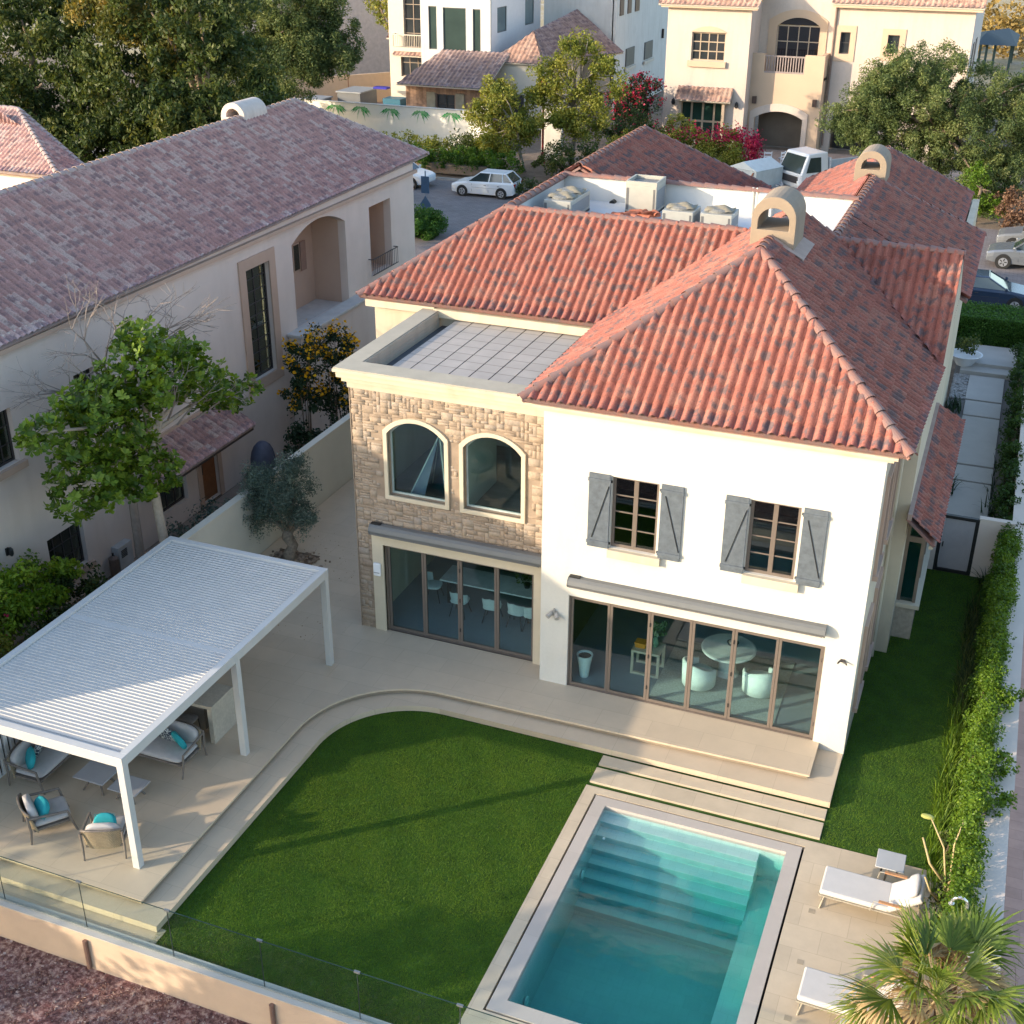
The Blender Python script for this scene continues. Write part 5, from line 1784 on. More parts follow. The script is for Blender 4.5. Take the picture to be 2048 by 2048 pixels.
# ================================================================ BACKGROUND VILLA, LEFT (white box)
B = empty('villa', (-33, 75, 0), 'tall white box fronted villa behind the palm painted wall', 'house')
BW = weathered(pm('bright_villa_white', (.60, .59, .56), .9, .03), .04)
BC = pm('creamy_villa_wall', (.57, .52, .44), .9, .04)
bh = [rect(-35.81, -35.12, 5.5, 8.66), rect(-34.58, -32.64, 5.44, 8.6), rect(-32.07, -31.42, 5.40, 8.56)]
plate(rect(-36.5, -30.6, 1.0, 13), bh, .3, FY(71), 'wall', BW, B)
bh2 = [rect(72.4, 74.4, 6.75, 8.6), rect(78.4, 80.5, 6.8, 10.5)]
plate(rect(71.3, 82, 1, 13), bh2, .3, FX(-30.6), 'wall', pm('shaded_side_paint', (.70, .67, .66), .9, .03), B)
for (x0, x1, z0, z1) in ((-35.81, -35.12, 5.5, 8.66), (-34.58, -32.64, 5.44, 8.6), (-32.07, -31.42, 5.40, 8.56)):
    fr_ = plate(rect(x0, x1, z0, z1), [rect(x0 + .07, x1 - .07, z0 + .07, z1 - .07)], .08, FY(71.08), 'window', pm('grey_window_frame', (.10, .11, .11), .5), B)
    MB().box(x0 + .07, x1 - .07, 71.11, 71.12, z0 + .07, z1 - .07).build('pane', pm('green_window', (.045, .07, .065), .08, .15, .5, spec=.8), fr_)
for (y0, y1, z0, z1) in ((72.4, 74.4, 6.75, 8.6), (78.4, 80.5, 6.8, 10.5)):
    fr_ = plate(rect(y0, y1, z0, z1), [rect(y0 + .08, y1 - .08, z0 + .08, z1 - .08)], .08, FX(-30.66), 'window', pm('grey_window_frame', (.10, .11, .11), .5), B)
    MB().box(-30.72, -30.70, y0 + .08, y1 - .08, z0 + .08, z1 - .08).build('pane', pm('blue_window', (.14, .19, .2), .08, .15, .5, spec=.8), fr_)
# long shaded side of the house behind
# (side faces step towards the right)
MB().box(-30.3, -24.2, 82, 82.3, 1, 13).build('wall', BW, B)
sd_h = [(84.2, 85.8, 3.1, 4.7), (90.0, 92.6, 3.0, 4.6), (75.9 + 8, 76.9 + 8, 8.2, 12)]
plate(rect(82, 112, -.5, 13), [], .3, FX(-24), 'wall', BW, B)
for (y0, y1, z0, z1) in ((85.2, 87.6, 3.15, 4.6), (90.9, 93.4, 3.1, 4.55)):
    fr_ = MB().box(-24.0, -23.9, y0, y1, z0, z1).build('window', pm('grey_window_frame', (.10, .11, .11), .5), B)
    MB().box(-23.9, -23.8, y0 - .3, y1 + .3, z0 - .35, z0 - .1).build('sill', BC, fr_)
for (y0, y1) in ((83.0, 84.0), (85.2, 86.2), (87.4, 88.6), (95, 96.5)):
    MB().box(-24.0, -23.92, y0, y1, 7.4, 10.0).build('window', pm('brown_window', (.10, .07, .06), .4), B)
MB().box(-23.98, -23.8, 96.5, 96.7, 4.4, 5.2).build('wall_lantern', BLACK, B)
# cream left part with balcony, hood and window
chs = [rect(-38.95, -37.3, 5.3, 9.6), rect(-39.3, -37.1, 3.05, 5.2)]
plate(rect(-40.3, -36.5, -.4, 13), chs, .3, FY(73), 'wall', BC, B)
MB().box(-40.3, -40.0, 73.3, 90, -.4, 13).build('wall', BC, B)


def mull_win(x0, x1, z0, z1, nx_, nz_, y, parent, fm, gm=None, depth=.15, barw=.05):
    mb = MB().box(x0, x0 + .08, y + depth, y + depth + .06, z0, z1).box(x1 - .08, x1, y + depth, y + depth + .06, z0, z1).box(x0 + .08, x1 - .08, y + depth, y + depth + .06, z0, z0 + .08).box(x0 + .08, x1 - .08, y + depth, y + depth + .06, z1 - .08, z1)
    for i in range(1, nx_):
        x = x0 + (x1 - x0) * i / nx_
        mb.box(x - barw / 2, x + barw / 2, y + depth + .005, y + depth + .05, z0 + .08, z1 - .08)
    for i in range(1, nz_):
        z = z0 + (z1 - z0) * i / nz_
        mb.box(x0 + .08, x1 - .08, y + depth + .008, y + depth + .045, z - barw / 2, z + barw / 2)
    wd = mb.build('window', fm, parent)
    MB().box(x0, x1, y + depth + .05, y + depth + .07, z0, z1).build('pane', gm or pm('dark_pane', (.03, .035, .04), .06, .2, 1, spec=.8), wd)
    return wd


TAUPE = pm('taupe_frame', (.30, .24, .19), .6)
mull_win(-38.95, -37.3, 5.3, 9.6, 2, 4, 73, B, TAUPE)
mull_win(-39.3, -37.1, 3.05, 5.2, 3, 2, 73, B, TAUPE)
bl = MB().box(-39.75, -36.55, 72.4, 73, 5.05, 5.35).build('balcony_floor', BC, B)
br = MB().bar((-39.7, 72.45, 6.3), (-36.6, 72.45, 6.3), .07).bar((-39.7, 72.45, 5.4), (-39.7, 72.45, 6.3), .09).bar((-39.7, 72.45, 6.3), (-39.7, 73, 6.3), .07)
for i in range(20):
    x = -39.6 + i * .155
    br.bar((x, 72.45, 5.35), (x, 72.45, 6.3), .03)
br.build('balcony_railing', BC, B)
FTILE = tilemat('far_tile', (.25, .18, .165), (.36, .28, .27), (.17, .12, .13), .6, 1)
FT2 = tilemat('far_orange_tile', (.36, .22, .17), (.44, .31, .25), (.22, .14, .12), .6, 1)
ft = dict(tw=.36, tl=.5, amp=.08, step=.02, seg=6, capm=BC)
tile_slope('window_hood', [(-39.6, 72.1, 5.25 - .5), (-36.6, 72.1, 5.25 - .5), (-36.6, 73, 5.3), (-39.6, 73, 5.3)], FT2, B, **ft)
# front single storey wing
WST = pavemat('brown_stone_face', (.33, .21, .145), .28, .14, (.22, .15, .11), .012, .95, .25, bump=.5)
plate(rect(-36.0, -29.3, -.4, 3.3), [rect(-33.4, -31.9, .6, 2.8)], .3, FY(67), 'wing_wall', WST, B)
MB().box(-29.6, -29.3, 67.3, 71, -.4, 3.3).box(-36, -35.7, 67.3, 71, -.4, 3.3).build('wing_wall', WST, B)
mull_win(-33.4, -31.9, .6, 2.8, 2, 3, 67, B, DARKFR)
MB().box(-34.2, -33.5, 66.9, 67, .5, 2.9).build('shutter', pm('sage_shutter', (.28, .26, .20), .7), B)
MB().box(-31.8, -31.1, 66.9, 67, .5, 2.9).build('shutter', pm('sage_shutter', (.28, .26, .20), .7), B)
MB().lathe([(0, 0), (.3, .0), (.28, .06), (0, .08)], 16).build('wall_plaque', BC, B).matrix_local = Matrix.Translation(Vector((-30.6, 66.98, 1.75)) - Vector((-33, 75, 0))) @ Matrix.Rotation(R(90), 4, 'X')
MB().box(-36.3, -29.0, 66.6, 67.0, 3.3, 3.6).build('wing_cornice', CREAM, B)
tile_slope('wing_roof', [(-36.4, 66.2, 3.45), (-29.0, 66.2, 3.45), (-29.0, 71, 5.5), (-34.6, 71, 5.5)], FTILE, B, **ft)
tile_slope('wing_roof', [(-30.2, 70.2, 4.9), (-26.0, 70.2, 4.9), (-28.0, 73.5, 6.9)], FT2, B, **ft)
tile_slope('wing_roof', [(-26.0, 70.2, 4.9), (-22.6, 80, 4.9), (-27.5, 82, 7.6), (-28.0, 73.5, 6.9)], FTILE, B, **ft)
tile_slope('wing_roof', [(-30.5, 70.6, 5.0), (-28.0, 73.5, 6.9), (-27.5, 82, 7.6), (-30.5, 82, 6.2)], FTILE, B, **ft)
MB().box(-30.0, -26.3, 70.5, 70.8, 0, 4.85).box(-26.6, -26.3, 70.8, 80, 0, 4.85).build('wing_wall', BC, B)
for z in (2.0,):
    MB().box(-28.8, -27.6, 70.44, 70.5, 1.0, 2.6).build('window', DARKFR, B)
# palm painted boundary wall
t = empty('painted_wall', (-30, 62, 0), 'white street wall painted with green palm fronds', 'wall')
MB().box(-48, -27.6, 62, 62.2, -.4, 2.5).build('wall_body', pm('bright_wall_white', (.80, .78, .72), .9, .03), t)
MB().box(-48, -27.6, 61.97, 62.23, 2.5, 2.58).build('wall_cap', BW, t)
MB().box(-23.0, -21.5, 62, 62.3, -.4, 3.2).box(-27.6, -26.9, 61.9, 62.4, -.4, 3.0).build('wall_pier', BW, t)
FR1 = pm('palm_paint', (.01, .30, .07), .8, .4, 3)
FR2 = pm('palm_paint_pale', (.20, .42, .20), .8, .2, 3)
for cx in (-39.4, -37.3, -34.85, -32.4, -29.95, -27.9 - .1 * 0):
    for j, a in enumerate((-160, -135, -110, -70, -45, -20, -150, -30)):
        ln = random.uniform(.85, 1.05)
        aa = R(a)
        vs = []
        mat_ = FR1 if j < 6 and j not in (2, 3) else FR2
        sg = 1 if math.cos(aa) > 0 else -1
        mb = MB()
        for k in range(9):
            f = k / 8
            px_, pz_ = cx + math.cos(aa) * ln * f, 2.3 + math.sin(aa) * ln * f * f - .05
            wd_ = .16 * math.sin(math.pi * min(1, f + .08)) * (1 if k % 2 else .55)
            vs.append((px_ + wd_ * .6 * math.sin(-aa), 61.985 - .002 * j, pz_ + wd_))
            vs.append((px_ - wd_ * .6 * math.sin(-aa), 61.985 - .002 * j, pz_ - wd_ * .7))
        mb.add(vs, [(2 * k, 2 * k + 1, 2 * k + 3, 2 * k + 2) for k in range(8)])
        mb.build('painted_frond', mat_, t)
t = empty('side_garden_wall', (-42, 75, 0), 'tan boundary wall with a brown joint behind the storage boxes', 'wall')
pA, pB = Vector((-50.5, 70, 0)), Vector((-41.0, 83, 0))
for (f0, f1) in ((-.6, .47), (.475, 1.0)):
    a, b2 = pA.lerp(pB, f0), pA.lerp(pB, f1)
    MB().bar((a.x, a.y, 1.2), (b2.x, b2.y, 1.2), .25, 2.4).build('wall_body', pm('tan_wall', (.56, .42, .30), .9, .05), t)
a = pA.lerp(pB, .4725)
MB().bar((a.x, a.y, 0), (a.x, a.y, 2.45), .2).build('joint_post', pm('rust_joint', (.30, .13, .07), .9), t)
GBX = pm('storage_grey', (.13, .14, .15), .6, .1, 1)
for (x0, x1, y0, y1, h_, lb) in ((-44.5, -42.4, 71.5, 74.5, 1.7, 'dark grey storage box, tallest, right of the two low ones'), (-46.6, -44.9, 68.2, 71.2, 1.3, 'low dark grey storage box in the middle of the three'), (-48.4, -46.8, 65.6, 68.6, 1.15, 'low dark grey storage box at the left behind the painted wall')):
    t = empty('storage_box', (x0, y0, 0), lb, 'storage box', 'grey storage boxes in the yard')
    MB().box(x0, x1, y0, y1, 0, h_).build('box_body', GBX, t)
    MB().box(x0 - .1, x1 + .1, y0 - .1, y1 + .1, h_, h_ + .1).build('lid', pm('storage_lid', (.24, .26, .28), .5), t)
t = empty('recycling_bin', (-39.6, 73.5, 0), 'blue bin with an open deep blue lid by the brown stone wing', 'bin')
MB().loft([[(-40.1, 71.3, 0), (-38.7, 71.3, 0), (-38.7, 72.4, 0), (-40.1, 72.4, 0)], [(-40.2, 71.2, 1.5), (-38.6, 71.2, 1.5), (-38.6, 72.5, 1.5), (-40.2, 72.5, 1.5)]]).build('bin_body', pm('bin_blue', (.03, .13, .20), .5), t)
MB().box(-41.0, -39.8, 71.2, 71.9, 2.2, 2.35).build('lid', pm('lid_blue', (.01, .01, .30), .5), t)

# villa far left behind the trees
B3 = empty('villa', (-50, 95, 0), 'grey shaded villa behind the trees with a dark red porch roof', 'house')
MB().bar((-62, 76, 6), (-43.0, 101, 6), 13, .4, (.8, -.6, 0)).build('wall', pm('mauve_wall', (.48, .43, .40), .9), B3)
tile_slope('porch_roof', [(-46.4, 84.5, 4.6), (-43.3, 84.5, 4.6), (-43.3, 88, 5.8), (-46.4, 88, 5.8)], tilemat('dark_red_tile', (.20, .08, .06), (.26, .12, .1), (.12, .06, .05), .6), B3, **ft)
MB().box(-46.2, -43.4, 85, 88, 0, 4.5).build('porch', pm('porch_dark', (.06, .045, .04), .8), B3)
MB().bar((-56.2, 83.2, 8.5), (-55.2, 84.5, 8.5), 2, .5, (.8, -.6, 0)).build('window', DARKFR, B3)

# ================================================================ BACKGROUND VILLA, RIGHT (cream)
C = empty('villa', (-5, 75, 0), 'cream villa with arched garages and balcony behind the truck', 'house')
CW = weathered(pm('cream_villa_paint', (.58, .485, .415), .9, .04, .6, fine=.03), .03)
CP = pm('peach_villa_paint', (.56, .41, .29), .9, .04, .6)
plate(rect(-16.4, -10.37, -.5, 9.6), [rect(-14.55, -12.1, 5.82, 7.72), rect(-15.1, -11.75, .2, 3.0)], .3, FY(70), 'wall', CW, C)
MB().box(-10.67, -10.37, 70.3, 73.5, -.5, 9.6).box(-16.4, -16.1, 70.3, 82, -.5, 9.6).build('wall', CW, C)
CF = pm('tan_frame', (.42, .33, .24), .6)
mull_win(-14.55, -12.1, 5.82, 7.72, 4, 3, 70, C, CF, barw=.07)
mull_win(-15.1, -11.75, .2, 3.0, 4, 2, 70, C, CF, pm('green_pane', (.02, .05, .04), .06, .2, 1, spec=.8), barw=.14)
plate(arch(-14.6, -12.05, 7.75, 8.15, .38), [], .1, FY(69.93), 'window_head', CP, C)
MB().box(-14.75, -11.95, 69.8, 70, 5.4, 5.8).build('sill', CP, C)
tile_slope('window_hood', [(-15.3, 69.1, 3.15), (-11.25, 69.1, 3.15), (-11.25, 70, 4.0), (-15.3, 70, 4.0)], FT2, C, **ft)
MB().box(-15.2, -11.3, 69.4, 70, 3.0, 3.14).build('hood_soffit', CF, C)
MB().box(-15.1, -14.9, 69.5, 69.95, .0, 3.0).box(-11.9, -11.7, 69.5, 69.95, 0, 3.0).build('hood_post', CF, C)
for x in (-15.6, -10.9):
    MB().lathe([(.08, 0), (.14, .12), (.12, .35), (.02, .45)], 6, (x, 69.8, 2.7)).build('wall_lantern', BLACK, C)
# balcony bay over the garage
plate([(-10.37, -.5), (-9.85, -.5)] + [(-9.85, 1.9)] + arch(-9.85, -6.35, -.5, 2.42, .5)[2:][::-1][0:15] + [(-6.35, -.5), (-5.2, -.5), (-5.2, 6.35), (-6.6, 6.35), (-6.6, 5.05), (-9.45, 5.05), (-9.45, 6.35), (-10.37, 6.35)],
      [], .3, FY(71.5), 'balcony_bay', CP, C)
ar_o, ar_i = arch(-10.2, -6.0, -.45, 2.95, .62), arch(-9.85, -6.35, -.5, 2.42, .5)
plate([(-10.2, 0)] + ar_o[2:][::-1] + [(-6.0, 0), (-6.35, 0)] + ar_i[2:] + [(-9.85, 0)], [], .1, FY(71.4), 'arch_surround', CW, C)
MB().box(-5.5, -5.2, 71.8, 73.5, -.5, 6.35).build('wall', CP, C)
MB().box(-9.9, -6.3, 73.4, 73.5, -.4, 2.8).build('garage_door', pm('garage_panel', (.16, .13, .10), .5, .2, .6), C)
br = MB().bar((-9.45, 71.55, 6.2), (-6.6, 71.55, 6.2), .08).bar((-9.45, 71.55, 5.1), (-6.6, 71.55, 5.1), .12)
for i in range(15):
    x = -9.3 + i * .19
    br.bar((x, 71.55, 5.1), (x, 71.55, 6.2), .07)
br.build('balcony_railing', pm('rail_taupe', (.32, .26, .24), .7), C)
MB().box(-10.37, -5.2, 71.8, 73.5, 4.6, 4.8).build('balcony_floor', CP, C)
plate(rect(-10.37, -5.0, 2.8, 12), [arch(-9.15, -6.05, 4.8, 8.65, .6)], .3, FY(73.5), 'wall', CW, C)
plate(arch(-9.75, -5.55, 4.8, 9.2, .75), [arch(-9.15, -6.05, 4.85, 8.65, .6)], .08, FY(73.42), 'arch_surround', CP, C)
mull_win(-9.15, -6.05, 4.8, 8.1, 4, 3, 73.5, C, CF, pm('dark_glass_far', (.02, .018, .022), .05, .2, 1, spec=.8), .2, .07)
plate(arch(-9.15, -6.05, 8.12, 8.65, .5), [], .05, FY(73.75), 'fanlight', pm('dark_glass_far', (.02, .018, .022), .05), C)
# right wing
plate(rect(-5.0, 4.35, -.5, 9.75), [rect(-4.53, -3.84, 6.4, 7.86), rect(-1.25, -.45, 6.6, 7.8), arch(-4.5, -1.1, -.5, 2.6, .5)], .3, FY(73), 'wall', CW, C)
plate(rect(-4.95, -3.45, 5.9, 8.3), [rect(-4.53, -3.84, 6.4, 7.86)], .06, FY(72.94), 'window_surround', CP, C)
plate(rect(-1.65, -.05, 6.1, 8.2), [rect(-1.25, -.45, 6.6, 7.8)], .06, FY(72.94), 'window_surround', CP, C)
mull_win(-4.53, -3.84, 6.4, 7.86, 1, 2, 73, C, DARKFR)
mull_win(-1.25, -.45, 6.6, 7.8, 1, 2, 73, C, DARKFR)
MB().box(-4.6, -1.0, 74.4, 74.5, -.4, 2.7).build('garage_opening', BLACK, C)
MB().box(4.05, 4.35, 73.3, 86, -.5, 9.75).build('wall', pm('side_paint', (.60, .55, .50), .9), C)
for y in (75.5, 79.0):
    MB().box(4.35, 4.4, y, y + 1.4, 4.5, 7.2).build('window', DARKFR, C)
MB().tube([(-4.98, 72.9, 0), (-4.98, 72.9, 9.8)], .08, 8).build('downpipe', pm('pipe_brown', (.22, .16, .13), .6), C)
tile_slope('roof_slope', [(-17.0, 69.4, 9.55), (-9.8, 69.4, 9.55), (-9.8, 76, 13), (-17, 76, 13)], FT2, C, **ft)
tile_slope('roof_slope', [(-5.3, 72.4, 9.75), (4.9, 72.4, 9.75), (4.9, 80, 13.5), (-5.3, 80, 13.5)], FT2, C, **ft)
MB().box(-16.8, -9.9, 69.5, 70, 9.35, 9.6).build('eave_moulding', CP, C)
MB().box(-5.2, 4.8, 72.5, 73, 9.5, 9.75).build('eave_moulding', CP, C)
for (x, y, z) in ((-10.1, 71.4, 2.9), (-5.75, 71.4, 2.9)):
    MB().box(x, x + .3, y - .15, y, z, z + .5).build('wall_lantern', pm('lantern_brown', (.08, .05, .04), .5), C)
# far right pale house edge and gazebo
D_ = empty('villa', (9, 95, 0), 'pale villa edge at the far right behind the gazebo', 'house')
MB().box(8.4, 14, 108, 120, -.5, 7).build('wall', pm('pale_blue_wall', (.66, .68, .70), .9), D_)
tile_slope('roof_slope', [(8.0, 107.5, 7), (14, 107.5, 7), (14, 113, 9.5), (10.5, 113, 9.5)], FTILE, D_, **ft)
for x in (9.3,):
    MB().box(x, x + .6, 107.9, 108, 3, 4.5).build('window', DARKFR, D_)
t = empty('gazebo', (4.6, 128, 0), 'small blue roofed open gazebo far behind the cream villa', 'gazebo')
MB().add([(2.6, 122, 2.5), (6.6, 122, 2.5), (6.6, 134, 2.5), (1.8, 134, 2.5), (3.4, 127, 3.4), (5.4, 131, 3.4)], [(0, 1, 4), (1, 5, 4), (1, 2, 5), (2, 3, 5), (3, 4, 5), (3, 0, 4)]).build('roof', pm('slate_blue', (.025, .045, .06), .7), t)
for (x, y) in ((3.6, 123), (4.4, 123), (6.0, 123), (2.6, 133), (6, 133)):
    MB().box(x, x + .25, y, y + .25, -.4, 2.5).build('post', pm('gazebo_post', (.03, .06, .06), .7), t)
# ================================================================ VEHICLES


def car(loc, rz, L, W_, H, paint, label, suv=False):
    t = empty('parked_car', (0, 0, 0), label, 'car')
    w_ = W_ / 2
    g = .08 if suv else 0
    st = [(.50, .34 + g, .58 + g, .72), (.485, .24 + g, .70 + g, .90), (.42, .20 + g, .80 + g, .97), (.26, .18 + g, .92 + g, 1), (0, .18 + g, .95 + g, 1.0), (-.36, .18 + g, 1.0 + g, 1.0), (-.47, .24 + g, 1.0 + g, .94), (-.5, .36 + g, .84 + g, .84)]
    rings = []
    for f, zb, zt, k in st:
        x, q = f * L, w_ * k
        rings.append([(x, -q * .94, zb), (x, -q, (zb + zt) / 2), (x, -q * .985, zt - .10), (x, -q * .90, zt), (x, q * .90, zt), (x, q * .985, zt - .10), (x, q, (zb + zt) / 2), (x, q * .94, zb)])
    bd = MB().loft(rings).build('body', paint, t, smooth=False, bevel=.03)
    zt = .95 + g
    GL = pm('car_glass', (.03, .045, .05), .05, .2, 1, spec=.9)
    a = [(.24 * L, w_ * .86), (-.48 * L, w_ * .84)]
    b2 = [(.05 * L, w_ * .70), ((-.42 if suv else -.36) * L, w_ * .70)]
    lo = [(a[0][0], -a[0][1], zt - .05), (a[1][0], -a[1][1], zt), (a[1][0], a[1][1], zt), (a[0][0], a[0][1], zt - .05)]
    hi = [(b2[0][0], -b2[0][1], H - .05), (b2[1][0], -b2[1][1], H - .05), (b2[1][0], b2[1][1], H - .05), (b2[0][0], b2[0][1], H - .05)]
    MB().loft([lo, hi]).build('windows', GL, t)
    rf = [[(x * 1.02 + .02, y * 1.03, H - .05) for x, y, z in hi], [(x * 1.0, y * 1.0, H - .01) for x, y, z in hi], [(x * .92 - .02, y * .85, H + .01) for x, y, z in hi]]
    MB().loft(rf).build('roof', paint, t, smooth=False, bevel=.015)
    pl = MB()
    for i in range(4):
        pl.bar(Vector(lo[i]) * 1.0, Vector(hi[i]), .07, .06)
    for f, f2 in ((-.10, -.12), (-.32, -.30)):
        for s_ in (-1, 1):
            pl.bar((f * L, s_ * w_ * .86, zt), (f2 * L, s_ * w_ * .71, H - .04), .06, .04)
    pl.build('pillars', paint, t)
    ln = MB()
    for s_ in (-1, 1):
        for f in (.16, -.10, -.30):
            ln.box(f * L - .006, f * L + .006, s_ * w_ * .985 - .006, s_ * w_ * .985 + .006, .34 + g, zt - .12)
        ln.box(-.30 * L, .16 * L, s_ * w_ - .004, s_ * w_ + .004, .60 + g, .612 + g)
        for f in (-.05, -.26):
            ln.box(f * L - .08, f * L + .08, s_ * w_ * .995 - .015, s_ * w_ * .995 + .015, .74 + g, .77 + g)
    ln.build('door_seams', pm('seam_dark', (.05, .05, .05), .6), t)
    for s_ in (-1, 1):
        MB().box(.20 * L, .20 * L + .12, s_ * (w_ + .06) - .07, s_ * (w_ + .06) + .07, zt + .0, zt + .13).build('mirror', paint, t, bevel=.02)
        MB().pil((.475 * L, s_ * w_ * .66, .62 + g), (.09, .17, .07), None, .7).build('headlight', pm('lens', (.75, .78, .8), .1), t)
        MB().box(-.5 * L - .0, -.47 * L, s_ * w_ * .7 - .12, s_ * w_ * .7 + .12, .72 + g, .92 + g).build('tail_light', pm('tail_red', (.35, .01, .01), .2), t)
        r = .34 if suv else .31
        for f in (.31, -.30):
            y0, y1 = s_ * w_ * .80, s_ * w_ * 1.005
            ar_ = MB().tube([(f * L, y0, r + .02), (f * L, s_ * (w_ + .002), r + .02)], r + .055, 24).build('wheel_arch', BLACK, bd)
            wh = MB().tube([(f * L, y0, r), (f * L, y1 + s_ * .01, r)], r, 24).build('wheel', pm('tyre', (.02, .02, .02), .8), t)
            rm = MB().tube([(f * L, y1, r), (f * L, y1 + s_ * .018, r)], r * .66, 20)
            rm.build('rim', pm('alloy', (.55, .56, .58), .3, metal=.7), wh)
            sp = MB()
            for q in range(5):
                an_ = 2 * math.pi * q / 5
                sp.bar((f * L + r * .18 * math.cos(an_ + .6), y1 + s_ * .022, r + r * .18 * math.sin(an_ + .6)), (f * L + r * .55 * math.cos(an_ + .6), y1 + s_ * .022, r + r * .55 * math.sin(an_ + .6)), .05, .01, (0, 1, 0))
            sp.build('rim_gap', pm('tyre', (.02, .02, .02)), wh)
    MB().box(.488 * L, .497 * L, -w_ * .45, w_ * .45, .36 + g, .56 + g).build('grille', BLACK, t)
    MB().box(.492 * L, .502 * L, -.24, .24, .42 + g, .53 + g).build('number_plate', pm('plate_white', (.7, .7, .65), .5), t)
    t.location = loc
    t.rotation_euler = (0, 0, rz)
    return t


CWHITE = pm('car_white', (.72, .73, .74), .22, .02, 1, spec=.6)
CSILV = pm('car_silver', (.24, .26, .285), .25, .03, 1, metal=.5)
CNAVY = pm('car_navy', (.02, .035, .07), .15, .1, 1, spec=.8)
CGREY = pm('car_grey', (.16, .17, .18), .25, .1, 1, spec=.6)
ZS = -.325
car((-22.0, 49.55, ZS), R(181), 4.25, 1.78, 1.5, CWHITE, 'white hatchback parked by the bushes, seen from its left side')
car((-28.4, 50.2, ZS), R(-4), 4.6, 1.9, 1.65, CWHITE, 'white sport utility car with only its nose showing past the beige villa', True)
car((10.3, 44.9, ZS), R(178), 4.7, 1.95, 1.72, CSILV, 'silver sport utility car parked at the right edge of the street', True)
car((10.6, 48.6, ZS), R(178), 4.6, 1.9, 1.62, CGREY, 'dark car showing only its roof behind the silver car', True)
car((8.1, 37.3, ZS), R(2), 4.8, 1.9, 1.45, CNAVY, 'navy blue car parked behind the trimmed hedge')
# small lorry
t = empty('lorry', (0, 0, 0), 'white cab lorry parked in front of the cream villa', 'lorry')
MB().loft([[(1.9, -.95, .45), (1.9, .95, .45), (.2, .95, .45), (.2, -.95, .45)], [(1.95, -.97, 1.15), (1.95, .97, 1.15), (.2, .97, 1.15), (.2, -.97, 1.15)], [(1.5, -.88, 2.15), (1.5, .88, 2.15), (.3, .88, 2.2), (.3, -.88, 2.2)]]).build('cab', CWHITE, t, bevel=.06)
MB().add([(1.955, -.84, 1.22), (1.955, .84, 1.22), (1.60, .76, 2.02), (1.60, -.76, 2.02), (1.90, -.84, 1.22), (1.90, .84, 1.22), (1.55, .76, 2.02), (1.55, -.76, 2.02)], [(0, 1, 2, 3), (0, 4, 5, 1), (3, 2, 6, 7), (0, 3, 7, 4), (1, 5, 6, 2)]).build('windscreen', pm('car_glass', (.03, .045, .05)), t)
for s_ in (-1, 1):
    MB().add([(1.65, s_ * .985, 1.25), (.7, s_ * .985, 1.25), (.75, s_ * .915, 1.98), (1.42, s_ * .915, 1.98)], [(0, 1, 2, 3)]).build('side_window', pm('car_glass', (.03, .045, .05)), t)
    MB().box(1.85, 1.98, s_ * .7 - .15, s_ * .7 + .15, .65, .85).build('headlight', pm('lens', (.75, .78, .8)), t)
    for x in (1.2, -2.6):
        wh = MB().tube([(x, s_ * .7, .38), (x, s_ * .96, .38)], .38, 20).build('wheel', pm('tyre', (.02, .02, .02)), t)
        MB().tube([(x, s_ * .96, .38), (x, s_ * .975, .38)], .2, 14).build('rim', WMETAL, wh)
MB().box(1.94, 1.99, -.7, .7, .72, 1.05).build('grille', DARKFR, t)
MB().box(-3.6, .1, -.95, .95, .75, .9).build('load_bed', pm('bed_grey', (.25, .26, .28), .6), t)
MB().box(-3.6, .1, -1.0, -.95, .75, 1.35).box(-3.6, .1, .95, 1.0, .75, 1.35).box(.08, .13, -.95, .95, .9, 1.9).build('bed_side', pm('bed_white', (.60, .62, .64), .5), t)
MB().box(-3.5, 1.8, -.4, .4, .45, .74).build('chassis', BLACK, t)
t.location = (-2.9, 58.4, -.3)
t.scale = (1.22, 1.22, 1.22)
t.rotation_euler = (0, 0, R(228))
t = empty('waste_skip', (-6.6, 56.5, -.3), 'pale grey metal container with a round port beside the bougainvillea', 'skip')
M = Matrix.Translation((-6.5, 56.2, -.3)) @ Matrix.Rotation(R(-28), 4, 'Z')
MB().box(-1.1, 1.1, -1.3, 1.3, .15, 1.69, M).build('container_body', pm('skip_grey', (.46, .50, .50), .5, .12, 2), t, bevel=.03)
MB().add([M @ Vector(p) for p in ((-1.12, -1.32, 1.7), (1.12, -1.32, 1.7), (1.12, 1.32, 1.7), (-1.12, 1.32, 1.7), (0, -1.32, 2.15), (0, 1.32, 2.15))], [(0, 1, 4), (1, 2, 5, 4), (2, 3, 5), (3, 0, 4, 5)]).build('lid', pm('skip_lid', (.55, .60, .60), .5, .1, 2), t)
MB().tube([M @ Vector((-.5, -1.30, 1.0)), M @ Vector((-.5, -1.36, 1.0))], .28, 20).build('port', pm('skip_port', (.40, .46, .46), .4), t)
MB().bar(M @ Vector((.2, -1.35, .3)), M @ Vector((.9, -1.35, 1.6)), .07).build('strut', pm('rust_joint', (.30, .13, .07)), t)
dm = MB()
for _ in range(1500):
    x, y = random.gauss(-5.0, .8), random.gauss(61, 2.6)
    s_ = random.uniform(.07, .2)
    M = Matrix.Translation((x, y, -.28 + random.random() * .8 * max(0, 1 - abs(x + 5.0)))) @ Matrix.Rotation(random.random() * 6, 4, 'Z') @ Matrix.Rotation(random.random() * 2, 4, 'X')
    dm.box(-s_, s_, -s_ * .6, s_ * .6, -s_ * .3, s_ * .3, M)
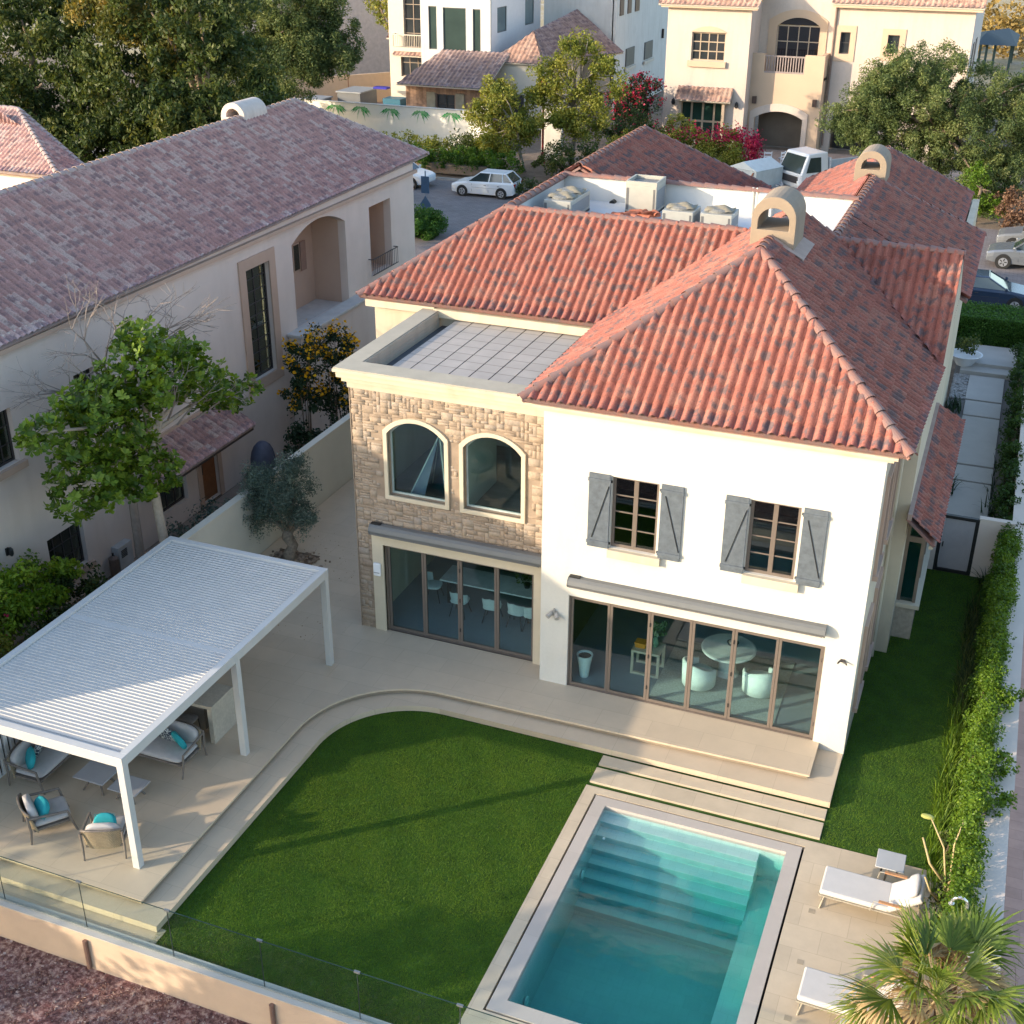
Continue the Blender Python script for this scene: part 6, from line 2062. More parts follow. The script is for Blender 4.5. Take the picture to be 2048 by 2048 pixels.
tag(dm.build('rubble', pm('rubble_grey', (.40, .39, .40), .9, .5, 1.5)), 'grey white rubble heaped between the container and the lorry', 'rubble', kind='stuff')
b0 = None
for i in range(4):
    o = empty('stone_block_pack', (0, 0, 0), ['upright grey block pack closest to the lorry cab', 'second upright grey block pack from the lorry cab', 'third upright grey block pack from the lorry cab', 'last upright grey block pack under the umbrella tree'][i], 'block pack', 'upright grey packs behind the lorry')
    MB().box(-.3, .3, -.6, .6, 0, 1.5).build('block', pm('pack_grey', (.36, .37, .38), .8, .1, 2), o, bevel=.02)
    MB().box(-.31, .31, -.62, .62, 1.5, 1.56).build('cap', pm('pack_white', (.6, .62, .62), .7), o)
    o.location = (-.9 + i * .62, 64.5 + i * .3, -.3)
    o.rotation_euler = (0, 0, R(-15))
for i, (x, y, rz) in enumerate(((-7.4, 65.2, .4), (-6.3, 65.8, 1.2), (-5.6, 64.6, 2.0))):
    t = empty('garden_chair', (0, 0, 0), ['white metal garden chair beside the pink bougainvillea', 'white metal garden chair in the middle by the garage arch', 'white metal garden chair closest to the lorry'][i], 'chair')
    ch = MB()
    for sx in (-.25, .25):
        for sy in (-.25, .25):
            ch.bar((sx, sy, 0), (sx, sy, .45 if sy < 0 else .95), .05)
    ch.build('frame', WMETAL, t)
    MB().box(-.28, .28, -.28, .28, .43, .48).build('seat', WMETAL, t)
    MB().box(-.25, .25, .22, .27, .6, .66).box(-.25, .25, .22, .27, .8, .9).build('backrest', WMETAL, t)
    t.location = (x, y, -.3)
    t.rotation_euler = (0, 0, rz)
# road sign seen from behind, lamp post
t = empty('road_sign', (-22.65, 42, -.33), 'grey post with two blue signs at the street corner beside the beige villa', 'road sign')
SB = pm('sign_blue', (.05, .10, .17), .5)
MB().tube([(-22.65, 42, -.33), (-22.65, 42, 2.5)], .04, 8).build('post', pm('post_grey', (.2, .22, .25), .5), t)
MB().box(-22.9, -22.4, 41.93, 41.96, 1.25, 2.2).build('upper_sign', SB, t)
MB().add([(-22.65, 41.93, .1), (-22.3, 41.93, .6), (-22.65, 41.93, 1.1), (-23.0, 41.93, .6), (-22.65, 41.955, .1), (-22.3, 41.955, .6), (-22.65, 41.955, 1.1), (-23.0, 41.955, .6)], [(3, 2, 1, 0), (4, 5, 6, 7), (0, 1, 5, 4), (1, 2, 6, 5), (2, 3, 7, 6), (3, 0, 4, 7)]).build('lower_sign', SB, t)
t = empty('street_lamp', (-22.15, 60, -.3), 'dark red street lamp with a glass lantern among the trees', 'street lamp')
RD = pm('lamp_red', (.26, .02, .025), .4)
MB().tube([(-22.15, 60, -.3), (-22.15, 60, .4), (-22.15, 60, .5), (-22.15, 60, 4.3)], [.16, .13, .08, .07], 10).build('post', RD, t)
MB().lathe([(.08, 0), (.26, .15), (.24, .2), (.12, .2)], 8, (-22.15, 60, 4.25)).lathe([(.34, .75), (.30, .85), (.1, 1.1), (.03, 1.3)], 8, (-22.15, 60, 4.25)).build('lantern_cap', RD, t)
MB().lathe([(.2, 0), (.3, .54)], 8, (-22.15, 60, 4.46)).build('lantern_glass', pm('lantern_pane', (.65, .68, .66), .15), t)

# ================================================================ VEGETATION
LG = leafmat('leaf_dark_green', [(.014, .032, .010), (.035, .062, .016), (.075, .105, .024), (.15, .155, .038)])
LY = leafmat('leaf_olive_yellow', [(.06, .09, .012), (.14, .17, .025), (.25, .26, .045), (.34, .31, .07)])
LA = leafmat('leaf_acacia', [(.035, .06, .022), (.075, .115, .038), (.14, .18, .055), (.25, .26, .10)])
LB = leafmat('leaf_broad_bright', [(.028, .06, .008), (.07, .13, .013), (.15, .23, .022), (.27, .35, .05)], .3, .4)
LBB = leafmat('leaf_sunny_shrub', [(.05, .11, .01), (.12, .22, .015), (.22, .33, .03), (.36, .42, .06)], .35, .5)
LO = leafmat('leaf_olive_silver', [(.04, .065, .05), (.075, .115, .088), (.13, .18, .14), (.24, .30, .24)], .15)
LH = leafmat('leaf_hedge', [(.025, .065, .006), (.06, .125, .010), (.115, .20, .018), (.19, .28, .03)], .3, .5)
LD = leafmat('leaf_deep', [(.008, .022, .010), (.02, .045, .018), (.035, .07, .025)], .2)
LR = leafmat('bougainvillea_bract', [(.16, .008, .02), (.34, .015, .035), (.50, .05, .11)], .3)
LF = leafmat('yellow_flower', [(.60, .32, .01), (.75, .45, .01)], .3)
LT = leafmat('leaf_dry_brown', [(.10, .06, .035), (.18, .10, .06), (.26, .16, .10)], .2)

# --- park trees outside the frame, towards the sun: their shade falls across the garden


def ST(s, t):
    return (.653 * s + .757 * t, -.757 * s + .653 * t)


def shade_tree(s, t, h, r, label, per=40, nc=60, size=.34, low=.45):
    x, y = ST(s, t)
    zc = -1.15 + h * (low + 1) / 2
    rz = h * (1 - low) / 2
    return tree('park_tree', label, 'tree', (x, y, -1.15), h, .22, [(x, y, zc, r, r, rz, nc)], per, .75, size, LG, group='park trees on the sunny side of the garden', shell=.25, fork=.4)


shade_tree(-15.5, -27, 8.9, 2.7, 'rounded park tree, farthest from the empty lot')
shade_tree(-11.2, -25.5, 8.7, 2.8, 'broad park tree, second in the row')
shade_tree(-7.0, -25, 7.8, 2.5, 'full park tree, third in the row')
shade_tree(-3.4, -25.5, 7.4, 2.2, 'park tree with a pointed top in the middle of the row')
shade_tree(.1, -25, 7.0, 1.9, 'park tree just before the gap in the row', nc=80, low=.35)
shade_tree(3.9, -25, 4.7, 1.2, 'low young park tree filling the gap in the row')
shade_tree(7.4, -25, 7.0, 1.9, 'park tree just after the gap in the row', nc=80, low=.3)
shade_tree(10.3, -25.5, 6.8, 2.0, 'park tree towards the end of the row', nc=80, low=.3)
shade_tree(13.5, -25, 6.4, 2.0, 'last park tree of the row', low=.3)

# --- neighbour's broad leaved tree
t = empty('almond_tree', (-10.7, .15, -.45), 'bright green broad leaved tree in front of the beige villa', 'tree')
mb = MB().tube([(-10.75, .1, -.45), (-10.6, .1, 1.2), (-10.65, 0, 3.2), (-10.6, .15, 4.8)], [.16, .13, .12, .09], 9)
lob = [(-10.8, .1, 7.0, .7, .8, .55, 10), (-10.6, 1.6, 6.3, .6, .8, .4, 6), (-10.7, -2.2, 6.1, .9, 1.0, .6, 14), (-10.9, -1.6, 5.1, 1.1, 1.7, 1.2, 50), (-10.8, -2.9, 4.3, .9, 1.2, .9, 22), (-10.5, -.6, 6.3, 1.0, 1.2, .9, 26), (-10.5, .9, 5.9, .9, 1.1, .8, 22), (-10.5, 2.3, 5.1, .8, 1.1, .7, 13), (-10.5, 3.7, 4.5, .6, 1.0, .5, 8), (-10.6, -.9, 3.8, .9, 1.3, .7, 26), (-10.9, -3.9, 6.0, .3, .9, .35, 7)]
lob = [(l[0], l[1] * .93 + .35, l[2], l[3], l[4] * .88, l[5], l[6]) for l in lob]
for l in lob:
    s0 = Vector((-10.62, .1, 3.6 + random.random() * 1.2))
    e0 = Vector(l[:3])
    md = s0.lerp(e0, .5) + Vector((0, 0, .25))
    mb.tube([s0, md, e0], [.07, .05, .025], 6)
mb.build('trunk', BARKP, t, smooth=True)
# rosettes of big leaves
cen = []
for l in lob:
    for _ in range(int(l[6] * 8.5)):
        d = RNG.normal(size=3)
        d /= np.linalg.norm(d)
        k = .45 + .6 * RNG.random()**.7
        cen.append(np.array(l[:3]) + d * k * np.array(l[3:6]))
cen = np.array(cen)
PP, DD, NN, TT = [], [], [], []
for c in cen:
    tint = RNG.random() * .6
    up = unit(np.array([[RNG.normal() * .6, RNG.normal() * .6, .9]]))[0]
    a0 = RNG.random() * 6
    k = RNG.integers(6, 10)
    for j in range(k):
        a = a0 + 2 * np.pi * j / k
        e1 = np.cross(up, [1, 0, 0])
        e1 /= np.linalg.norm(e1)
        e2 = np.cross(up, e1)
        d = math.cos(a) * e1 + math.sin(a) * e2 + up * RNG.uniform(-.2, 1.0)
        d /= np.linalg.norm(d)
        PP.append(c)
        DD.append(d)
        NN.append(up)
        TT.append(tint + RNG.random() * .4)
PP, DD, NN = np.array(PP), np.array(DD), np.array(NN)
n = len(PP)
S = RNG.uniform(.12, .22, n)[:, None]
side = unit(np.cross(NN, DD))
VV = np.stack([PP, PP + DD * S * .68 + side * S * .27, PP + DD * S, PP + DD * S * .68 - side * S * .27], 1)
np_mesh('crown', VV.reshape(-1, 3), np.arange(4 * n).reshape(n, 4), LB, t, rnd=np.clip(TT, 0, 1))
# --- bare pale tree behind it


def twigs(mb, p, d, ln, r, depth):
    q = p + d * ln
    mb.tube([p, p.lerp(q, .5) + Vector((random.uniform(-.06, .06), random.uniform(-.06, .06), 0)) * ln, q], [r, r * .85, r * .65], 5, False)
    if depth == 0:
        return
    for _ in range(random.choice([2, 3, 3])):
        nd_ = (d + Vector((random.uniform(-.6, .6), random.uniform(-1.2, 1.2), random.uniform(-.55, .40)))).normalized()
        twigs(mb, q, nd_, ln * random.uniform(.6, .85), r * .62, depth - 1)


t = empty('bare_tree', (-11.9, .6, -.45), 'leafless pale branched tree rising above the broad leaved tree', 'tree')
mb = MB().tube([(-11.9, .6, -.45), (-11.8, .5, 3), (-11.6, .5, 5.4)], [.14, .11, .08], 8)
for (p, d) in (((-11.6, .5, 5.6), (-.05, -.9, .8)), ((-11.6, .5, 5.6), (.1, .9, .6)), ((-11.6, .5, 5.3), (-.05, -.45, 1)), ((-11.6, .5, 5.3), (.1, .55, .9)), ((-11.7, .5, 4.8), (0, -1, .75)), ((-11.6, .5, 5.0), (.1, 1, .35)), ((-11.6, .5, 5.4), (.1, .1, 1))):
    twigs(mb, Vector(p), Vector(d).normalized(), 1.2, .045, 4)
mb.build('branches', pm('bleached_bark', (.27, .22, .19), .9, .15, 10), t)
mb = MB()
for (p, d) in (((-10.45, 1.0, 4.6), (.4, .5, .6)), ((-10.4, .6, 4.9), (.4, -.1, .7)), ((-10.4, 1.6, 4.5), (.5, .8, .4))):
    twigs(mb, Vector(p), Vector(d).normalized(), .7, .03, 3)
mb.build('twigs', pm('bleached_bark', (.46, .38, .32)), t)

# --- olive tree on the terrace
t = empty('olive_tree', (-8.65, 3.05, 0), 'grey green olive tree with a gnarled trunk on the terrace', 'tree')
mb = MB()
mb.tube([(-8.65, 3.05, -.05), (-8.68, 3.0, .18), (-8.58, 3.08, .42), (-8.72, 3.05, .68), (-8.66, 3.0, .95)], [.24, .17, .15, .17, .13], 10)
for tg in ((-9.5, 3.1, 1.6), (-8.1, 3.0, 1.7), (-8.9, 2.6, 2.0), (-8.5, 3.4, 2.2), (-9.2, 2.8, 1.2), (-8.0, 3.3, 1.2)):
    mb.tube([(-8.67, 3.02, .8), ((-8.67 + tg[0]) / 2, (3.0 + tg[1]) / 2, (.9 + tg[2]) / 2 + .1), tg], [.08, .05, .02], 6)
mb.build('trunk', pm('olive_bark', (.24, .20, .16), .95, .35, 14, 1, 25), t, smooth=True)
P, T, O = crown([(-8.85, 3.05, 1.95, 1.05, .95, .85, 110), (-9.5, 3.0, 1.35, .7, .7, .6, 26), (-8.1, 3.1, 1.45, .65, .65, .6, 24), (-8.45, 3.1, 2.75, .55, .5, .55, 30), (-9.45, 3.0, 2.4, .5, .5, .5, 26)], 110, .25, 1, .2)
leaves('crown', P, .085, LO, t, T, .28, O, .2)
rb = MB()
for _ in range(150):
    x, y = random.gauss(-8.5, .32), random.gauss(3.05, .2)
    rb.pil((x, y, .02), (random.uniform(.03, .07),) * 2 + (.03,), None, .9, 6, 4)
tag(rb.build('pebbles', pm('brown_pebble', (.24, .18, .13), .9, .4, 9)), 'brown pebbles round the foot of the olive tree', 'pebbles', kind='stuff')
sheet('tree_pit', [(-9.2, 2.75), (-7.95, 2.75), (-7.95, 3.45), (-9.2, 3.45)], .006, pm('pit_soil', (.14, .10, .07), 1, .3, 6, .8, 30), .05)


def shrub(name, label, cat, lobes, per, cr, size, lm, group=None, aspect=.55, shell=.35, flower=None, fl_n=0, fl_size=.1, base=None, updir=.35, droop=0):
    l0 = lobes[0]
    zb = base if base is not None else min(l[2] - l[5] for l in lobes)
    t = empty(name, (l0[0], l0[1], zb), label, cat, group)
    P, T, O = crown(lobes, per, cr, 1, shell)
    P[:, 2] = np.maximum(P[:, 2], zb + .02)
    leaves('foliage', P, size, lm, t, T, aspect, O, updir, droop)
    mb = MB()
    for l in lobes:
        for _ in range(3):
            mb.tube([(l[0] + random.uniform(-.1, .1), l[1], zb), (l[0] + random.uniform(-.5, .5) * l[3], l[1] + random.uniform(-.5, .5) * l[4], l[2] + .3 * l[5])], [.03, .012], 5)
    mb.build('stems', WOODB, t)
    if flower:
        idx = RNG.choice(len(P), fl_n)
        k = (O[idx, 2] > -.2)
        idx = idx[k]
        leaves('flowers', P[idx] + O[idx] * cr * .5 + np.array([0, 0, .03]), fl_size, flower, t, RNG.random(len(idx)), .9, O[idx], .5)
    return t


# neighbour's yellow flowering shrub and garden plants
shrub('flowering_shrub', 'tall shrub covered in yellow flowers by the beige villa', 'shrub', [(-11.6, 9.3, 3.3, .7, 1.0, .9, 30), (-11.4, 10.9, 3.3, .8, 1.2, .9, 32), (-11.5, 9.0, 2.2, .6, .8, .7, 16), (-11.4, 11.2, 1.8, .8, 1.0, 1.0, 26)], 60, .3, .13, LD, flower=LF, fl_n=1500, fl_size=.12, base=-.45)
shrub('dark_shrub', 'dark green shrub against the boundary wall behind the olive tree', 'shrub', [(-11.3, 8.6, .8, .8, 1.0, 1.0, 34), (-11.1, 7.6, .3, .7, .8, .8, 20), (-10.9, 9.9, .6, .6, 1.2, .9, 26)], 60, .25, .12, LD, base=-.45)
shrub('blue_green_shrub', 'dull blue green shrub below the canopy of the beige villa', 'shrub', [(-11.6, 3.6, .35, .7, .9, .6, 26), (-12.5, 3.2, .1, .5, .6, .5, 10)], 50, .25, .10, LO, base=-.45)
shrub('leafy_plant', 'low broad leaved plant at the foot of the pale trunk', 'plant', [(-10.4, 1.0, .9, .5, .6, .5, 10)], 30, .25, .26, LG, base=-.45)
shrub('garden_shrub', 'sunlit yellow green shrub at the left edge above the pergola', 'shrub', [(-12.7, -3.6, 1.4, .9, 1.4, 1.0, 60), (-12.6, -2.1, 1.1, .7, .9, .8, 26)], 90, .28, .13, LBB, base=-.45)
shrub('garden_shrub', 'lower green shrub between the wall lantern and the pergola', 'shrub', [(-12.0, -2.0, .7, .8, .9, .8, 34), (-11.6, -3.2, .3, .8, .9, .7, 30)], 60, .26, .12, LG, base=-.45)
shrub('garden_shrub', 'shrub with small pink tinged leaves at the left edge of the picture', 'shrub', [(-12.4, -4.9, .7, .8, 1.2, .9, 36)], 60, .26, .12, LY, base=-.45, flower=LR, fl_n=60)

# --- right side hedge, trailing plants
lob = []
y = 9.6
while y > -6.2:
    f = (9.6 - y) / 16
    xc = 10.16 - .24 * f
    lob.append((xc, y, 1.25, .21 + .04 * random.random(), .5, .45 + random.random() * .12, 15))
    lob.append((xc - .08, y, .55, .28, .5, .6, 13))
    y -= .5
t = empty('hedge', (9.9, 1.5, -.32), 'bright leafy hedge along the right boundary wall', 'hedge')
P, T, O = crown(lob, 105, .2, 1, .45)
leaves('foliage', P, .066, LH, t, T, .6, O, .4)
mb = MB()
y = 9.4
while y > -6:
    mb.tube([(10.0 - .28 * (9.6 - y) / 16, y, -.32), (10.05 - .28 * (9.6 - y) / 16, y + .1, 1.1)], [.03, .015], 5)
    y -= .6
mb.build('stems', WOODB, t)
for (x, y, r, z) in ((10.45, 1.4, .26, 1.3), (10.42, -1.1, .30, 1.2), (10.42, -2.2, .3, 1.15)):
    P, T, O = crown([(x, y, z, r, r * 1.3, r * .8, 10)], 50, .16)
    leaves('overhanging_sprig', P, .085, LH, t, T, .6, O, .4)
# strappy grasses at the hedge foot


def strap(name, label, cx, cy, z, n, ln, lm, spread=(.2, .2), group=None, wd=.018, cat='plant', lift=1.0):
    t = empty(name, (cx, cy, z), label, cat, group)
    a = RNG.uniform(0, 2 * np.pi, n)
    bx = cx + RNG.normal(0, spread[0], n)
    by = cy + RNG.normal(0, spread[1], n)
    L = ln * RNG.uniform(.6, 1.2, n)
    VV, FF, RR = [], [], []
    k = 0
    for i in range(n):
        d = np.array([math.cos(a[i]), math.sin(a[i]), 0])
        s_ = np.array([-d[1], d[0], 0])
        lean = RNG.uniform(.25, .8)
        for j in range(5):
            f = j / 4
            p = np.array([bx[i], by[i], z]) + d * L[i] * lean * f**1.3 + np.array([0, 0, L[i] * lift * (f * 1.1 - .55 * f * f * (lean + .4))])
            w_ = wd * (1 - f * .92)
            VV += [p - s_ * w_, p + s_ * w_]
        for j in range(4):
            FF.append((k + 2 * j, k + 2 * j + 1, k + 2 * j + 3, k + 2 * j + 2))
        RR += [RNG.random()] * 4
        k += 10
    np_mesh('leaves', VV, FF, lm, t, rnd=RR)
    MB().lathe([(.05, 0), (.06, .05), (.02, .1)], 8, (cx, cy, z)).build('root_crown', WOODB, t)
    return t


lbs = ['strappy dark plant at the hedge foot, closest to the gate', 'strappy plant second from the gate', 'strappy plant halfway along the hedge', 'strappy plant beside the sunlit end of the side lawn', 'strappy plant nearest the small table']
for i, yy in enumerate((6.5, 3.9, 1.8, -.3, -2.3)):
    strap('strappy_plant', lbs[i], 9.56 - .03 * i, yy, -.3, 300, .55, LH if i > 1 else LG, (.08, .75), 'strappy plants along the hedge foot', .014, lift=1.35)
strap('strappy_plant', 'small spiky plant at the foot of the white gate wall', 9.75, 9.35, -.3, 40, .7, LD, (.06, .06), None, .02)
shrub('low_shrub', 'low dark shrub under the hedge behind the pool lounger', 'shrub', [(9.72, -4.0, .25, .28, .9, .5, 26), (9.78, -5.6, .3, .28, .8, .5, 20), (9.62, -2.6, .1, .2, .5, .35, 10)], 60, .18, .09, LG, base=-.3)
t = empty('bare_shrub', (9.66, -4.3, -.3), 'leafless pale stemmed plant in front of the hedge', 'plant')
mb = MB()
for (pts) in (((9.66, -4.3, -.3), (9.64, -4.2, .5), (9.5, -3.9, 1.1), (9.2, -3.6, 1.45)), ((9.66, -4.3, -.3), (9.70, -4.25, .6), (9.66, -4.0, 1.3), (9.74, -3.8, 1.7)), ((9.64, -4.2, .5), (9.3, -4.2, .9), (9.1, -4.0, 1.3)),
              ((9.66, -4.3, .2), (9.95, -4.2, .8), (10.15, -3.9, 1.35)), ((9.66, -4.3, .1), (9.4, -4.5, .5), (9.25, -4.6, .9)), ((9.68, -4.25, .6), (9.9, -4.4, 1.0), (10.1, -4.5, 1.3))):
    mb.tube(pts, [.028 - .005 * i for i in range(len(pts))], 6)
mb.build('stems', pm('tan_stem', (.42, .33, .17), .8), t, smooth=True)
MB().pil((9.12, -3.55, 1.45), (.12, .06, .04), None, .8).build('seed_pod', pm('pod_green', (.35, .36, .10), .6), t, smooth=True)
# beyond the gate
lob = [(10.15, 10.8 + i * .8, .62, .42, .55, .65, 10) for i in range(22)]
t = empty('hedge', (10.15, 19, -.46), 'dark clipped hedge beside the path slabs behind the gate', 'hedge')
P, T, O = crown(lob, 70, .22, 1, .5)
leaves('foliage', P, .10, leafmat('leaf_path_hedge', [(.012, .035, .008), (.03, .07, .012), (.07, .12, .02)]), t, T, .6, O, .4)
MB().box(10.1, 10.2, 10.6, 28, -.46, .3).build('stems', WOODB, t)
for i, (x, y, lb) in enumerate(((7.98, 22.4, 'dark spiky plant beside the gravel, nearer the steps'), (8.28, 15.2, 'dark spiky plant beside the path, nearer the lean-to roof'), (9.72, 14, 'low spiky plants under the dark hedge'))):
    strap('spiky_plant', lb, x, y, -.15, 60, .8, LD, (.12, .3 if i < 2 else 1.2), 'spiky plants along the side path', .025)
t = empty('planter_bowl', (8.0, 27.4, .02), 'white planter bowl with a bush at the top of the path steps', 'planter')
MB().lathe([(.3, 0), (.52, .3), (.66, .45), (.60, .45), (.45, .3)], 24, (8.0, 27.2, .02)).build('bowl', WMETAL, t)
P, T, O = crown([(8.0, 27.3, .85, .45, .45, .4, 18)], 60, .2)
leaves('foliage', P, .1, LG, t, T, .6, O)
t = empty('hedge', (10, 31, -.3), 'square trimmed hedge with a lit green top in front of the navy car', 'hedge')
n = 52000
P = np.stack([RNG.uniform(7.3, 14, n), RNG.uniform(29.95, 32.3, n), -.3 + 1.5 * RNG.random(n)**.25], 1)
f = RNG.random(n)
P[f < .35, 1] = 29.95 + RNG.random((f < .35).sum()) * .12
P[f < .35, 2] = RNG.uniform(-.3, 1.2, (f < .35).sum())
leaves('foliage', P, .085, leafmat('leaf_clipped', [(.03, .08, .012), (.05, .13, .018), (.08, .18, .03)]), t, RNG.random(n), .6, None, .8)
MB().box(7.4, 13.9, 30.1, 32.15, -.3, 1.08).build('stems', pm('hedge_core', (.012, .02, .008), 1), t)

# --- fan palm beside the lower lounger
PG1 = leafmat('palm_green', [(.04, .075, .012), (.10, .16, .024), (.20, .26, .045), (.40, .40, .14)], .3, .45)
PG2 = leafmat('palm_dry', [(.30, .21, .09), (.45, .34, .17), (.58, .47, .28)], .25, .7)
t = empty('fan_palm', (9.4, -8.1, -.3), 'shaggy fan palm with green and dry straw coloured fronds in the lower right corner', 'palm')
mb = MB().tube([(9.4, -8.1, -.4), (9.4, -8.1, .6), (9.38, -8.1, 1.5)], [.24, .2, .2], 12)
for i in range(60):
    a, z = random.random() * 6.28, random.uniform(.0, 1.5)
    mb.bar((9.4 + .17 * math.cos(a), -8.1 + .17 * math.sin(a), z), (9.4 + .30 * math.cos(a), -8.1 + .30 * math.sin(a), z + .16), .05, .02)
mb.build('trunk', pm('palm_bark', (.22, .16, .10), .95, .4, 10, 1, 25), t)


def frond(c, az_, elv, pet, rad, nseg, span, droop, dry):
    d = np.array([math.cos(az_) * math.cos(elv), math.sin(az_) * math.cos(elv), math.sin(elv)])
    sd_ = np.array([-math.sin(az_), math.cos(az_), 0])
    nrm = np.cross(sd_, d)
    if nrm[2] < 0:
        nrm = -nrm
    hub = c + d * pet
    hub[2] -= pet * pet * .18 * (1 if dry else .5)
    VV, FF, RR = [], [], []
    s2 = sd_ * .012
    mid = (c + hub) / 2 + np.array([0, 0, .04])
    VV += [c - s2, c + s2, mid + s2, mid - s2, hub + s2 * .7, hub - s2 * .7]
    FF += [(0, 1, 2, 3), (3, 2, 4, 5)]
    RR += [.7, .7]
    tt = RNG.random() * .5
    for i in range(nseg):
        f = -1 + 2 * i / (nseg - 1)
        a = f * span / 2 + RNG.normal(0, .03)
        dr = d * math.cos(a) + sd_ * math.sin(a)
        ln = rad * (1 - .18 * f * f) * RNG.uniform(.85, 1.08)
        wv = np.cross(dr, nrm)
        k = len(VV)
        ww = [.007, rad * .027, rad * .012, .0015]
        dp = droop * RNG.uniform(.5, 1.5)
        for j, (u, w_) in enumerate(zip((.04, .45, .75, 1.0), ww)):
            p = hub + dr * ln * u + nrm * (.03 * math.sin(f * 3) - .10 * abs(f) * u) + np.array([0, 0, -dp * u**3 * ln])
            lift_ = nrm * (.008 if i % 2 else -.004)
            VV += [p - wv * w_ + lift_, p + wv * w_]
        for j in range(3):
            FF.append((k + 2 * j, k + 2 * j + 1, k + 2 * j + 3, k + 2 * j + 2))
            RR.append(min(1, tt + RNG.random() * .4 + (.15 if j == 2 else 0)))
    return VV, FF, RR


def fronds(name, specs, mat_):
    V_, F_, R_ = [], [], []
    for sp in specs:
        v, f, r_ = frond(*sp)
        k = len(V_)
        V_ += v
        F_ += [tuple(q + k for q in x) for x in f]
        R_ += r_
    return np_mesh(name, V_, F_, mat_, t, rnd=R_)


c0 = np.array([9.62, -8.3, 1.8])
for i in range(30):
    elv = R(random.uniform(0, 75))
    fronds('frond', [(c0.copy(), random.random() * 6.28, elv, random.uniform(.55, 1.15), random.uniform(.65, .98), 22, R(random.uniform(100, 160)), random.uniform(.05, .45), False)], PG1)
for i in range(40):
    fronds('dry_frond', [(c0 - np.array([0, 0, random.uniform(.05, .3)]), random.random() * 6.28, R(random.uniform(-35, 35)), random.uniform(.4, 1.0), random.uniform(.55, .9), 24, R(random.uniform(90, 170)), random.uniform(.6, 1.3), True)], PG2)
strap('dry_grass_clump', 'wispy purple brown grass behind the palm at the right edge', 10.35, -7.0, .6, 90, .6, LT, (.3, .5), None, .006)

# --- background trees
tree('eucalyptus_tree', 'large dark dense tree, nearest the long weathered roof', 'tree', (-31.5, 34.5, -.4), 13, .4, [(-31.6, 34.5, 7.0, 3.9, 3.5, 4.6, 190), (-32.5, 34.5, 11.5, 3.8, 3.2, 2.2, 60), (-30.2, 33.5, 4.2, 2.9, 2.6, 3.4, 110), (-33.5, 33, 2.8, 3, 2.6, 2.6, 80)], 120, .60, .30, LG, aspect=.42, shell=.45, updir=-.1, droop=.8, group='tall dense trees at the top left')
gt = tree('eucalyptus_tree', 'large dense tree with golden sunlit top in the middle of the tall group', 'tree', (-37.5, 36.5, -.4), 13, .4, [(-37.5, 36, 7.4, 4.2, 3.6, 4.4, 220), (-37.5, 33, 3.4, 3.6, 2.6, 3, 120)], 115, .62, .28, LG, aspect=.42, shell=.5, updir=-.1, droop=.8, group='tall dense trees at the top left')
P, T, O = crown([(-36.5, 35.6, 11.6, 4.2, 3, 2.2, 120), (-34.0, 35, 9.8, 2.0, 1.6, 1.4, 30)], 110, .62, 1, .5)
leaves('sunlit_foliage', P, .28, leafmat('leaf_sunlit_gold', [(.03, .05, .012), (.08, .095, .02), (.18, .16, .035), (.34, .23, .055)]), gt, T, .42, O, -.1, .8)  # golden sunlight on the treetop painted into the leaf colour
tree('eucalyptus_tree', 'large dense tree at the left edge of the tall group', 'tree', (-43.5, 35.5, -.4), 13, .4, [(-43.5, 35.5, 7.6, 4.4, 3.8, 5.0, 200), (-45, 34, 5, 4, 3.6, 4, 100), (-42, 32, 3, 3.6, 2.6, 3, 100)], 115, .62, .30, LG, aspect=.42, shell=.5, updir=-.1, droop=.8, group='tall dense trees at the top left')
tree('acacia_tree', 'feathery green tree between the dark trees and the white villa', 'tree', (-43.0, 57, -.4), 11, .3, [(-42.8, 56.5, 7.2, 5.0, 3.6, 3.2, 150), (-39.6, 56, 5.6, 3.4, 2.6, 2.2, 90), (-39.5, 56.5, 9.3, 3.6, 2.8, 2.2, 90), (-37.6, 56.5, 7.2, 2.0, 2.0, 2.3, 60), (-36.2, 57, 7.4, 1.7, 1.6, 2.3, 50), (-37.4, 57, 10.4, 2.2, 1.8, 1.6, 50), (-41.5, 55, 3.2, 3.4, 2.2, 1.6, 70), (-45.5, 56.5, 8.5, 4, 3, 2.6, 80), (-43.5, 55.5, 4.0, 3.4, 2.5, 1.9, 90), (-39.0, 56, 7.2, 2.6, 2.4, 1.9, 60)], 170, .62, .22, LA, aspect=.35, shell=.5)
tree('garden_tree', 'smaller pale leaved tree in front of the shaded mauve villa', 'tree', (-41.0, 76, -.2), 9, .25, [(-42.5, 78, 9.0, 2.4, 2.2, 2.6, 60), (-40.9, 77, 6.6, 1.5, 1.6, 1.5, 24)], 80, .6, .26, LY, aspect=.5)
tree('street_tree', 'open yellow green street tree behind the left red roof', 'tree', (-19.9, 59.5, -.3), 8.5, .16, [(-19.3, 58.8, 7.8, 1.5, 1.4, 1.1, 24), (-17.6, 59, 6.6, 1.4, 1.3, 1.0, 16), (-20.8, 59, 5.8, 1.7, 1.5, 1.3, 28), (-18.3, 59, 4.6, 1.8, 1.5, 1.2, 28), (-20.5, 58.5, 3.0, 1.6, 1.4, 1.1, 24), (-16.7, 59, 5.2, 1.0, 1.0, .8, 9), (-21.6, 58.6, 4.4, 1.8, 1.4, 1.1, 30), (-18.8, 58.4, 2.8, 2.0, 1.4, 1.1, 30)], 95, .5, .20, LY, pm('grey_bark', (.24, .21, .17), .9), aspect=.55, shell=.3)
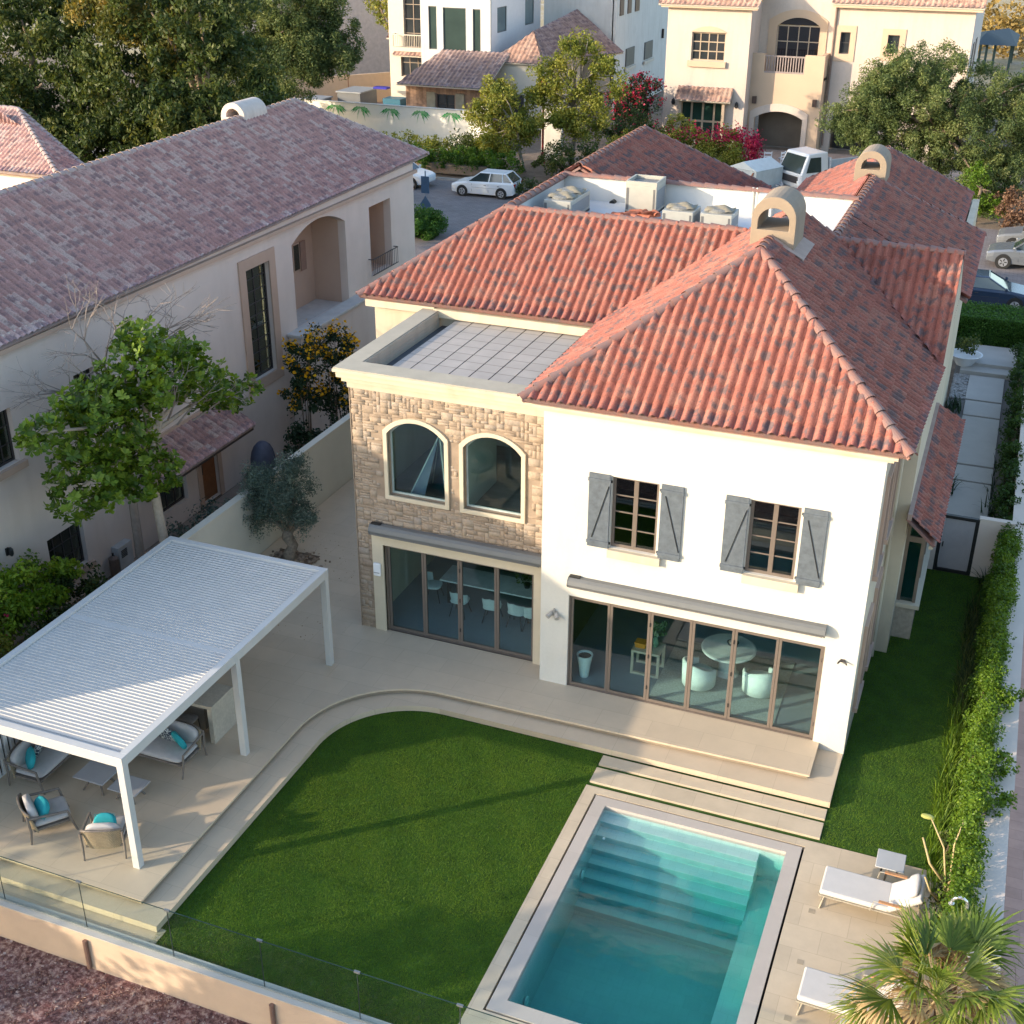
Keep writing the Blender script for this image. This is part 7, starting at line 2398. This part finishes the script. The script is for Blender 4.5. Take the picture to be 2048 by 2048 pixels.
tree('street_tree', 'bushy street tree with twin trunks hiding the end of the painted wall', 'tree', (-22.2, 56.6, -.3), 6, .12, [(-24.2, 57, 4.3, 1.9, 1.6, 1.5, 44), (-22.6, 57, 2.6, 2.1, 1.6, 1.3, 40), (-25.6, 57, 3.3, 1.0, 1.1, 1.1, 16), (-24.2, 56.6, 1.5, 2.2, 1.4, 1.3, 40)], 100, .5, .20, LY, pm('grey_bark', (.24, .21, .17)), aspect=.55, shell=.3)
tree('acacia_tree', 'wide umbrella shaped tree hiding the right half of the cream villa', 'tree', (4.2, 58, -.3), 9, .3, [(3.0, 58, 6.0, 4.4, 3.6, 3.0, 210), (6.5, 57.5, 4.2, 3.4, 3.0, 3.6, 170), (-.6, 58, 4.6, 2.4, 2.2, 1.8, 70), (2.5, 57, 2.6, 3.4, 2.6, 2.0, 110), (7.6, 56, 1.6, 2.2, 2.4, 2.0, 80), (9.2, 58, 6.0, 2.6, 2.6, 2.4, 90), (1.0, 57, 6.4, 2.8, 2.4, 1.8, 70)], 210, .50, .18, LA, aspect=.35, shell=.45)
tree('garden_tree', 'bright green small tree beside the rear roof corner', 'tree', (6.9, 53.8, -.3), 4, .12, [(6.6, 53.8, 1.8, 1.0, 1.0, 1.4, 36), (7.6, 54, .8, 1.0, 1.0, .9, 24)], 60, .35, .15, LH, aspect=.5)
# bushes along the street
k = 0
for (x, y, z, rx, ry, rz, nc, lm, lb, fl) in (
        (-38, 57.6, .4, 4.4, 1.8, 1.1, 110, LY, 'long yellowish shrub bank in front of the painted wall', 0),
        (-31, 57.6, .4, 4.0, 1.8, 1.1, 110, LY, 'yellow green shrub bank below the painted palm fronds', 0),
        (-26.5, 57.2, .7, 2.4, 1.6, 1.3, 70, LG, 'green shrub between the painted wall and the twin trunked tree', 0),
        (-18.4, 55.6, .8, 3.0, 1.8, 1.5, 90, LG, 'green shrub at the foot of the open street tree', 0),
        (-14.6, 57.6, 1.2, 2.6, 1.9, 1.8, 100, LY, 'yellow green shrub just behind the red roof peak', 60),
        (-16.2, 61.0, 1.9, 2.2, 1.5, 2.0, 90, LG, 'tall shrub with red blooms left of the cream villa', 260)):
    shrub('street_shrub', lb, 'shrub', [(x, y, z, rx, ry, rz, nc)], 70, .42, .17, lm, 'shrubs along the far side of the street', base=-.3, flower=LR if fl else None, fl_n=fl, fl_size=.16)
shrub('bougainvillea', 'dark bougainvillea with crimson blooms against the tan wall left of the cream villa', 'bougainvillea', [(-18.4, 68.0, 2.2, 1.9, 1.5, 2.5, 80), (-17.2, 67.0, 3.4, 1.5, 1.2, 1.7, 44)], 80, .42, .17, LD, flower=LR, fl_n=2400, fl_size=.18, base=-.3)
shrub('bougainvillea', 'wide bougainvillea hedge topped with pink and red blooms in front of the cream villa', 'bougainvillea', [(-13.2, 61.8, 1.3, 2.2, 1.5, 1.9, 90), (-10.2, 61.0, 1.0, 2.2, 1.5, 1.7, 80), (-8.6, 60.2, .8, 1.4, 1.4, 1.6, 46)], 95, .42, .17, LY, base=-.3)
P = np.stack([RNG.uniform(-13.5, -7.4, 1700), RNG.uniform(59.8, 62, 1700), RNG.normal(2.3, .3, 1700)], 1)
k_ = RNG.random(1700) < np.clip((P[:, 0] + 12.6) / 4.0, .15, 1)
P = P[k_]
P[:, 2] -= .25 * (P[:, 0] > -8.2)
t = bpy.data.objects.get('bougainvillea.001')
leaves('flowers', P, .17, LR, t, RNG.random(len(P)), .9, None, .4)
P = np.stack([RNG.normal(-7.5, .28, 1100), RNG.uniform(59.2, 61, 1100), RNG.uniform(-.1, 2.3, 1100)], 1)
leaves('flowers', P, .17, LR, t, RNG.random(len(P)), .9, None, .4)
shrub('clipped_bush', 'dark domed bush at the street corner beside the beige villa', 'shrub', [(-21.3, 38.6, .35, 1.2, 1.5, .8, 90)], 170, .34, .12, leafmat('leaf_clipped', [(.03, .08, .012), (.05, .13, .018), (.08, .18, .03)]), base=-.33)
t = empty('hedge', (-31, 54.5, -.3), 'green clipped hedge along the street behind the two white cars', 'hedge')
lob = [(-44 + i * .9, 54.8 + .3 * math.sin(i), .5, .8, 1.2, .9, 16) for i in range(25)]
P, T, O = crown(lob, 70, .36, 1, .5)
leaves('foliage', P, .15, leafmat('leaf_street_hedge', [(.02, .06, .008), (.05, .12, .012), (.12, .20, .02)]), t, T, .6, O, .4)
MB().box(-44, -24, 54.3, 54.8, -.3, .3).build('stems', WOODB, t)
shrub('dark_shrub', 'low dark shrub overlapping the rear of the white hatchback', 'shrub', [(-18.9, 49.6, .3, 1.5, 1.2, .7, 34), (-17.2, 51.0, .4, 1.4, 1.0, .7, 26)], 70, .36, .15, LG, base=-.3)
shrub('brown_hedge', 'dry brown hedge behind the silver car', 'hedge', [(9.2, 53.2, .8, 1.6, 1.0, 1.2, 50), (12, 53.2, .8, 1.6, 1.0, 1.2, 40)], 80, .4, .16, LT, base=-.3)
P, T, O = crown([(20, 150, .2, 40, 22, 1.2, 260), (0, 170, .5, 50, 20, 1.5, 160)], 60, 1.6)
tag(leaves('scrub_bushes', P, .7, leafmat('leaf_scrub', [(.16, .11, .03), (.28, .20, .06), (.38, .27, .09)]), None, T, .6, O), 'golden dry scrub in the far distance', 'scrub', kind='stuff')

# fallen leaves on the paving
n = 260
P = np.stack([RNG.uniform(-9.3, -5.3, n), RNG.uniform(-1.0, 5.0, n), np.full(n, .012)], 1)
P[:120, 0] = RNG.normal(-8.4, .6, 120)
P[:120, 1] = RNG.normal(2.6, .7, 120)
P = P[P[:, 0] > -9.55]
tag(leaves('fallen_leaves', P, .045, LT, None, RNG.random(len(P)), .5, None, 4.0), 'few dry fallen leaves on the terrace around the olive tree', 'leaves', kind='stuff')
